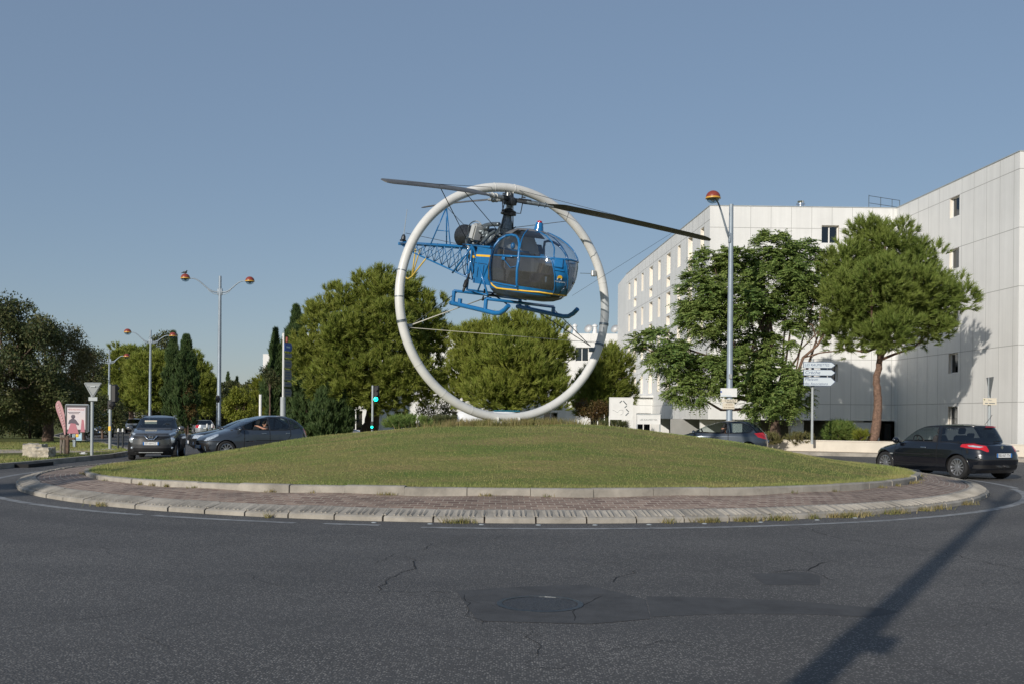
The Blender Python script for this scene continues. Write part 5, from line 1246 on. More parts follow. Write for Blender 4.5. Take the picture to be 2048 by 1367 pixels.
split(P, K, {0: ('upper_glass', 'bubble'), 1: ('lower_glass', 'bubble_low'), 2: ('cabin_skin', 'heli_blue'), 3: ('belly', 'heli_belly'), 4: ('bulkhead', 'sign_pale'), 5: ('roof', 'roof_grey'), 6: ('stripe', 'yellow')}, heli)
def stripe_path():
    P_ = [(.585, -1.46, 1), (.60, -1.75, 1), (.66, -1.98, 1), (.78, -2.13, 1), (.95, -2.185, 1), (1.2, -2.18, 1), (1.5, -2.165, 1), (1.8, -2.15, 1), (2.05, -2.135, 1)]
    R2 = [Vector((x, hy(x, z), z)) for x, z, _ in P_]
    for y in (.42, .30, .15, 0): R2.append(Vector((hx(y, -2.12), y, -2.12)))
    return R2
sp1 = stripe_path(); 
for s in (1, -1):
    Q_ = []
    for a_, b_ in zip(sp1[:-1], sp1[1:]): Q_ += [a_.lerp(b_, i/4) for i in range(4)]
    Q_.append(sp1[-1]); MB().tube([Vector((p.x, p.y*s, p.z)) for p in Q_], .021, 8).build('stripe', 'yellow', heli, True)
# frames follow the skin
def skinline(xz, s, off=.008): return [Vector((x, s*(hy(x, z)+off), z)) for x, z in xz]
def dens(pl, n=6):
    o = []
    for a, b in zip(pl[:-1], pl[1:]):
        for i in range(n): o.append(tuple(a[k]+(b[k]-a[k])*i/n for k in range(len(a))))
    return o+[pl[-1]]
arch = [(.76, -2.06), (.69, -1.8), (.66, -1.45), (.67, -1.22), (.74, -1.03), (.86, -.92), (1.04, -.885), (1.24, -.905), (1.42, -.98), (1.56, -1.10), (1.65, -1.25), (1.70, -1.45), (1.72, -1.8), (1.72, -2.08)]
for s in (-1, 1):
    m = MB(); m.tube(skinline(dens(arch), s), .030, 8); m.tube(skinline(dens([(.76, -2.06), (1.72, -2.08)], 12), s), .022, 6)
    m.tube(skinline(dens([(1.72, -1.4), (1.72, -2.14)], 6), s), .024, 6)
    d = m.build('door_frame', 'heli_blue', heli, True)
    h = MB(); h.tube([Vector((1.15, s*(hy(1.3, -1.42)+.03), -1.42)), Vector((1.55, s*(hy(1.5, -1.40)+.05), -1.40))], .016); h.box((1.2, s*(hy(1.2, -1.44)+.03), -1.47), (.12, .03, .08), bev=.01)
    h.tube([Vector((1.22, s*(hy(1.2, -1.5)+.03), -1.48)), Vector((1.5, s*(hy(1.5, -1.6)+.02), -1.66)), Vector((1.7, s*(hy(1.7, -1.6)+.02), -1.6))], .008); h.build('door_handle', 'heli_blue', d, True)
m = MB()
line = []
for k in range(61):       # belt rail right round the nose
    t = -math.pi/2+math.pi*k/60
    y = .82*math.sin(t); z = float(np.interp(abs(y), [0, .5, .82], [-1.29, -1.32, -1.38])); line.append(Vector((hx(min(abs(y), .75), z)*1+.008 if abs(y) < .75 else 1.85, y if abs(y) < .75 else math.copysign(hy(1.85, z)+.008, y), z)))
line = [Vector((x, -(hy(x, z)+.008), z)) for x, z in ((.45, -1.43), (.8, -1.42), (1.2, -1.40), (1.6, -1.38))]+line[8:-8]+[Vector((x, hy(x, z)+.008, z)) for x, z in ((1.6, -1.38), (1.2, -1.40), (.8, -1.42), (.45, -1.43))]
m.tube(line, .022, 8); m.build('belt_rail', 'heli_blue', heli, True)
m = MB()
for y0 in (-.36, .36):    # roof ribs running forward over the bubble
    q = []
    for k in range(24):
        z = -.72-(.57)*(k/23)**1.0; y = y0*min(1, .45+.6*k/23)
        q.append(Vector((hx(abs(y), z)+.006, y, z)))
    m.tube(q, .016, 6)
m.build('canopy_rib', 'heli_blue', heli, True)
m = MB(); q = []
for k in range(41):       # hoop across the roof at the front of the doors
    z = -.71-.50*abs(k/20-1)**1.4; s = 1 if k > 20 else -1; x = 1.20+.45*abs(k/20-1)**.8
    z = max(z, -1.2); q.append(Vector((x, s*(hy(x, z)+.004) if abs(k-20) > 1 else 0, z+.004)))
m.tube(q, .015, 6); m.build('roof_hoop', 'heli_blue', heli, True)
# nose panel framing, vent, emblem and word
c = [Vector((hx(abs(y), z)+.012, y, z)) for y, z in dens(epoly+[epoly[0]], 4)]
m = MB(); m.tube(c, .016, 6); ec = hs(1117, 530)
o = m.build('nose_panel_frame', 'heli_blue', heli, True)
def nose(px, py, off=.012):
    p = hs(px, py); e = .02
    n = Vector((1, (hx(abs(p.y)-e, p.z)-hx(abs(p.y)+e, p.z))/(2*e)*(1 if p.y > 0 else -1), -(hx(abs(p.y), p.z+e)-hx(abs(p.y), p.z-e))/(2*e))).normalized()
    zx = Vector((0, 0, 1)); xx = zx.cross(n).normalized(); yy = n.cross(xx)
    q = Vector((hx(abs(p.y), p.z), p.y, p.z))+n*off
    return Matrix(((xx.x, yy.x, n.x, q.x), (xx.y, yy.y, n.y, q.y), (xx.z, yy.z, n.z, q.z), (0, 0, 0, 1)))
N1 = nose(1117, 527, .01); MB().box((0, 0, 0), (.20, .20, .03), mx=N1, bev=.02).build('vent', 'heli_blue', heli)
N1 = nose(1118, 541, .01); MB().box((0, 0, 0), (.22, .03, .03), mx=N1, bev=.01).build('ledge', 'heli_blue', heli)
N2 = nose(1119, 555, .014); m = MB(); pl = [(.058*math.cos(R_(a)), .058*math.sin(R_(a))) for a in range(-20, 201, 12)]; m.prism(pl+[(-.05, -.045), (-.02, -.01), (.02, -.01), (.05, -.045)], .006, N2); e_ = m.build('emblem', 'yellow', heli)
m = MB(); m.prism([(-.055, -.02), (-.035, -.015), (-.03, -.05), (-.058, -.055)], .008, N2); m.prism([(.055, -.02), (.058, -.055), (.03, -.05), (.035, -.015)], .008, N2); m.build('emblem_foot', 'plate_white', e_)
text('word', 'marignane', .062, 'plate_white', heli, nose(1119, 563, .014), .003, .0015)
m = MB(); m.box((0, 0, 0), (.13, .06, .01), mx=nose(1146, 566, .012)); m.build('sticker', 'black', heli)
MB().box((0, 0, 0), (.09, .022, .006), mx=nose(1146, 566, .019)).build('sticker_line', 'plate_white', heli)
# interior
m = MB(); m.box((1.15, 0, -2.12), (1.3, 1.1, .05)); m.box((.62, 0, -1.75), (.06, 1.3, .8)); m.build('cabin_floor', 'interior', heli)
for y in (-.36, .36):
    m = MB(); m.box((1.3, y, -1.98), (.48, .46, .18), bev=.05); T = Matrix.Translation((1.06, y, -1.66)) @ Matrix.Rotation(R_(-10), 4, 'Y'); m.box((0, 0, 0), (.10, .44, .6), mx=T, bev=.04); m.build('seat', 'seat', heli)
m = MB(); m.box((.80, 0, -1.9), (.4, 1.3, .18), bev=.05); m.box((.68, 0, -1.55), (.1, 1.3, .6), bev=.04); m.build('rear_bench', 'seat', heli)
m = MB(); m.box((2.2, 0, -1.95), (.30, .30, .5), bev=.04); m.box((2.15, 0, -1.62), (.16, .62, .26), bev=.04); m.build('instrument_panel', 'trim', heli)
m = MB()
for y in (-.36, .36): m.tube([(1.9, y, -2.1), (1.72, y, -1.85), (1.66, y, -1.65)], .016)
m.build('control_stick', 'black', heli)
MB().ball(hp(1026, 492, -.4), (.06, .06, .08)).build('headset', 'heli_blue', heli, True)
# beacon on the roof
b = Vector((1.32, 0, -.68)); m = MB(); m.lathe([(.125, -.04), (.085, .17), (.0, .175)], mx=Matrix.Translation(b), n=20); o = m.build('beacon_base', 'heli_blue', heli, True, 40)
MB().lathe([(.06, .17), (.055, .21), (.0, .225)], mx=Matrix.Translation(b), n=16).build('beacon_lamp', 'tail_red', o, True)
# rear body: tank and tail cowl
m = MB(); m.prism([(-.50, 0), (.44, 0), (.44, .80), (-.36, .74)][:0] or [(-.34, -2.16), (.44, -2.16), (.44, -1.20), (-.34, -1.22)], 1.12, Matrix.Translation((0, .56, 0)) @ FRONT)
o = m.build('rear_body', 'heli_blue', heli)
m = MB(); m.prism([(-.345, -1.50), (.445, -1.47), (.445, -1.42), (-.345, -1.45)], 1.126, Matrix.Translation((0, .563, 0)) @ FRONT); m.build('stripe', 'yellow', heli)
m = MB()
for x in (-.18, .06, .3): m.box((x, -.565, -1.85), (.012, .012, .32))
m.box((0, -.562, -1.66), (.7, .006, .012)); m.build('panel_seam', 'gap', heli)
a = hp(934, 500, -.10); b_ = hp(956, 500, -.10); c_ = hp(952, 562, -.1); d_ = hp(946, 560, -.1)
m = MB(); m.add([(a.x, -.12, a.z), (b_.x, -.12, b_.z), (c_.x, -.08, c_.z), (d_.x, -.08, d_.z), (a.x, .30, a.z), (b_.x, .30, b_.z), (c_.x, .2, c_.z), (d_.x, .2, d_.z)], [(0, 1, 2, 3), (7, 6, 5, 4), (0, 4, 5, 1), (1, 5, 6, 2), (2, 6, 7, 3), (3, 7, 4, 0)]); m.build('tail_cowl', 'heli_blue', heli)
def lerpz(zq, u, w_): 
    t = (zq-u.z)/(w_.z-u.z); return u.x+(w_.x-u.x)*t
z1, z2 = a.z-.12, a.z-.18
m = MB(); m.add([(lerpz(z1, a, d_)-.003, -.128, z1), (lerpz(z1, b_, c_)+.003, -.128, z1), (lerpz(z2, b_, c_)+.003, -.128, z2), (lerpz(z2, a, d_)-.003, -.128, z2), (lerpz(z1, a, d_)-.003, -.1, z1), (lerpz(z1, b_, c_)+.003, -.1, z1), (lerpz(z2, b_, c_)+.003, -.1, z2), (lerpz(z2, a, d_)-.003, -.1, z2)], [(0, 1, 2, 3), (7, 6, 5, 4), (0, 4, 5, 1), (1, 5, 6, 2), (2, 6, 7, 3), (3, 7, 4, 0)]); m.build('stripe', 'yellow', heli)
# airframe tubes round the rear body
m = MB()
for s in (-1, 1):
    A_, B_, C_, D_, E_ = (-.62, s*.52, -1.24), (.44, s*.60, -1.24), (-.62, s*.52, -2.36), (.44, s*.60, -2.40), (-1.15, s*.30, -1.36)
    for p, q in ((A_, B_), (A_, C_), (C_, D_), (A_, D_), (A_, (-1.08, s*.72, -2.0)), (E_, A_), (B_, (-.1, s*.55, -2.38)), (E_, C_)): m.tube([p, q], .026 if p is A_ else .02, 8)
m.tube([(-.62, -.52, -1.24), (-.62, .52, -1.24)], .024); m.tube([(-.62, -.52, -2.36), (-.62, .52, -2.36)], .024); m.build('airframe', 'heli_blue', heli, True)
m = MB(); m.lathe([(.012, 0), (.03, .02), (.035, .12), (.055, .14), (.055, .30), (.03, .33), (.02, .5)], mx=axis(hp(926, 584, -.95), hp(941, 540, -.75)-hp(926, 584, -.95)), n=14); m.build('shock_strut', 'black', heli, True, 40)
m = MB()
for i in range(16):
    p = Vector((random.uniform(-.6, -.3), random.uniform(-.3, .3), random.uniform(-2.3, -1.3))); m.tube([p, p+Vector((random.uniform(-.2, .2), random.uniform(-.2, .2), random.uniform(-.3, .3))), p+Vector((random.uniform(-.2, .3), random.uniform(-.3, .3), random.uniform(-.4, .3)))], random.uniform(.015, .04), 7)
m.build('gearbox_fittings', 'dark_metal', heli, True)
# engine behind the mast
def X_(p, d): return axis(p, d)
m = MB(); m.lathe([(.10, -.25), (.17, -.2), (.19, .1), (.24, .15), (.24, .42), (.20, .5), (.17, .9), (.22, .95), (.22, 1.1), (.14, 1.15)], mx=X_((-.25, 0, -1.02), (-1, 0, .02)), n=26)
m.lathe([(.26, .2), (.28, .22), (.28, .3), (.26, .32)], mx=X_((-.25, 0, -1.02), (-1, 0, .02)), n=26); e1 = m.build('engine', 'grey_metal', heli, True, 35)
m = MB(); m.lathe([(.16, 0), (.20, .1), (.30, .30), (.31, .48), (.285, .5), (.26, .3), (.1, .12)], mx=X_(hp(945, 474, -.05), (-1, .15, -.0)), n=28); m.build('exhaust', 'dark_metal', e1, True, 35)
m = MB(); T = Matrix.Translation(hp(952, 465, -.38)) @ Matrix.Rotation(R_(12), 4, 'Y') @ Matrix.Rotation(R_(-52+53), 4, 'Z'); m.box((0, 0, 0), (.20, .26, .46), mx=T, bev=.06); ib = m.build('intake_box', 'pale_metal', e1)
m = MB(); m.box((0, -.128, 0), (.15, .012, .36), mx=T, bev=.02); m.box((0.098, 0, 0), (.012, .2, .36), mx=T, bev=.02); m.build('intake_mesh', 'backing_sheet', ib)
def pipe(pp, r, mt, y=-.3, nm='pipe'):
    P_ = [hp(px, py, y+dy) for px, py, dy in pp]; Q = []
    for i in range(len(P_)-1):
        for k in range(5):
            t = k/5; a0, a1, a2, a3 = P_[max(i-1, 0)], P_[i], P_[i+1], P_[min(i+2, len(P_)-1)]
            Q.append(.5*((2*a1)+(a2-a0)*t+(2*a0-5*a1+4*a2-a3)*t*t+(-a0+3*a1-3*a2+a3)*t**3))
    Q.append(P_[-1]); MB().tube(Q, r, 10).build(nm, mt, e1, True)
pipe([(936, 468, 0), (938, 452, 0), (946, 444, 0), (956, 443, 0), (963, 450, 0)], .014, 'pale_metal', -.35)
pipe([(935, 496, 0), (934, 484, 0), (938, 472, 0)], .055, 'pale_metal', -.35)
pipe([(943, 510, 0), (939, 498, 0), (936, 490, 0)], .035, 'pale_metal', -.4)
pipe([(962, 488, 0), (972, 478, 0), (982, 468, 0), (992, 462, 0)], .042, 'grey_metal', -.40)
pipe([(940, 492, 0), (952, 489, 0), (962, 480, 0)], .035, 'dark_metal', -.40)
pipe([(964, 455, 0), (972, 451, 0), (984, 449, 0), (998, 449, 0)], .055, 'grey_metal', -.25)
pipe([(966, 470, 0), (968, 458, 0), (976, 456, 0)], .05, 'grey_metal', -.30)
pipe([(972, 490, 0), (982, 484, 0), (990, 474, 0)], .03, 'dark_metal', -.42)
pipe([(985, 480, 0), (993, 465, 0), (1001, 450, 0)], .018, 'pale_metal', -.40)
m = MB()
for i in range(46):
    p = Vector((random.uniform(-1.15, .15), random.uniform(-.32, .32), random.uniform(-1.2, -.78)))
    if random.random() < .5: m.box(p, [random.uniform(.05, .16) for _ in range(3)], rz=random.uniform(0, 3), bev=.012)
    else: m.lathe([(.0, 0), (.05, 0), (.05, .12), (.03, .14), (0, .14)], mx=axis(p, (random.uniform(-1, 1), random.uniform(-1, 1), random.uniform(-.5, 1))), n=10)
m.build('engine_fittings', 'grey_metal', e1)
m = MB()
for i in range(26):
    p = Vector((random.uniform(-1.3, .2), random.uniform(-.34, .3), random.uniform(-1.22, -.8))); q = p+Vector((random.uniform(-.35, .35), random.uniform(-.2, .2), random.uniform(-.2, .25)))
    m.tube([p, (p+q)/2+Vector((0, 0, .06)), q], random.uniform(.008, .022), 6)
m.build('engine_hoses', 'black', e1, True)
m = MB(); m.box((-.45, 0, -1.235), (1.5, .9, .03)); m.build('engine_deck', 'heli_blue', heli)
# mast, hub and blades
m = MB(); m.lathe([(.20, -.86), (.20, -.74), (.17, -.72), (.155, -.62), (.11, -.5), (.085, -.36), (.08, -.15), (.10, -.10)], n=24); m.build('rotor_mast', 'grey_metal', heli, True, 40)
m = MB(); m.lathe([(.09, -.40), (.19, -.38), (.20, -.34), (.17, -.31), (.19, -.28), (.12, -.25), (.08, -.22)], n=24)
for k in range(3):
    a = R_(53.7+120*k); m.tube([(.15*math.cos(a), .15*math.sin(a), -.31), (.30*math.cos(a), .30*math.sin(a), -.30), (.32*math.cos(a+.15), .32*math.sin(a+.15), -.02)], .013, 6)
for a in (30, 150, 200, 280):
    a = R_(a); m.tube([(.13*math.cos(a), .13*math.sin(a), -.38), (.2*math.cos(a), .2*math.sin(a), -.82)], .014, 6)
m.build('swashplate', 'dark_metal', heli, True, 40)
m = MB(); m.lathe([(.10, -.14), (.17, -.12), (.18, -.02), (.16, .04), (.08, .07), (.05, .16), (.0, .17)], n=24)
for k in range(3):
    a = R_(53.7+120*k); c_, s_ = math.cos(a), math.sin(a)
    m.box((0, 0, 0), (.34, .13, .10), mx=Matrix.Rotation(a, 4, 'Z') @ Matrix.Translation((.25, 0, 0)), bev=.02)
    for q in (-.07, .07): m.tube([(.2*c_-q*s_, .2*s_+q*c_, .05), (.52*c_-q*s_, .52*s_+q*c_, .05)], .014, 6)
    m.tube([(.28*c_, .28*s_, .04), (.28*c_, .28*s_, .19)], .014, 6); m.box((.33*c_, .33*s_, .10), (.08, .05, .03), rz=a)
m.build('rotor_head', 'dark_metal', heli, True, 35)
for k in range(3):
    a = 53.666+120*k; T = Matrix.Rotation(R_(a), 4, 'Z')
    def zd(r): return -.29148*(max(0, r-.3)/4.8)**1.5
    sl_ = MB(); sl_.tube([(.32, 0, 0), (.62, 0, zd(.62)), (.95, 0, zd(.95))], [.062, .055, .045], 12); sl_.box((1.0, 0, zd(1)), (.22, .10, .07), bev=.02)
    for q in (.72, .88): sl_.lathe([(.06, -.012), (.072, -.012), (.072, .012), (.06, .012)], mx=axis((q, 0, zd(q)), (1, 0, 0)), n=14)
    o = sl_.build('blade_sleeve', 'pale_metal' if k else 'grey_metal', heli, True, 40); o.data.transform(T)
    v = []; n = 40; prof = [(.11, 0), (.09, .018), (.03, .028), (-.08, .020), (-.24, 0), (-.08, -.012), (.03, -.018), (.09, -.012)]
    for i in range(n+1):
        r = .95+(5.1-.95)*i/n; tw = R_(-20+6*i/n); cc_ = 1.0 if r > 1.35 else .45+.55*(r-.95)/.4
        if r > 4.95: cc_ *= 1-.5*(r-4.95)/.15
        for (yy, zz_) in prof:
            yy, zz_ = yy*cc_, zz_*cc_
            v.append((r, yy*math.cos(tw)-zz_*math.sin(tw), yy*math.sin(tw)+zz_*math.cos(tw)+zd(r)))
    f = [(i*8+j, i*8+(j+1) % 8, (i+1)*8+(j+1) % 8, (i+1)*8+j) for i in range(n) for j in range(8)]+[tuple(range(8))[::-1], tuple(n*8+j for j in range(8))]
    o = mesh('rotor_blade', v, f, 'blade', heli, True, 50); o.data.transform(T)
# lattice tail
TL = []; nb = 9
for s in (-1, 1): TL.append((Vector((-.62, s*.42, -1.28)), Vector((-5.0, s*.10, -1.40))))
TB = (Vector((-.80, 0, -2.16)), Vector((-4.35, 0, -1.62)))
m = MB()
for p, q in TL: m.tube([p, q], .026, 8)
m.tube([TB[0], TB[1], Vector((-5.0, 0, -1.46))], .022, 8)
for i in range(nb+1):
    t = i/nb; L_, R2, B_ = TL[0][0].lerp(TL[0][1], t*.86), TL[1][0].lerp(TL[1][1], t*.86), TB[0].lerp(TB[1], t)
    for p, q in ((L_, R2), (L_, B_), (R2, B_)): m.tube([p, q], .011, 6)
    if i < nb:
        t2 = (i+1)/nb; L2, R3, B2 = TL[0][0].lerp(TL[0][1], t2*.86), TL[1][0].lerp(TL[1][1], t2*.86), TB[0].lerp(TB[1], t2)
        for p, q in ((L_, B2), (R2, B2), (L_, R3)): m.tube([p, q], .010, 6)
m.build('tail_boom', 'heli_blue', heli, True)
m = MB()
for i in range(14): x = -1.0-.29*i; m.box((x, 0, -1.24-.012*i), (.05, .05, .04))
m.tube([(-.7, 0, -1.22), (-5.0, 0, -1.36)], .014); m.build('tail_shaft', 'heli_blue', heli)
m = MB(); top = Vector((-2.9, 0, -.28))
for s in (-1, 1): m.tube([top, (-3.05, s*.26, -1.34)], .018, 8)
m.tube([top, (-2.45, 0, -1.32)], .016, 8)
m.tube([top.lerp(Vector((-3.05, -.26, -1.34)), .62), top.lerp(Vector((-2.45, 0, -1.32)), .62)], .012); m.build('tail_mast', 'heli_blue', heli, True)
m = MB(); g = [hp(831, 498, 0), hp(824, 552, 0)]
m.tube([g[0], g[1]], .02, 8); m.tube([hp(840, 500, 0), g[1]], .018, 8); m.tube([hp(853, 516, 0), hp(824, 553, 0), hp(816, 558, 0), hp(809, 553, 0)], .022, 8); m.build('tail_guard', 'yellow_dull', heli, True)
m = MB(); m.box((-5.05, 0, -1.42), (.3, .10, .09), bev=.02); m.build('tail_end', 'heli_blue', heli)
m = MB(); m.lathe([(.03, -.08), (.07, -.04), (.06, .04), (.03, .10)], mx=Matrix.Translation((-5.0, 0, -1.24)), n=12); m.box((-5.0, 0, -1.32), (.12, .16, .05), bev=.01); m.build('tail_gearbox', 'dark_metal', heli)
MB().tube([(-5.0, 0, -1.14), (-4.99, 0, -.42)], [.011, .006]).build('antenna', 'pole_light', heli)
# landing gear
m = MB(); m.tube([(-.40, -1.04, -2.42), (-.40, 1.04, -2.42)], .036, 10); m.tube([(1.02, -1.04, -2.47), (1.02, 1.04, -2.47)], .036, 10)
m.build('cross_tube', 'heli_blue', heli, True)
for s in (-1, 1):
    ZS = -.07 if s < 0 else .03
    m = MB(); m.tube([(-.40, s*1.04, -2.42), (-.38, s*1.04, -2.66+ZS)], .05, 10); m.tube([(1.02, s*1.04, -2.47), (1.04, s*1.04, -2.68+ZS)], .05, 10)
    m.tube([(-.48, s*1.04, -2.66+ZS), (.6, s*1.04, -2.675+ZS), (1.45, s*1.04, -2.69+ZS), (1.66, s*1.04, -2.66+ZS), (1.82, s*1.04, -2.57+ZS), (1.95, s*1.04, -2.45+ZS)], .056, 12); m.lathe([(.058, 0), (.052, .13)], mx=Matrix.Translation((-.08, s*1.04, -2.64+ZS)), n=12)
    m.build('skid', 'heli_blue', heli, True, 50)
# wires: kept as parts of the monument that they brace
def Hw(x, y, z): return HM @ Vector((x, y, z))-Vector(rb)
def Wm(px, py, Y): return W(px, py, Y)-Vector(rb)
wires = [([rp(338, -.25), Hw(-.4, 1.0, -2.45)], .011, 'cable'), ([rp(338, -.25), Hw(1.02, 1.0, -2.5)], .011, 'cable'), ([rp(195, -.22), Hw(-.2, -.1, -2.45)], .013, 'rope'), ([rp(195, -.22), Hw(-.4, -.95, -2.45)], .009, 'cable'),
         ([Hw(1.2*0+3.15*math.cos(R_(293.7)), 3.15*math.sin(R_(293.7)), -.1)+Vector((0, 0, 0)), Hw(-1.6, .1, -1.3)], .010, 'cable'),
         ([rp(98), Hw(4.35*math.cos(R_(293.67)), 4.35*math.sin(R_(293.67)), -.2)], .006, 'cable'), ([rp(88), Hw(4.0*math.cos(R_(53.67)), 4.0*math.sin(R_(53.67)), -.15)], .006, 'cable'),
         ([Hw(2.2*math.cos(R_(293.67)), 2.2*math.sin(R_(293.67)), -.05), Hw(-.3, -.1, -.75)], .009, 'cable'), ([Hw(.12, 0, -.7), Hw(1.45*math.cos(R_(53.67)), 1.45*math.sin(R_(53.67)), -.33), Hw(1.5*math.cos(R_(53.67)), 1.5*math.sin(R_(53.67)), -.05)], .008, 'cable'),
         ([Hw(2.5, .35, -2.1), Hw(4.15*math.cos(R_(53.67)), 4.15*math.sin(R_(53.67)), -.22)], .0035, 'cable'), ([rp(196, -.15), rp(341, -.15)], .006, 'rope'), ([Hw(-2.9, 0, -.28), Hw(-1.0, .1, -1.2)], .008, 'cable'), ([Hw(-4.9, 0, -1.1), Hw(-1.8, 0, -1.25)], .007, 'cable')]
for pts_, r_, mt in wires:
    MB().tube(pts_, r_, 6).build('guy_wire', mt, ring, True)
# ------------------------------------------------------------- the cars
def at(x, y, dz=0): return (x, y, G(x, y)+dz)
# grey crossover seen from the front
F = [(.24, 1.90), (.34, 2.0), (.55, 2.05), (.76, 2.05), (.86, 2.0), (.96, 1.86), (1.02, 1.6), (1.07, 1.25), (1.10, 1.0), (1.13, .92), (1.25, .68), (1.40, .34), (1.49, .08), (1.53, -.12)]
Rr = [(.24, -1.85), (.4, -1.98), (.7, -2.0), (.95, -1.92), (1.1, -1.85), (1.3, -1.62), (1.46, -1.42), (1.53, -1.2)]
Wd = [(.24, .74), (.34, .83), (.55, .875), (.75, .885), (.92, .87), (1.03, .825), (1.1, .79), (1.3, .68), (1.46, .60), (1.53, .53)]
def jf(K, X, Y, Z, NX, NY):
    fr = NX > .25; A = np.abs(Y)
    K[fr & (Z < .45) & (Z > .27) & (A < .60)] = GRILL
    K[fr & (Z < .30)] = BUMP
    K[fr & (Z < .47) & (A > .60) & (A < .80)] = BUMP
    K[fr & (sdf([(-.62, .86), (.62, .86), (.58, .80), (.3, .72), (-.3, .72), (-.58, .80)], Y, Z) < 0)] = GRILL
    K[(NX > .1) & (sdf([(.56, .93), (.74, 1.0), (.80, 1.05), (.74, .96), (.60, .90)], A, Z) < .012)] = LAMP
    K[fr & (K == BODY) & near([(.0, .90), (.5, .91), (.72, .89)], A, Z, .008)] = GAP
def jr(K, X, Y, Z, NX, NY):
    K[(NX < .6) & (X < -1.72) & (Z > .85) & (Z < 1.08) & (np.abs(Y) > .5)] = TAIL
def jx(root, ys, xs):
    for s in (1, -1):
        x = xs(.66, .70)-.02; l = MB().lathe([(.115, -.06), (.115, .02), (.10, .035)], mx=axis((x, s*.645, .71), (1, s*.35, .05)), n=24); o = l.build('headlight', 'chrome', root, True, 40)
        l = MB().ball((0, 0, 0), (.098, .098, .03), mx=axis((x+.035, s*.655, .712), (1, s*.35, .05)), n=20, m=8); l.build('lens', 'clear_lamp', o, True)
        f = MB().ball((0, 0, 0), (.045, .045, .03), mx=axis((xs(.64, .44)+.002, s*.66, .44), (1, s*.3, 0)), n=14, m=6); f.build('fog_light', 'clear_lamp', root, True)
        mirror(root, .78, s*(ys(.7, 1.08)+.03), 1.12, 'car_warm_grey')
    xg = 2.075
    v = MB(); v.tube([(xg-.03, .21, .88), (xg, .11, .755), (xg, .07, .735), (xg, -.07, .735), (xg, -.11, .755), (xg-.03, -.21, .88)], .022, 8); v.build('grille_bar', 'chrome', root, True)
    g = MB(); g.tube([(xg, .062*math.cos(q), .825+.062*math.sin(q)) for q in np.linspace(0, 6.283, 25)[:-1]], .009, 6, True); g.box((xg+.004, 0, .825), (.012, .17, .024)); g.build('badge', 'chrome', root)
    plate(root, 2.068, 0, .60, True, 'EF-664-EZ')
    b = MB().box((2.02, 0, .285), (.04, .8, .03), bev=.01); b.build('skid_trim', 'pale_metal', root)
    for s in (1, -1):
        r = MB().tube([(.05, s*.55, 1.53), (0, s*.56, 1.57), (-1.1, s*.53, 1.57), (-1.2, s*.52, 1.54)], .014, 6); r.build('roof_rail', 'pale_metal', root)
    MB().box((.42, -.2, 1.33), (.03, .42, .13), mx=None, bev=.01).build('sun_visor', 'cream', root)
    MB().tube([(-.9, .1, 1.55), (-1.15, .1, 1.78)], .006).build('antenna', 'black', root)
    handles(root, ys, (-.05,), 1.0, 'car_warm_grey')
dl = [(.95, .42), (.98, .7), (.9, 1.05)]
car('crossover_car', 'dark grey crossover with round headlights facing the viewer at the mound\'s left end', 'car_warm_grey', at(-12.15, 34.2, -.0), -77, F, Rr, Wd, 1.57, 0,
    dict(belt=1.11, top=1.50, yA=.9, yR=.85, wsb=1.13, side=[[(.80, 1.13), (.42, 1.34), (.12, 1.46), (-.28, 1.475), (-.28, 1.11)], [(-.36, 1.11), (-.36, 1.475), (-1.0, 1.44), (-1.25, 1.30), (-1.3, 1.17)]]),
    (-1.24, 1.29), .345, front=jf, rear=jr, extra=jx, lines=[dl, [(-.32, .42), (-.32, 1.1)], [(-.98, .78), (-1.2, 1.0), (-1.24, 1.12)]], cladding=True, spokes=5)
# slate hatchback with its driver
F = [(.2, 1.80), (.32, 1.90), (.5, 1.95), (.64, 1.94), (.74, 1.84), (.84, 1.58), (.94, 1.22), (1.0, 1.0), (1.03, .93), (1.15, .66), (1.28, .36), (1.40, .02), (1.47, -.28)]
Rr = [(.2, -1.82), (.4, -1.93), (.7, -1.95), (.95, -1.90), (1.1, -1.82), (1.25, -1.68), (1.38, -1.48), (1.47, -1.2)]
Wd = [(.2, .74), (.35, .83), (.6, .86), (.85, .85), (.98, .81), (1.1, .77), (1.3, .67), (1.42, .60), (1.47, .54)]
def cf(K, X, Y, Z, NX, NY):
    A = np.abs(Y)
    K[(NX > .05) & (sdf([(1.92, .60), (1.90, .70), (1.60, .845), (1.38, .90), (1.46, .80), (1.72, .67)], X, Z) < 0) & (A > .40)] = LAMP
    K[(NX > .3) & (Z > .28) & (Z < .56) & (A < .55)] = GRILL
    K[(NX > .3) & (K == BODY) & near([(0, .62), (.8, .62)], A, Z, .008)] = GAP
def crr(K, X, Y, Z, NX, NY):
    K[(X < -1.68) & (Z > .80) & (Z < 1.08) & (np.abs(Y) > .52) & (sdf([(-1.62, 1.06), (-1.80, .80), (-2.1, .80), (-2.1, 1.1)], X, Z) < 0)] = TAIL
    K[(NX < -.4) & (Z < .45)] = BUMP
def cx(root, ys, xs):
    for s in (1, -1): mirror(root, .80, s*(ys(.7, .98)+.04), 1.02, 'car_slate')
    handles(root, ys, (-.10, -1.0), .88)
    plate(root, 1.965, 0, .42, True); plate(root, -1.962, 0, .72, False)
    m = MB(); m.tube([(1.955, s*.12, .63+abs(s)*.0) for s in (-1, 0, 1)], .012); m.build('grille_bar', 'chrome', root)
    c = MB()
    for s in (1, -1): c.tube([(1.90, s*.62, .30), (1.93, s*.60, .45), (1.90, s*.68, .56)], .011)
    c.build('bumper_trim', 'chrome', root)
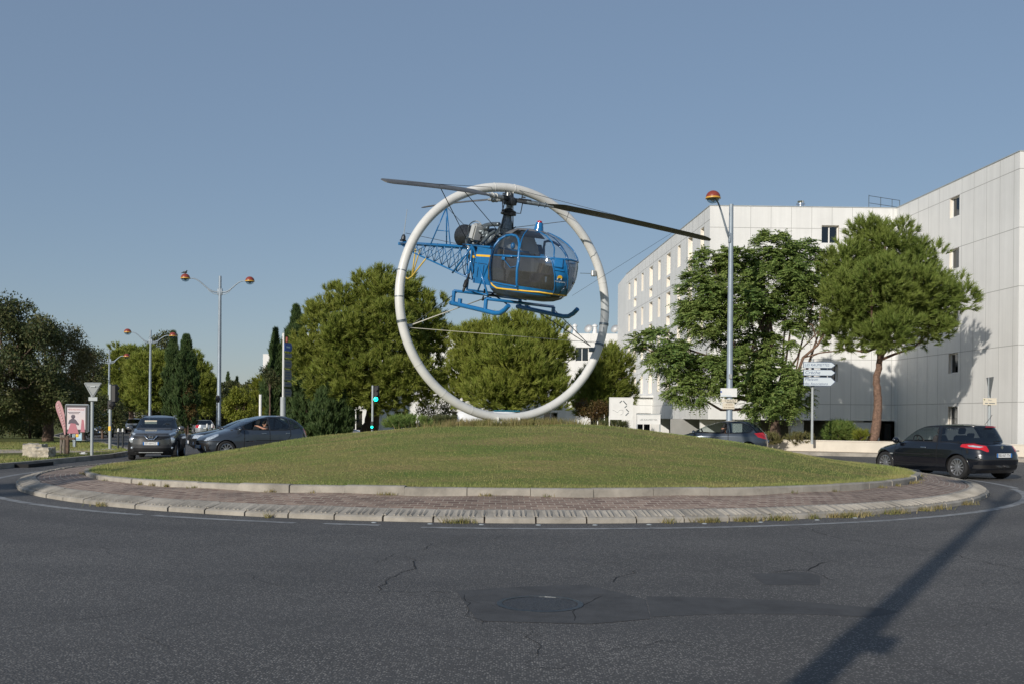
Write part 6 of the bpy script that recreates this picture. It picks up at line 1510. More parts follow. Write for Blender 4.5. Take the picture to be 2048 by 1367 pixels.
cc = car('hatchback_car', 'slate grey hatchback with a driver at its open window, facing left', 'car_slate', at(-9.2, 35.3, 0), 216, F, Rr, Wd, 1.52, 0,
    dict(belt=1.0, top=1.45, yA=.9, yR=.85, wsb=1.03, side=[[(.98, 1.03), (.66, 1.20), (.60, 1.03)], [(.55, 1.03), (.60, 1.24), (.30, 1.37), (.02, 1.42), (-.28, 1.425), (-.28, 1.01)], [(-.36, 1.01), (-.36, 1.425), (-.80, 1.42), (-1.05, 1.38), (-1.08, 1.02)],
         [(-1.15, 1.04), (-1.14, 1.36), (-1.32, 1.27), (-1.50, 1.08)]]), (-1.24, 1.22), .315, front=cf, rear=crr, extra=cx, opened=((1, 1),), glassm='car_glass',
    lines=[[(.62, .36), (.60, 1.0)], [(-.32, .36), (-.32, 1.0)], [(-.98, .64), (-1.10, .8), (-1.12, 1.0)], [(.55, .62), (-.9, .64)]])
cc.scale = (.99, .99, .99); bpy.data.objects['crossover_car'].scale = (.94, .94, .93)
fl = cc.matrix_basis @ Matrix.Translation((-.30, .36, .42))
person('driver in sunglasses and dark shirt at the open window of the slate hatchback', fl,
       dict(elL=(.12, .40, .60), wrL=(.30, .30, .70), pmL=(.36, .24, .72), elR=(.12, -.24, .34), wrR=(.34, -.10, .50), pmR=(.42, -.06, .54)))
# black hatchback seen from behind
F = [(.18, 1.90), (.3, 2.02), (.5, 2.07), (.62, 2.05), (.72, 1.95), (.80, 1.70), (.88, 1.35), (.94, 1.08), (.97, .98), (1.06, .86), (1.16, .70), (1.26, .50), (1.34, .24), (1.385, -.02), (1.405, -.25)]
Rr = [(.18, -1.88), (.28, -2.02), (.5, -2.08), (.66, -2.07), (.80, -2.02), (.90, -1.95), (.945, -1.84), (.96, -1.76), (1.1, -1.73), (1.25, -1.66), (1.36, -1.60), (1.40, -1.56)]
Wd = [(.18, .78), (.3, .85), (.55, .885), (.78, .88), (.92, .845), (.98, .81), (1.15, .73), (1.3, .66), (1.40, .59)]
nr = [(.18, 5), (.7, 4.2), (.93, 4.0), (.97, 3.0), (1.40, 2.8)]
def mr_(K, X, Y, Z, NX, NY):
    A = np.abs(Y)
    K[(X < -1.35) & (sdf([(-1.42, .93), (-1.40, .86), (-1.55, .835), (-1.90, .80), (-1.99, .74), (-2.10, .74), (-2.10, .83), (-1.90, .90), (-1.62, .96)], X, Z) < 0) & (A > .45)] = TAIL
    K[(K == TAIL) & (sdf([(-1.58, .90), (-1.62, .87), (-1.86, .845), (-1.90, .875), (-1.7, .905)], X, Z) < 0)] = RLMP
    K[(NX < -.3) & (A < .30) & (Z > .57) & (Z < .73)] = TRIM
    K[(NX < -.35) & (Z > .31) & (Z < .40) & (A < .74)] = GRILL
    K[(K == BODY) & (NX < -.3) & near([(0, .52), (.6, .52), (.72, .6)], A, Z, .009)] = GAP
    K[(K == BODY) & (NX < -.15) & near([(.79, .70), (.76, .99)], A, Z, .009)] = GAP
    # wrap-round dark glass of the tailgate
    g = (Z > .985) & (Z < 1.365) & (NX < -.10) & (X < -1.25)
    K[g & (A < .97*curve(Wd)(Z))] = RW
def mf(K, X, Y, Z, NX, NY):
    A = np.abs(Y); K[(NX > .05) & (sdf([(2.05, .62), (1.98, .70), (1.6, .80), (1.55, .74), (1.9, .6)], X, Z) < 0) & (A > .42)] = LAMP
    K[(NX > .3) & (Z > .25) & (Z < .42) & (A < .6)] = GRILL
def mx_(root, ys, xs):
    for s in (1, -1): mirror(root, .80, s*(ys(.7, .94)+.05), .98, 'car_black')
    for s in (1, -1):
        MB().box((-.20, s*(ys(-.2, .80)+.012), .805), (.20, .026, .032), bev=.012).build('door_handle', 'chrome', root)
        MB().box((1.02, s*(ys(1.0, .60)+.003), .60), (.12, .012, .03)).build('side_badge', 'pale_metal', root)
    plate(root, -2.082, 0, .65, False, 'BB-067-TN')
    b = MB().prism([(-.045, 0), (0, .06), (.045, 0), (0, -.06)], .012, Matrix.Translation((-2.0, 0, .86)) @ Matrix.Rotation(R_(-90), 4, 'Z') @ FRONT); b.build('badge', 'chrome', root)
    MB().box((-2.035, -.52, .765), (.012, .11, .03), bev=.004).build('rear_badge', 'chrome', root)
    e = MB()
    for y in (-.13, .13):
        for k in (-.035, .035): e.lathe([(.028, -.06), (.028, .03), (.022, .03), (.022, -.05)], mx=axis((-2.06, y+k, .355), (-1, 0, 0)), n=14)
    e.build('exhaust_pipe', 'chrome', root, True, 40)
    MB().tube([(-1.45, 0, 1.44), (-1.62, 0, 1.62), (-1.68, 0, 1.70)], .006).build('antenna', 'black', root)
    MB().box((-1.64, 0, 1.385), (.03, .34, .022), bev=.006).build('brake_light', 'tail_red', root)
    MB().tube([(-1.775, .0, 1.0), (-1.76, -.28, 1.03)], .010).build('wiper', 'black', root)
car('black_hatchback', 'glossy black hatchback with alloy wheels, right of the grass mound', 'car_black', at(12.0, 27.75), 112, F, Rr, Wd, 1.457, 0,
    dict(belt=.96, top=1.375, yA=.9, yR=.9, wsb=.985, rwb=.985, rwt=1.365, side=[[(.88, 1.0), (.60, 1.20), (.34, 1.31), (.02, 1.36), (-.50, 1.365), (-.62, .975)], [(-.72, .98), (-.62, 1.36), (-1.05, 1.355), (-1.28, 1.34), (-1.36, 1.15), (-1.40, 1.0)]]),
    (-1.31, 1.31), .32, nr=nr, front=mf, rear=mr_, extra=mx_, opened=((0, 1), (0, -1)), glassm='car_glass_dark', ws='windscreen',
    lines=[[(.88, .36), (.90, .97)], [(-.66, .36), (-.66, .97)], [(.88, .36), (-.66, .36)], [(.9, .62), (-.9, .64)]], spokes=12)
# dark hatchback beyond the mound on the right
F = [(.2, 1.86), (.32, 1.96), (.5, 2.0), (.64, 1.97), (.76, 1.78), (.86, 1.42), (.94, 1.1), (.97, 1.0), (1.1, .72), (1.25, .40), (1.36, .05), (1.42, -.25)]
Rr = [(.2, -1.86), (.4, -1.98), (.7, -2.0), (.92, -1.94), (1.02, -1.86), (1.2, -1.68), (1.34, -1.50), (1.42, -1.3)]
Wd = [(.2, .76), (.35, .84), (.6, .875), (.85, .865), (.97, .82), (1.1, .76), (1.3, .66), (1.42, .57)]
def pr(K, X, Y, Z, NX, NY):
    A = np.abs(Y); K[(X < -1.40) & (sdf([(-1.48, .98), (-1.62, .84), (-1.95, .74), (-2.05, .74), (-2.05, .95), (-1.85, 1.02)], X, Z) < 0) & (A > .45)] = TAIL
def px_(root, ys, xs):
    for s in (1, -1): mirror(root, .82, s*(ys(.7, .95)+.05), .99, 'car_slate')
    handles(root, ys, (-.12,), .84); plate(root, -2.005, 0, .66, False)
    MB().box((-1.58, 0, 1.38), (.12, .9, .02), bev=.008).build('spoiler', 'car_slate', root)
c2 = car('grey_hatchback', 'dark grey hatchback half hidden by the right slope of the mound, driver in white', 'car_slate', at(8.15, 39.6, 0), 164, F, Rr, Wd, 1.47, 0,
    dict(belt=.96, top=1.40, yA=.9, yR=.85, wsb=.985, side=[[(.88, 1.0), (.52, 1.20), (.22, 1.32), (-.12, 1.375), (-.42, 1.375), (-.46, .97)], [(-.54, .98), (-.50, 1.375), (-1.0, 1.36), (-1.25, 1.28), (-1.42, 1.12), (-1.30, 1.02)]]),
    (-1.26, 1.28), .315, rear=pr, extra=px_, opened=((0, 1),), glassm='car_glass', lines=[[(.80, .36), (.82, .97)], [(-.50, .36), (-.50, .97)]])
person('driver in a white shirt in the dark grey hatchback on the right', c2.matrix_basis @ Matrix.Translation((-.28, .36, .36)),
       dict(elL=(.10, .30, .34), wrL=(.32, .20, .52), pmL=(.40, .14, .56), elR=(.10, -.26, .34), wrR=(.32, -.12, .50), pmR=(.40, -.08, .54)), shirt='shirt_white', glasses=False)
# further cars on the road that leaves to the back left (coarser bodies)
Fh = [(.2, 1.95), (.35, 2.12), (.6, 2.16), (.72, 2.1), (.82, 1.75), (.92, 1.2), (.95, 1.05), (1.1, .75), (1.28, .3), (1.38, -.1)]
Rh = [(.2, -1.95), (.4, -2.1), (.75, -2.12), (.95, -2.02), (1.05, -1.85), (1.25, -1.55), (1.38, -1.3)]
Wh = [(.2, .78), (.35, .87), (.6, .90), (.85, .88), (.95, .84), (1.1, .78), (1.28, .68), (1.38, .6)]
def sf(K, X, Y, Z, NX, NY):
    A = np.abs(Y); K[(NX > .2) & (Z > .58) & (Z < .74) & (A > .48)] = LAMP
    K[(NX > .3) & (Z > .30) & (Z < .72) & (A < .33)] = GRILL
    K[(NX > .3) & (Z > .22) & (Z < .34) & (A < .75)] = GRILL
def sr(K, X, Y, Z, NX, NY):
    A = np.abs(Y); K[(NX < -.1) & (X < -1.6) & (Z > .72) & (Z < .98) & (A > .56)] = TAIL
def sx(z0=0):
    def q(root, ys, xs):
        for s in (1, -1): mirror(root, .85, s*(ys(.75, .92)+.05), .98, 'trim')
        plate(root, xs(0, .45)+.01, 0, .45, True); plate(root, xs(0, .7, False)-.01, 0, .70, False)
        m = MB(); m.tube([(xs(0, .5)+.012, s*.33, z) for s, z in ((-1, .33), (-1, .72), (1, .72), (1, .33))], .018, 6, True); m.build('grille_bar', 'chrome', root)
    return q
pd = dict(belt=.955, top=1.36, yA=.9, yR=.86, side=[[(.9, .98), (.5, 1.2), (.2, 1.31), (-.3, 1.335), (-.3, .97)], [(-.38, .97), (-.38, 1.335), (-.9, 1.32), (-1.3, 1.16), (-1.42, .98)]])
kw = dict(front=sf, rear=sr, extra=sx(), cell=.045, M_=120, seats=False)
car('saloon_car', 'black saloon with a chrome framed grille driving towards the viewer behind the white signal pole', 'car_dark', at(-32.9, 80), -68, Fh, Rh, Wh, 1.43, 0, pd, (-1.3, 1.35), .33, **kw)
car('saloon_car', 'dark car mostly hidden behind the slate hatchback, its nose beside the crossover', 'car_dark', at(-10.5, 39.2), 205, Fh, Rh, Wh, 1.43, 0, pd, (-1.3, 1.35), .33, **kw)
car('silver_hatchback', 'silver car parked left of the crossover roof, in front of the dark trees', 'car_silver', at(-37.5, 99), -70, Fh, Rh, Wh, 1.43, 0, pd, (-1.3, 1.35), .33, **kw)
Fe = Fh; Re = [(.2, -2.0), (.4, -2.15), (.75, -2.17), (1.0, -2.12), (1.2, -2.0), (1.38, -1.85)]
pe = dict(belt=.955, top=1.37, yA=.9, yR=.84, rwb=1.0, side=[[(.9, .98), (.5, 1.2), (.2, 1.31), (-.3, 1.345), (-.3, .97)], [(-.38, .97), (-.38, 1.345), (-1.0, 1.345), (-1.0, .97)], [(-1.08, .97), (-1.08, 1.345), (-1.6, 1.32), (-1.8, 1.0)]])
car('estate_car', 'silver estate car seen from behind with red tail lights, beyond the crossover', 'car_silver', at(-27.6, 89), 113, Fe, Re, Wh, 1.5, 0, pe, (-1.3, 1.35), .33, **kw)
car('lime_car', 'lime yellow car far off between the crossover and the silver estate', 'car_lime', at(-35.0, 108), -70, Fh, Rh, Wh, 1.43, 0, pd, (-1.3, 1.35), .33, **kw)
Fv = [(.25, 2.1), (.4, 2.25), (.8, 2.25), (1.0, 2.15), (1.12, 1.75), (1.2, 1.5), (1.5, 1.2), (1.8, .9), (1.9, .7)]
Rv = [(.25, -2.3), (.5, -2.4), (1.2, -2.4), (1.8, -2.3), (1.9, -2.25)]
Wv = [(.25, .85), (.5, .95), (1.1, .95), (1.5, .88), (1.8, .80), (1.9, .74)]
pv = dict(belt=1.15, top=1.72, yA=.9, yR=.8, rwb=1.2, side=[[(1.5, 1.2), (1.2, 1.5), (.95, 1.7), (.3, 1.72), (.3, 1.18)]])
def vx(root, ys, xs):
    for s in (1, -1): mirror(root, 1.35, s*(ys(1.2, 1.2)+.06), 1.3, 'trim')
kv = dict(front=lambda K, X, Y, Z, NX, NY: K.__setitem__((NX > .2) & (Z > .75) & (Z < .95) & (np.abs(Y) > .6), LAMP), rear=lambda K, X, Y, Z, NX, NY: K.__setitem__((NX < -.1) & (X < -2.2) & (Z > .8) & (Z < 1.3) & (np.abs(Y) > .78), TAIL), cell=.05, M_=120, seats=False, cat='van', nr=[(.2, 9), (1.9, 8)], extra=vx)
car('panel_van', 'dark green grey van parked left of the crossover, next to the silver car', 'van_dark', at(-38.5, 94), 112, Fv, Rv, Wv, 1.95, 0, pv, (-1.45, 1.45), .34, **kv)
def wx(root, ys, xs):
    vx(root, ys, xs)
    for s in (1, -1):
        m = MB(); n = 10; 
        for i in range(n):
            x0, x1 = .3-1.5*i/n, .3-1.5*(i+1)/n
            v = [(x, s*(ys(x, z)+.004), z) for x, z in ((x0, .9), (x1, .9), (x1, 1.1), (x0, 1.1), (x1, 1.78), (x0, 1.78))]
            m.add(v, [(0, 1, 2, 3), (3, 2, 4, 5)])
        m.build('cyan_panel', 'cyan', root)
    MB().box((.2, 0, 1.955), (1.3, 1.4, .02), bev=.008).build('roof_sticker', 'cyan', root)
kv2 = dict(kv); kv2['extra'] = wx
car('white_van', 'white van with a cyan panel, roof just showing over the mound inside the ring', 'car_white', at(-.5, 50.5, -.10), 4, Fv, Rv, Wv, 1.95, 0, pv, (-1.45, 1.45), .34, **kv2)
car('dark_saloon', 'black car behind the dark bushes left of the green traffic light', 'car_dark', at(-11.4, 62, 0), 2, Fh, Rh, Wh, 1.43, 0, pd, (-1.3, 1.35), .33, **kw)
car('dark_saloon', 'black and white car partly hidden behind the lower left of the ring', 'car_dark', at(-3.3, 56, -.05), 20, Fh, Rh, Wh, 1.43, 0, pd, (-1.3, 1.35), .33, **kw)
# ------------------------------------------------------------- street furniture
def lamp_head(root, p, s=1.0, lean=0, m2=None):
    T = Matrix.Translation(p) @ Matrix.Scale(s, 4) @ Matrix.Rotation(lean, 4, 'Y')
    h = bpy.data.objects.new('lamp_head', None); link(h, root); h.empty_display_size = .1
    MB().ball((0, 0, .03), (.325, .325, .31), T, 22, 7, lo=0, hi=1).build('shade', 'lamp_red', h, True)
    MB().lathe([(.30, -.03), (.34, -.025), (.345, .005), (.327, .045), (.30, .04)], T, 26).build('rim', 'lamp_yellow', h, True, 40)
    MB().ball((0, 0, -.02), (.30, .30, .22), T, 22, 7, lo=-1, hi=0).build('globe', 'lamp_glass', h, True)
    MB().lathe([(.08, -.02), (.09, -.12), (.0, -.18)], T, 12).build('bulb', 'pale_metal', h, True)
    return h
def lamp_post(label, px, py_base, Y, h, arms, hs=1.0, r=.11, group='street lamps with red and yellow heads', base=None, top=0.35, plate_=False):
    if base is None: x = W(px, 800, Y).x; base = (x, Y, G(x, Y))
    root = thing('street_lamp', label, 'street lamp', base, 0, group)
    m = MB(); m.tube([(0, 0, 0), (0, 0, .9), (0, 0, .95), (0, 0, h*.6), (0, 0, h)], [r*1.25, r*1.22, r, r*.86, r*.66], 18); m.lathe([(r*2, 0), (r*2, .03), (r*1.3, .05)], n=16)
    m.build('pole', 'pole_grey', root, True, 50)
    for az, L, rise in arms:
        c, s = math.cos(az), math.sin(az); P_ = []
        for k in range(13):
            t = k/12; P_.append(Vector((c*L*t, s*L*t, h-(1.4 if rise > 1 else .95)+rise*(t*t*(3-2*t))+(-.10*math.sin(t*math.pi*2) if rise < 1 else 0))))
        a = MB(); a.tube(P_, [.05-.02*k/12 for k in range(13)], 8)
        for k in range(5): pass
        Q = [P_[0]+Vector((0, 0, -.14)), P_[2]+Vector((0, 0, -.13)), P_[4]+Vector((0, 0, -.10)), P_[5]+Vector((0, 0, -.02))]
        a.tube(Q, [.03, .028, .024, .016], 6); a.box((c*.09, s*.09, h-(1.43 if rise > 1 else .98)), (.12, .12, .42), rz=az, bev=.02); a.build('arm', 'pole_grey', root, True, 50)
        e = P_[-1]; lamp_head(root, Vector((e.x+c*.18*hs, e.y+s*.18*hs, e.z+.02)), hs)
    return root
l1 = lamp_post('tall double armed street lamp, nearest on the left, with a pigeon on its left head', 438, 0, 61.5, 10.2, [(R_(184), 1.95, .75), (R_(-6), 1.75, .60)], .85, .13)
lamp_post('double armed street lamp just left of the two cypresses', 300, 0, 86, 9.1, [(R_(186), 1.75, .7), (R_(2), 1.75, .45)], .92, .12)
lamp_post('third double armed street lamp, standing over the white signal pole', 218, 0, 80, 7.05, [(R_(186), 1.35, .42), (R_(2), 1.25, .36)], .72, .09)
lamp_post('farthest street lamp, mostly hidden by the thin tree, one head showing', 181, 0, 135, 8.6, [(R_(0), 1.5, .4)], 1.0, .09)
l4 = lamp_post('single armed street lamp on the right in front of the white building', 1459, 0, 42, 10.55, [(R_(225), 1.2, 1.42)], .92, .135)
b = MB(); q = W(364, 524, 61.5); b.ball((0, 0, 0), (.13, .06, .07), n=12, m=7); b.ball((.10, 0, .09), (.04, .035, .045), n=10, m=6); b.tube([(-.1, 0, 0), (-.24, 0, -.05)], [.04, .012]); b.tube([(.13, 0, .09), (.165, 0, .08)], [.012, .003])
for s in (-.02, .02): b.tube([(0, s, -.05), (0, s, -.12)], .006)
o = b.build('pigeon', 'dark_metal', None, True); hd_ = l1.location; o.location = (hd_.x-2.12, hd_.y-.14, hd_.z+10.2-.95+.75+.02+.25+.12); tag(o, 'grey pigeon perched on the left head of the tall double street lamp', 'pigeon')
# lamp out of the frame behind the viewer on the left: its shadow crosses the road
m5 = lamp_post('tall street lamp behind the viewer, casting the long shadow over the asphalt', 0, 0, 0, 9.6, [(R_(150), .9, 1.5), (R_(-30), .9, 1.5)], 1.0, .125, base=(-2.05, -.75, 0))
def board(parent, name, w_, h_, t_, mx, m, bev=.004): return MB().box((0, 0, 0), (w_, h_, t_), mx=mx, bev=bev).build(name, m, parent)
board(m5, 'plate', .40, .22, .03, Matrix.Translation((0, -.15, 3.3)) @ Matrix.Rotation(R_(-40), 4, 'Z') @ FRONT, 'white_paint')
# plates on the right lamp
def on(parent, px, py, Y): return W(px, py, Y)-parent.location
pl = board(l4, 'advert_plate', .69, .36, .03, Matrix.Translation(on(l4, 1457.5, 784, 41.8)) @ FRONT, 'white_paint')
MB().lathe([(.035, 0), (.035, .006), (0, .006)], mx=Matrix.Translation(on(l4, 1442.5, 782.5, 41.78)) @ FRONT, n=16).build('blue_dot', 'sign_blue', pl)
board(pl, 'blue_band', .45, .022, .006, Matrix.Translation(on(l4, 1452, 790.5, 41.78)) @ FRONT, 'pale_blue')
p2 = board(l4, 'direction_plate', .66, .13, .03, Matrix.Translation(on(l4, 1459, 800.5, 41.8)) @ FRONT, 'cream')
text('plate_text', 'C.M.2.O.P', .115, 'ink', p2, Matrix.Translation(on(l4, 1461, 800.5, 41.78)) @ FRONT, .003, 0)
MB().prism([(-.05, 0), (0, .05), (0, .02), (.05, .02), (.05, -.02), (0, -.02), (0, -.05)], .006, Matrix.Translation(on(l4, 1439, 800.5, 41.78)) @ FRONT).build('arrow', 'ink', p2)
p3 = board(l4, 'cream_plate', .50, .26, .03, Matrix.Translation(on(l4, 1457, 811, 41.8)) @ FRONT, 'cream')
m = MB()
for r_, ws in ((808, (.07, .20)), (813.5, (.05, .06, .11, .13))):
    x = -.19 if len(ws) > 2 else -.12
    for w_ in ws: m.box((x+w_/2, (811-r_)*.021, 0), (w_, .035, .006), mx=Matrix.Translation(on(l4, 1457, 811, 41.775)) @ FRONT); x += w_+.03
m.build('faded_lettering', 'path_sand', p3)
m = MB(); m.box((0, -.14, 0), (.12, .08, .2), bev=.01); o = m.build('control_box', 'pale_metal', l4); o.location = (0, 0, on(l4, 1459, 752, 42).z)
# direction sign on the right
def signpole(name, label, cat, px, Y, pytop, r=.045, m='pole_light', zb=None, group=None):
    t = W(px, pytop, Y); z = G(t.x, Y) if zb is None else zb; root = thing(name, label, cat, (t.x, Y, z), 0, group)
    MB().tube([(0, 0, -.05), (0, 0, t.z-z)], r, 12).build('pole', m, root, True, 50); return root
dsn = signpole('direction_sign', 'grey pole with three pale arrow signs pointing right, LES RAUMETTES on top', 'road sign', 1625.5, 44.5, 717, .058, zb=ZW-.12)
for (t1, b1, txts) in ((723, 735, [('LES RAUMETTES', .165, 0)]), (738, 750, [('Crèche', .21, 0)]), (753, 770.5, [('Maison', .19, .10), ('des Associations', .17, -.10)])):
    L0 = on(dsn, 1607, (t1+b1)/2, 44.3); h_ = (b1-t1)*44.3/FPX; w_ = 64*44.3/FPX; c = h_/2; nose_ = min(.16, c)
    T = Matrix.Translation(L0) @ FRONT
    pts_ = [(0, -c), (w_-nose_*1.3, -c), (w_, 0), (w_-nose_*1.3, c), (0, c)]
    a = MB().prism(pts_, .04, T @ Matrix.Translation((0, 0, -.04))).build('arrow_panel', 'sign_text', dsn)
    q = .018; MB().prism([(q, -c+q), (w_-nose_*1.3-q*.3, -c+q), (w_-q*1.6, 0), (w_-nose_*1.3-q*.3, c-q), (q, c-q)], .004, T).build('panel_face', 'sign_pale', a)
    for s, sz, dy in txts: text('panel_text', s, sz, 'sign_text', a, T @ Matrix.Translation((.05, dy, .006)), .002, .0008, 'LEFT', .18 if s != 'Crèche' else .18, sx=.93 if s[0] == 'L' else (.9 if s[0] == 'd' else 1.1))
# street name sign, edge-on yield sign above it
sns = signpole('street_name_sign', 'pole with a cream street name plate behind the black hatchback on the right', 'road sign', 1979, 37.0, 754, .055)
p = board(sns, 'name_plate', .50, .26, .03, Matrix.Translation(on(sns, 1979.5, 802, 36.9)) @ FRONT, 'cream')
text('plate_text', 'Rue', .075, 'sign_text', p, Matrix.Translation(on(sns, 1980, 799.3, 36.88)) @ FRONT, .002); m = MB()
for x, w_ in ((-.13, .11), (.07, .22)): m.box((x, 0, 0), (w_, .03, .004), mx=Matrix.Translation(on(sns, 1980, 805.5, 36.88)) @ FRONT)
m.build('faded_lettering', 'sign_back', p); MB().prism([(-.02, .02), (.02, .02), (.02, -.01), (0, -.03), (-.02, -.01)], .004, Matrix.Translation(on(sns, 1969, 798, 36.88)) @ FRONT).build('crest', 'acacia_leaf', p)
ty = MB(); T = Matrix.Translation(on(sns, 1979, 773, 36.9)) @ Matrix.Rotation(R_(80), 4, 'Z') @ FRONT
ty.prism([(-.42, .36), (.42, .36), (0, -.37)], .03, T); ty.build('yield_panel', 'sign_back', sns)
# boards beyond the mound
mb_ = thing('map_board', 'square white map board with a faint plan of the housing blocks, beyond the mound', 'sign', (W(1242, 815, 47).x, 47, G(5.1, 47)))
def brd(root, x0, y0, x1, y1, Y, m='white_paint', fm='white_paint', t=.05):
    a = on(root, x0, y0, Y); b = on(root, x1, y1, Y); c = (a+b)/2; w_, h_ = abs(b.x-a.x), abs(a.z-b.z); T = Matrix.Translation(c) @ FRONT
    f = MB(); e = .035
    for s in (-1, 1): f.box((s*(w_/2+e/2), 0, 0), (e, h_+2*e, t+.02), mx=T); f.box((0, s*(h_/2+e/2), 0), (w_, e, t+.02), mx=T)
    f.build('frame', fm, root); pnl = board(root, 'panel', w_, h_, t, T, m); return T, w_, h_, pnl, c
T, w_, h_, pn, c = brd(mb_, 1220, 795, 1264, 837, 47)
m = MB(); u = w_/44
for x0, y0, x1, y1 in ((1239, 805, 1243.5, 800.5), (1246, 800.5, 1253, 808), (1253.5, 810, 1249, 814.5), (1252, 817, 1257, 822), (1257, 824, 1251, 830)):
    a = Vector(((x0-1242)*u, (816-y0)*u, t_ := .028)); b = Vector(((x1-1242)*u, (816-y1)*u, .028)); m.tube([T @ a, T @ b], .022, 4)
m.build('plan_mark', 'grey_metal', pn); m = MB()
pp = [(1225, 819), (1230, 821), (1235, 824), (1240, 819), (1246, 819), (1246, 826), (1240, 829)]
for a, b in zip(pp[:-1], pp[1:]): m.tube([T @ Vector(((a[0]-1242)*u, (816-a[1])*u, .026)), T @ Vector(((b[0]-1242)*u, (816-b[1])*u, .026))], .006, 4)
m.build('plan_line', 'sign_back', pn)
for s in (-1, 1): MB().box((c.x+s*(w_/2+.02), .0, c.z/2-.35), (.06, .06, c.z-.0), bev=.008).build('leg', 'white_paint', mb_)
mb2 = thing('name_board', 'white neighbourhood name board reading LES RAUMETTES beyond the mound', 'sign', (W(1297, 840, 46).x, 46, G(6.2, 46)))
T, w_, h_, pn, c = brd(mb2, 1275, 829.5, 1319, 846, 46)
text('board_text', 'LES RAUMETTES', .115, 'sign_back', pn, T @ Matrix.Translation((0, -.02, .028)), .002, 0, sx=.98)
MB().box((c.x, 0, c.z+h_/2+.06), (w_+.14, .08, .04)).build('top_rail', 'pole_light', mb2)
for s in (-1, 1): MB().box((c.x+s*(w_/2+.02), .0, c.z/2-.2), (.06, .06, c.z+.1), bev=.008).build('leg', 'pole_light', mb2)
# yield sign seen from behind on the left
ys_ = signpole('yield_sign', 'triangular yield sign seen from behind on a grey pole on the left verge', 'road sign', 185, 33, 764, .05, zb=.12+G(-17, 33))
T = Matrix.Translation(on(ys_, 186, 775, 32.9)) @ FRONT
s_ = 17.5*32.9/FPX
MB().prism([(-s_, .15), (-s_+.03, .18), (s_-.03, .18), (s_, .15), (.03, -.31), (-.03, -.31)], .02, T).build('sign_panel', 'sign_back', ys_)
m = MB()
for a, b in (((-s_+.04, .155), (s_-.04, .155)), ((-s_+.03, .14), (0, -.28)), ((s_-.03, .14), (0, -.28)), ((-s_+.08, .05), (s_-.08, .05))): m.tube([T @ Vector((*a, .03)), T @ Vector((*b, .03))], .012, 5)
m.box(on(ys_, 186, 772, 32.87), (.16, .05, .04)); m.build('rim', 'pole_light', ys_)
board(ys_, 'under_plate', .30, .13, .02, Matrix.Translation(on(ys_, 186, 797, 32.9)) @ FRONT, 'pole_light', .03)
# signals
def signal(label, px, Y, pytop, face='back', h_=None, zb=None, side=1, sc_=1.0, py_h=None, green=False):
    root = signpole('traffic_light', label, 'traffic light', px, Y, pytop, .055, 'pole_light', zb)
    z = on(root, px, py_h, Y).z if py_h else None
    H0 = MB(); H0.box((side*.20*sc_, 0, z), (.26*sc_, .24, .86*sc_), bev=.04); hd = H0.build('signal_head', 'black', root)
    hb = MB(); d = 1 if face == 'back' else -1
    for k in (-.26, 0, .26):
        hb.lathe([(.10*sc_, 0), (.10*sc_, .16)], mx=axis((side*.20*sc_, d*.12, z+k*sc_), (0, d, 0)), n=14)
    hb.build('visor', 'black', hd)
    if green: MB().ball((side*.20, -.275, z-.26), (.105, .02, .105), n=16, m=8).build('green_lens', 'green_lamp', hd, True)
    return root
tl = signal('slim traffic light showing green beyond the mound before the big pine trunk', 745.5, 50, 770, 'front', py_h=787, green=True)
m = MB(); m.box((0, -.1, on(tl, 745, 850, 50).z), (.14, .12, .42), bev=.02); o = m.build('repeater', 'black', tl); MB().ball((0, -.165, on(tl, 745, 853, 50).z), (.06, .015, .06), n=12, m=6).build('green_lens', 'green_lamp', o, True)
s2 = signal('white pole with a traffic light seen from behind, left of the crossover', 221, 38, 768, 'back', py_h=786, zb=G(-18, 38)+.12, sc_=.8)
m = MB(); zz_ = on(s2, 221, 808, 37.9).z; m.lathe([(.10, -.05), (.12, 0), (.12, .12), (.06, .16)], mx=axis((.08, -.02, zz_), (.3, -1, 0)), n=16); m.box((.02, 0, zz_), (.2, .2, .34), bev=.03); m.build('pedestrian_signal', 'black', s2)
m = MB(); m.box((0, -.055, on(s2, 221, 856, 37.9).z), (.09, .02, .17)); m.build('yellow_sticker', 'yellow', s2)
MB().lathe([(.32, -.02), (.32, .03), (.1, .05)], n=20).build('footing', 'concrete', s2)
s3 = signpole('signal_pole', 'slim pale pole with a round black signal beside the tall lamp post', 'traffic light', 434.5, 56, 789, .05)
m = MB(); zz_ = on(s3, 435, 797, 56).z; m.lathe([(.12, -.1), (.14, 0), (.1, .14)], mx=axis((.04, 0, zz_), (.6, -1, 0)), n=14); m.box((.04, 0, zz_), (.16, .16, .4), bev=.03); m.build('signal_head', 'black', s3)
signpole('white_post', 'plain white post between the round tree and the direction totem', 'post', 521, 52, 788, .075, 'white_paint')
signpole('white_post', 'thin pale post above the advertising panel', 'post', 140.5, 56, 787, .05, 'pole_light')
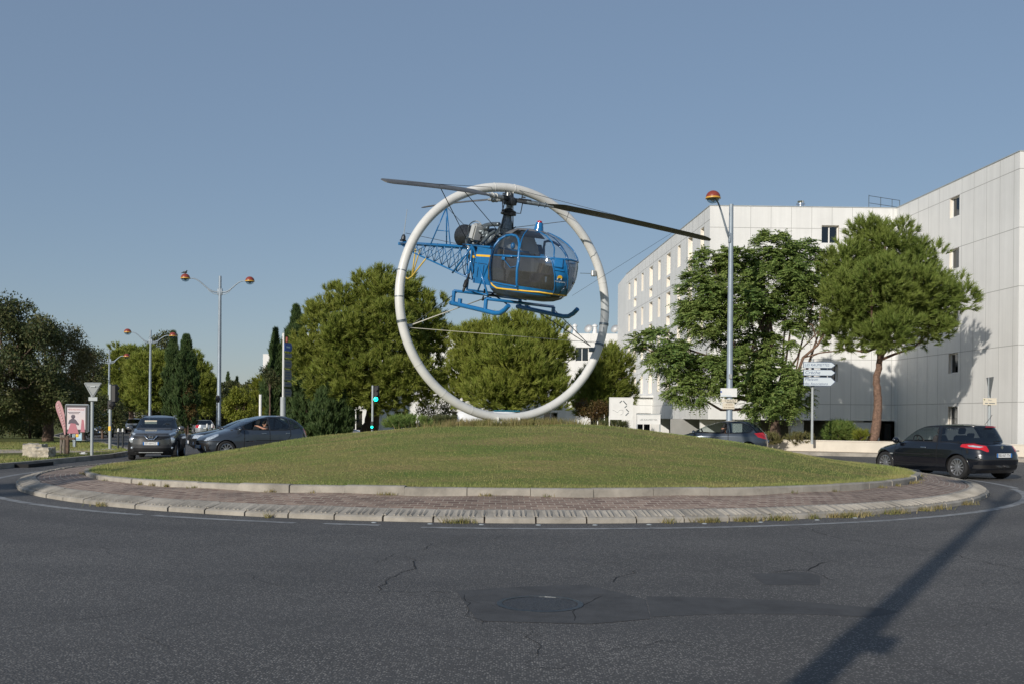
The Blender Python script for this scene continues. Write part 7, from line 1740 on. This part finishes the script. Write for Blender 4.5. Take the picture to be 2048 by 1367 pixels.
# direction totem
tt = thing('direction_totem', 'tall thin pole carrying a blue panel and five grey arrow panels seen obliquely', 'road sign', (W(566, 800, 48).x, 48, G(-11, 48)))
m = MB(); z1 = on(tt, 565, 793, 48).z; m.tube([(0, 0, 0), (0, 0, z1)], .13, 16); m.build('pole', 'pole_light', tt, True, 50)
m = MB(); z2 = on(tt, 565, 666, 48).z; m.tube([(0, 0, z1), (0, 0, z2)], .045, 12); m.build('upper_pole', 'white_paint', tt, True, 50)
for (a, b, mm) in ((684.5, 701, 'sign_blue'), (705, 714, 'sign_back'), (718, 735, 'sign_back'), (738, 759, 'sign_back'), (762, 772, 'sign_back'), (776, 792, 'sign_back')):
    za, zb2 = on(tt, 565, a, 48).z, on(tt, 565, b, 48).z; T = Matrix.Translation((.04, 0, (za+zb2)/2)) @ Matrix.Rotation(R_(70), 4, 'Z') @ FRONT; h_ = za-zb2
    q = MB().prism([(0, -h_/2), (.58, -h_/2), (.66, 0), (.58, h_/2), (0, h_/2)], .05, T @ Matrix.Translation((0, 0, -.025))).build('panel', mm, tt)
    if mm == 'sign_back':
        n_ = max(1, round(h_/.2)); k = MB()
        for i in range(n_): k.box((.30, (i-(n_-1)/2)*h_/n_*.8, .028), (.42, .05, .006), mx=T)
        k.build('lettering', 'sign_text', q)
    else: k = MB(); k.box((.3, 0, .028), (.34, .08, .006), mx=T); k.build('lettering', 'pale_blue', q)
MB().box((.16, 0, on(tt, 570, 679, 48).z), (.10, .1, .26), bev=.02).build('warning_flag', 'lamp_red', tt)
# bollards
for i, px_ in enumerate((236.5, 245.5)):
    p = W(px_, 880, 39.3); root = thing('bollard', ('left' if i == 0 else 'right')+' one of two thin dark bollards with white caps beside the crossover', 'bollard', (p.x, p.y, G(p.x, p.y)), 0, 'bollards at the crossing')
    MB().tube([(0, 0, 0), (0, 0, .82)], .035, 12).build('post', 'dark_metal', root, True, 50); MB().lathe([(.04, .80), (.04, .91), (.0, .94)], n=12).build('cap', 'white_paint', root, True, 40)
for i, (px_, lab) in enumerate(((414, 'left one of two white capped bollards in front of the silver estate'), (424, 'right one of two white capped bollards in front of the silver estate'))):
    p = W(px_, 880, 62); root = thing('bollard', lab, 'bollard', (p.x, p.y, G(p.x, p.y)), 0, 'bollards by the tall lamp')
    MB().tube([(0, 0, 0), (0, 0, .9)], .05, 12).build('post', 'dark_metal', root, True, 50); MB().lathe([(.055, .88), (.055, 1.1), (.0, 1.13)], n=12).build('cap', 'white_paint', root, True, 40)
# advertising panel
ad = thing('advertising_panel', 'framed poster panel with a festival poster of a woman in costume, on the left verge', 'billboard', (W(155, 800, 40.5).x, 40.5, .12+G(-20, 40.5)))
a = on(ad, 131, 807, 40.5); b = on(ad, 178, 864, 40.5); c = (a+b)/2; w_, h_ = b.x-a.x, a.z-b.z; T = Matrix.Translation(c) @ FRONT
board(ad, 'case', w_, h_, .14, T, 'pole_light', .04); board(ad, 'frame', w_-.08, h_-.08, .02, T @ Matrix.Translation((0, 0, .072)), 'black')
ps = board(ad, 'poster', w_-.22, h_-.24, .012, T @ Matrix.Translation((0, 0, .086)), 'poster'); k = w_/47
def pt(x, y, z=.095): return T @ Vector(((x-154.6)*k, (835.5-y)*k, z))
text('poster_title', 'FÊTES PROVENÇALES', .080, 'poster_red', ps, T @ Matrix.Translation((0, (835.5-818.5)*k, .094)), .001, .003, sx=.86)
m = MB(); m.box(pt(154, 813), (.74, .004, .045)); m.box(pt(150, 823.5), (.5, .004, .025)); m.box(pt(150, 826), (.4, .004, .02)); m.build('poster_lines', 'poster_dark', ps)
m = MB(); m.ball(pt(148.5, 832), (.085, .006, .085), n=14, m=8); m.prism([(-.16, -.05), (-.2, -.2), (-.05, -.18), (.06, -.2), (.22, -.26), (.24, -.2), (.12, -.04), (.04, .02), (-.06, .02)], .003, T @ Matrix.Translation(((148.5-154.6)*k, (835.5-837)*k, .093))); m.build('poster_figure', 'poster_dark', ps)
m = MB(); m.prism([(-.1, .0), (-.24, -.42), (.24, -.42), (.1, -.02)], .004, T @ Matrix.Translation(((148.5-154.6)*k, (835.5-845)*k, .093))); m.prism([(-.03, .18), (-.08, -.34), (.1, -.34), (.05, .15)], .003, T @ Matrix.Translation(((167-154.6)*k, (835.5-846)*k, .093))); m.build('poster_dress', 'poster_rose', ps)
a = on(ad, 145, 864.5, 40.5); b = on(ad, 164, 880, 40.5); c2_ = (a+b)/2; T2 = Matrix.Translation(c2_) @ FRONT
cp_ = board(ad, 'town_plate', b.x-a.x, a.z-b.z, .05, T2, 'pale_blue', .01)
MB().ball(T2 @ Vector((0, .05, .03)), (.075, .008, .07), n=16, m=8).build('sun_emblem', 'yellow', cp_, True); MB().box(T2 @ Vector((0, -.09, .028)), (.3, .004, .03)).build('plate_word', 'sign_blue', cp_)
m = MB(); m.box((c.x-.1, 0, a.z/2), (.12, .1, a.z), bev=.01); m.build('leg', 'grey_metal', ad)
# feather flag
fb_ = thing('feather_flag', 'leaning faded pink feather flag left of the advertising panel', 'flag', (W(131, 885, 34.5).x, 34.5, .12))
o1 = [(111.5, 812), (112, 806), (115, 801), (118.5, 800), (122, 804), (126, 814), (129.5, 828), (131.5, 845), (132, 872), (128.5, 871), (126, 858), (119, 836), (114, 822)]
v = [on(fb_, x, y, 34.5) for x, y in o1]; cc_ = sum(v, Vector())/len(v); nv = len(v)
vv = [tuple(p+Vector((0, .02*math.sin(p.z*3), 0))) for p in v]+[tuple(p+Vector((0, .02*math.sin(p.z*3)+.006, 0))) for p in v]
mesh('flag_cloth', vv, [tuple(range(nv)), tuple(range(nv, 2*nv))[::-1]]+[(i, nv+i, nv+(i+1) % nv, (i+1) % nv) for i in range(nv)], 'flag_pink', fb_)
MB().tube([(on(fb_, 132, 885, 34.5).x, 0, 0), on(fb_, 132, 850, 34.5), on(fb_, 129.5, 828, 34.5), on(fb_, 122.5, 805, 34.5), on(fb_, 117, 799.5, 34.5)], [.02, .018, .014, .01, .008], 8).build('flag_pole', 'dark_metal', fb_, True)
m = MB()
for i in range(9):
    t = i/8; p = on(fb_, 115.5+12*t, 808+42*t, 34.47); m.box(p, (.055-.02*t, .004, .030), mx=None, rz=0)
m.build('flag_lettering', 'flag_pale', fb_)
# wooden fence stub, stone blocks, litter
wf_ = thing('wooden_fence', 'short piece of grey wooden post and rail fence beside the feather flag', 'fence', (W(128, 890, 33.5).x, 33.5, .16))
m = MB(); a = on(wf_, 122, 868, 33.5); b = on(wf_, 128.5, 868, 33.5)
for x in (a.x, b.x, (a.x+b.x)/2+.2): m.box((x, 0, a.z/2), (.06, .06, a.z), bev=.01)
m.box(((a.x+b.x)/2, 0, a.z-.05), (b.x-a.x, .04, .08)); m.tube([(a.x, 0, a.z-.1), (b.x, 0, .1)], .03, 6); m.build('rail_panel', 'wood_grey', wf_)
m = MB(); q = on(wf_, 135.5, 870, 33.5); m.box((q.x, 0, q.z/2), (.11, .11, q.z), bev=.02); m.box((q.x, 0, q.z-.1), (.5, .07, .08), bev=.01); m.build('post', 'bark', wf_)
for (x0, y0, x1, y1, Y, lab, d_) in ((52, 885, 89, 905, 32.2, 'taller pale stone block on the left path, behind the lower one', .6), (66, 892, 103, 907, 31.2, 'lower rough pale stone block on the left path, in front of the taller one', .7)):
    a = W(x0, y0, Y); b = W(x1, y1, Y); cx_ = (a.x+b.x)/2; z0 = G(cx_, Y)+.12
    bm = __import__('bmesh').new(); __import__('bmesh').ops.create_cube(bm, size=1); __import__('bmesh').ops.subdivide_edges(bm, edges=bm.edges, cuts=5, use_grid_fill=True)
    for q in bm.verts:
        q.co = Vector((q.co.x*(b.x-a.x), q.co.y*d_, (q.co.z+.5)*(a.z-z0)))
        q.co += Vector([random.gauss(0, .016) for _ in range(3)])
    me = bpy.data.meshes.new('stone_block'); bm.to_mesh(me); bm.free(); me.materials.append(M['stone']); o = link(bpy.data.objects.new('stone_block', me)); o.location = (cx_, Y, z0-.03); o.rotation_euler = (0, 0, .12); tag(o, lab, 'stone block', 'stone blocks on the path')
for i, (px_, py_, lab) in enumerate(((166, 903, 'crumpled white litter on the verge near the yield sign'), (1715, 978, 'scrap of pale paper on the brick apron near its right end'))):
    m = MB()
    for k in range(5): m.box((random.gauss(0, .06), random.gauss(0, .05), .02+k*.006), (.13, .09, .008), mx=Matrix.Rotation(random.uniform(-.5, .5), 4, 'X') @ Matrix.Rotation(random.uniform(0, 3), 4, 'Z'))
    o = m.build('litter', 'litter'); Yq = 33 if i == 0 else 19.9; p = W(px_, py_, Yq)
    rr0 = math.hypot(p.x-CX, p.y-CY); o.location = (p.x, p.y, (G(p.x, p.y)+.14) if i == 0 else G(p.x, p.y)+KZ(p.x, .24)); tag(o, lab, 'litter')
for px_, py_ in ((1228, 850), (1250, 851), (448, 930), (1405, 872)):
    pass
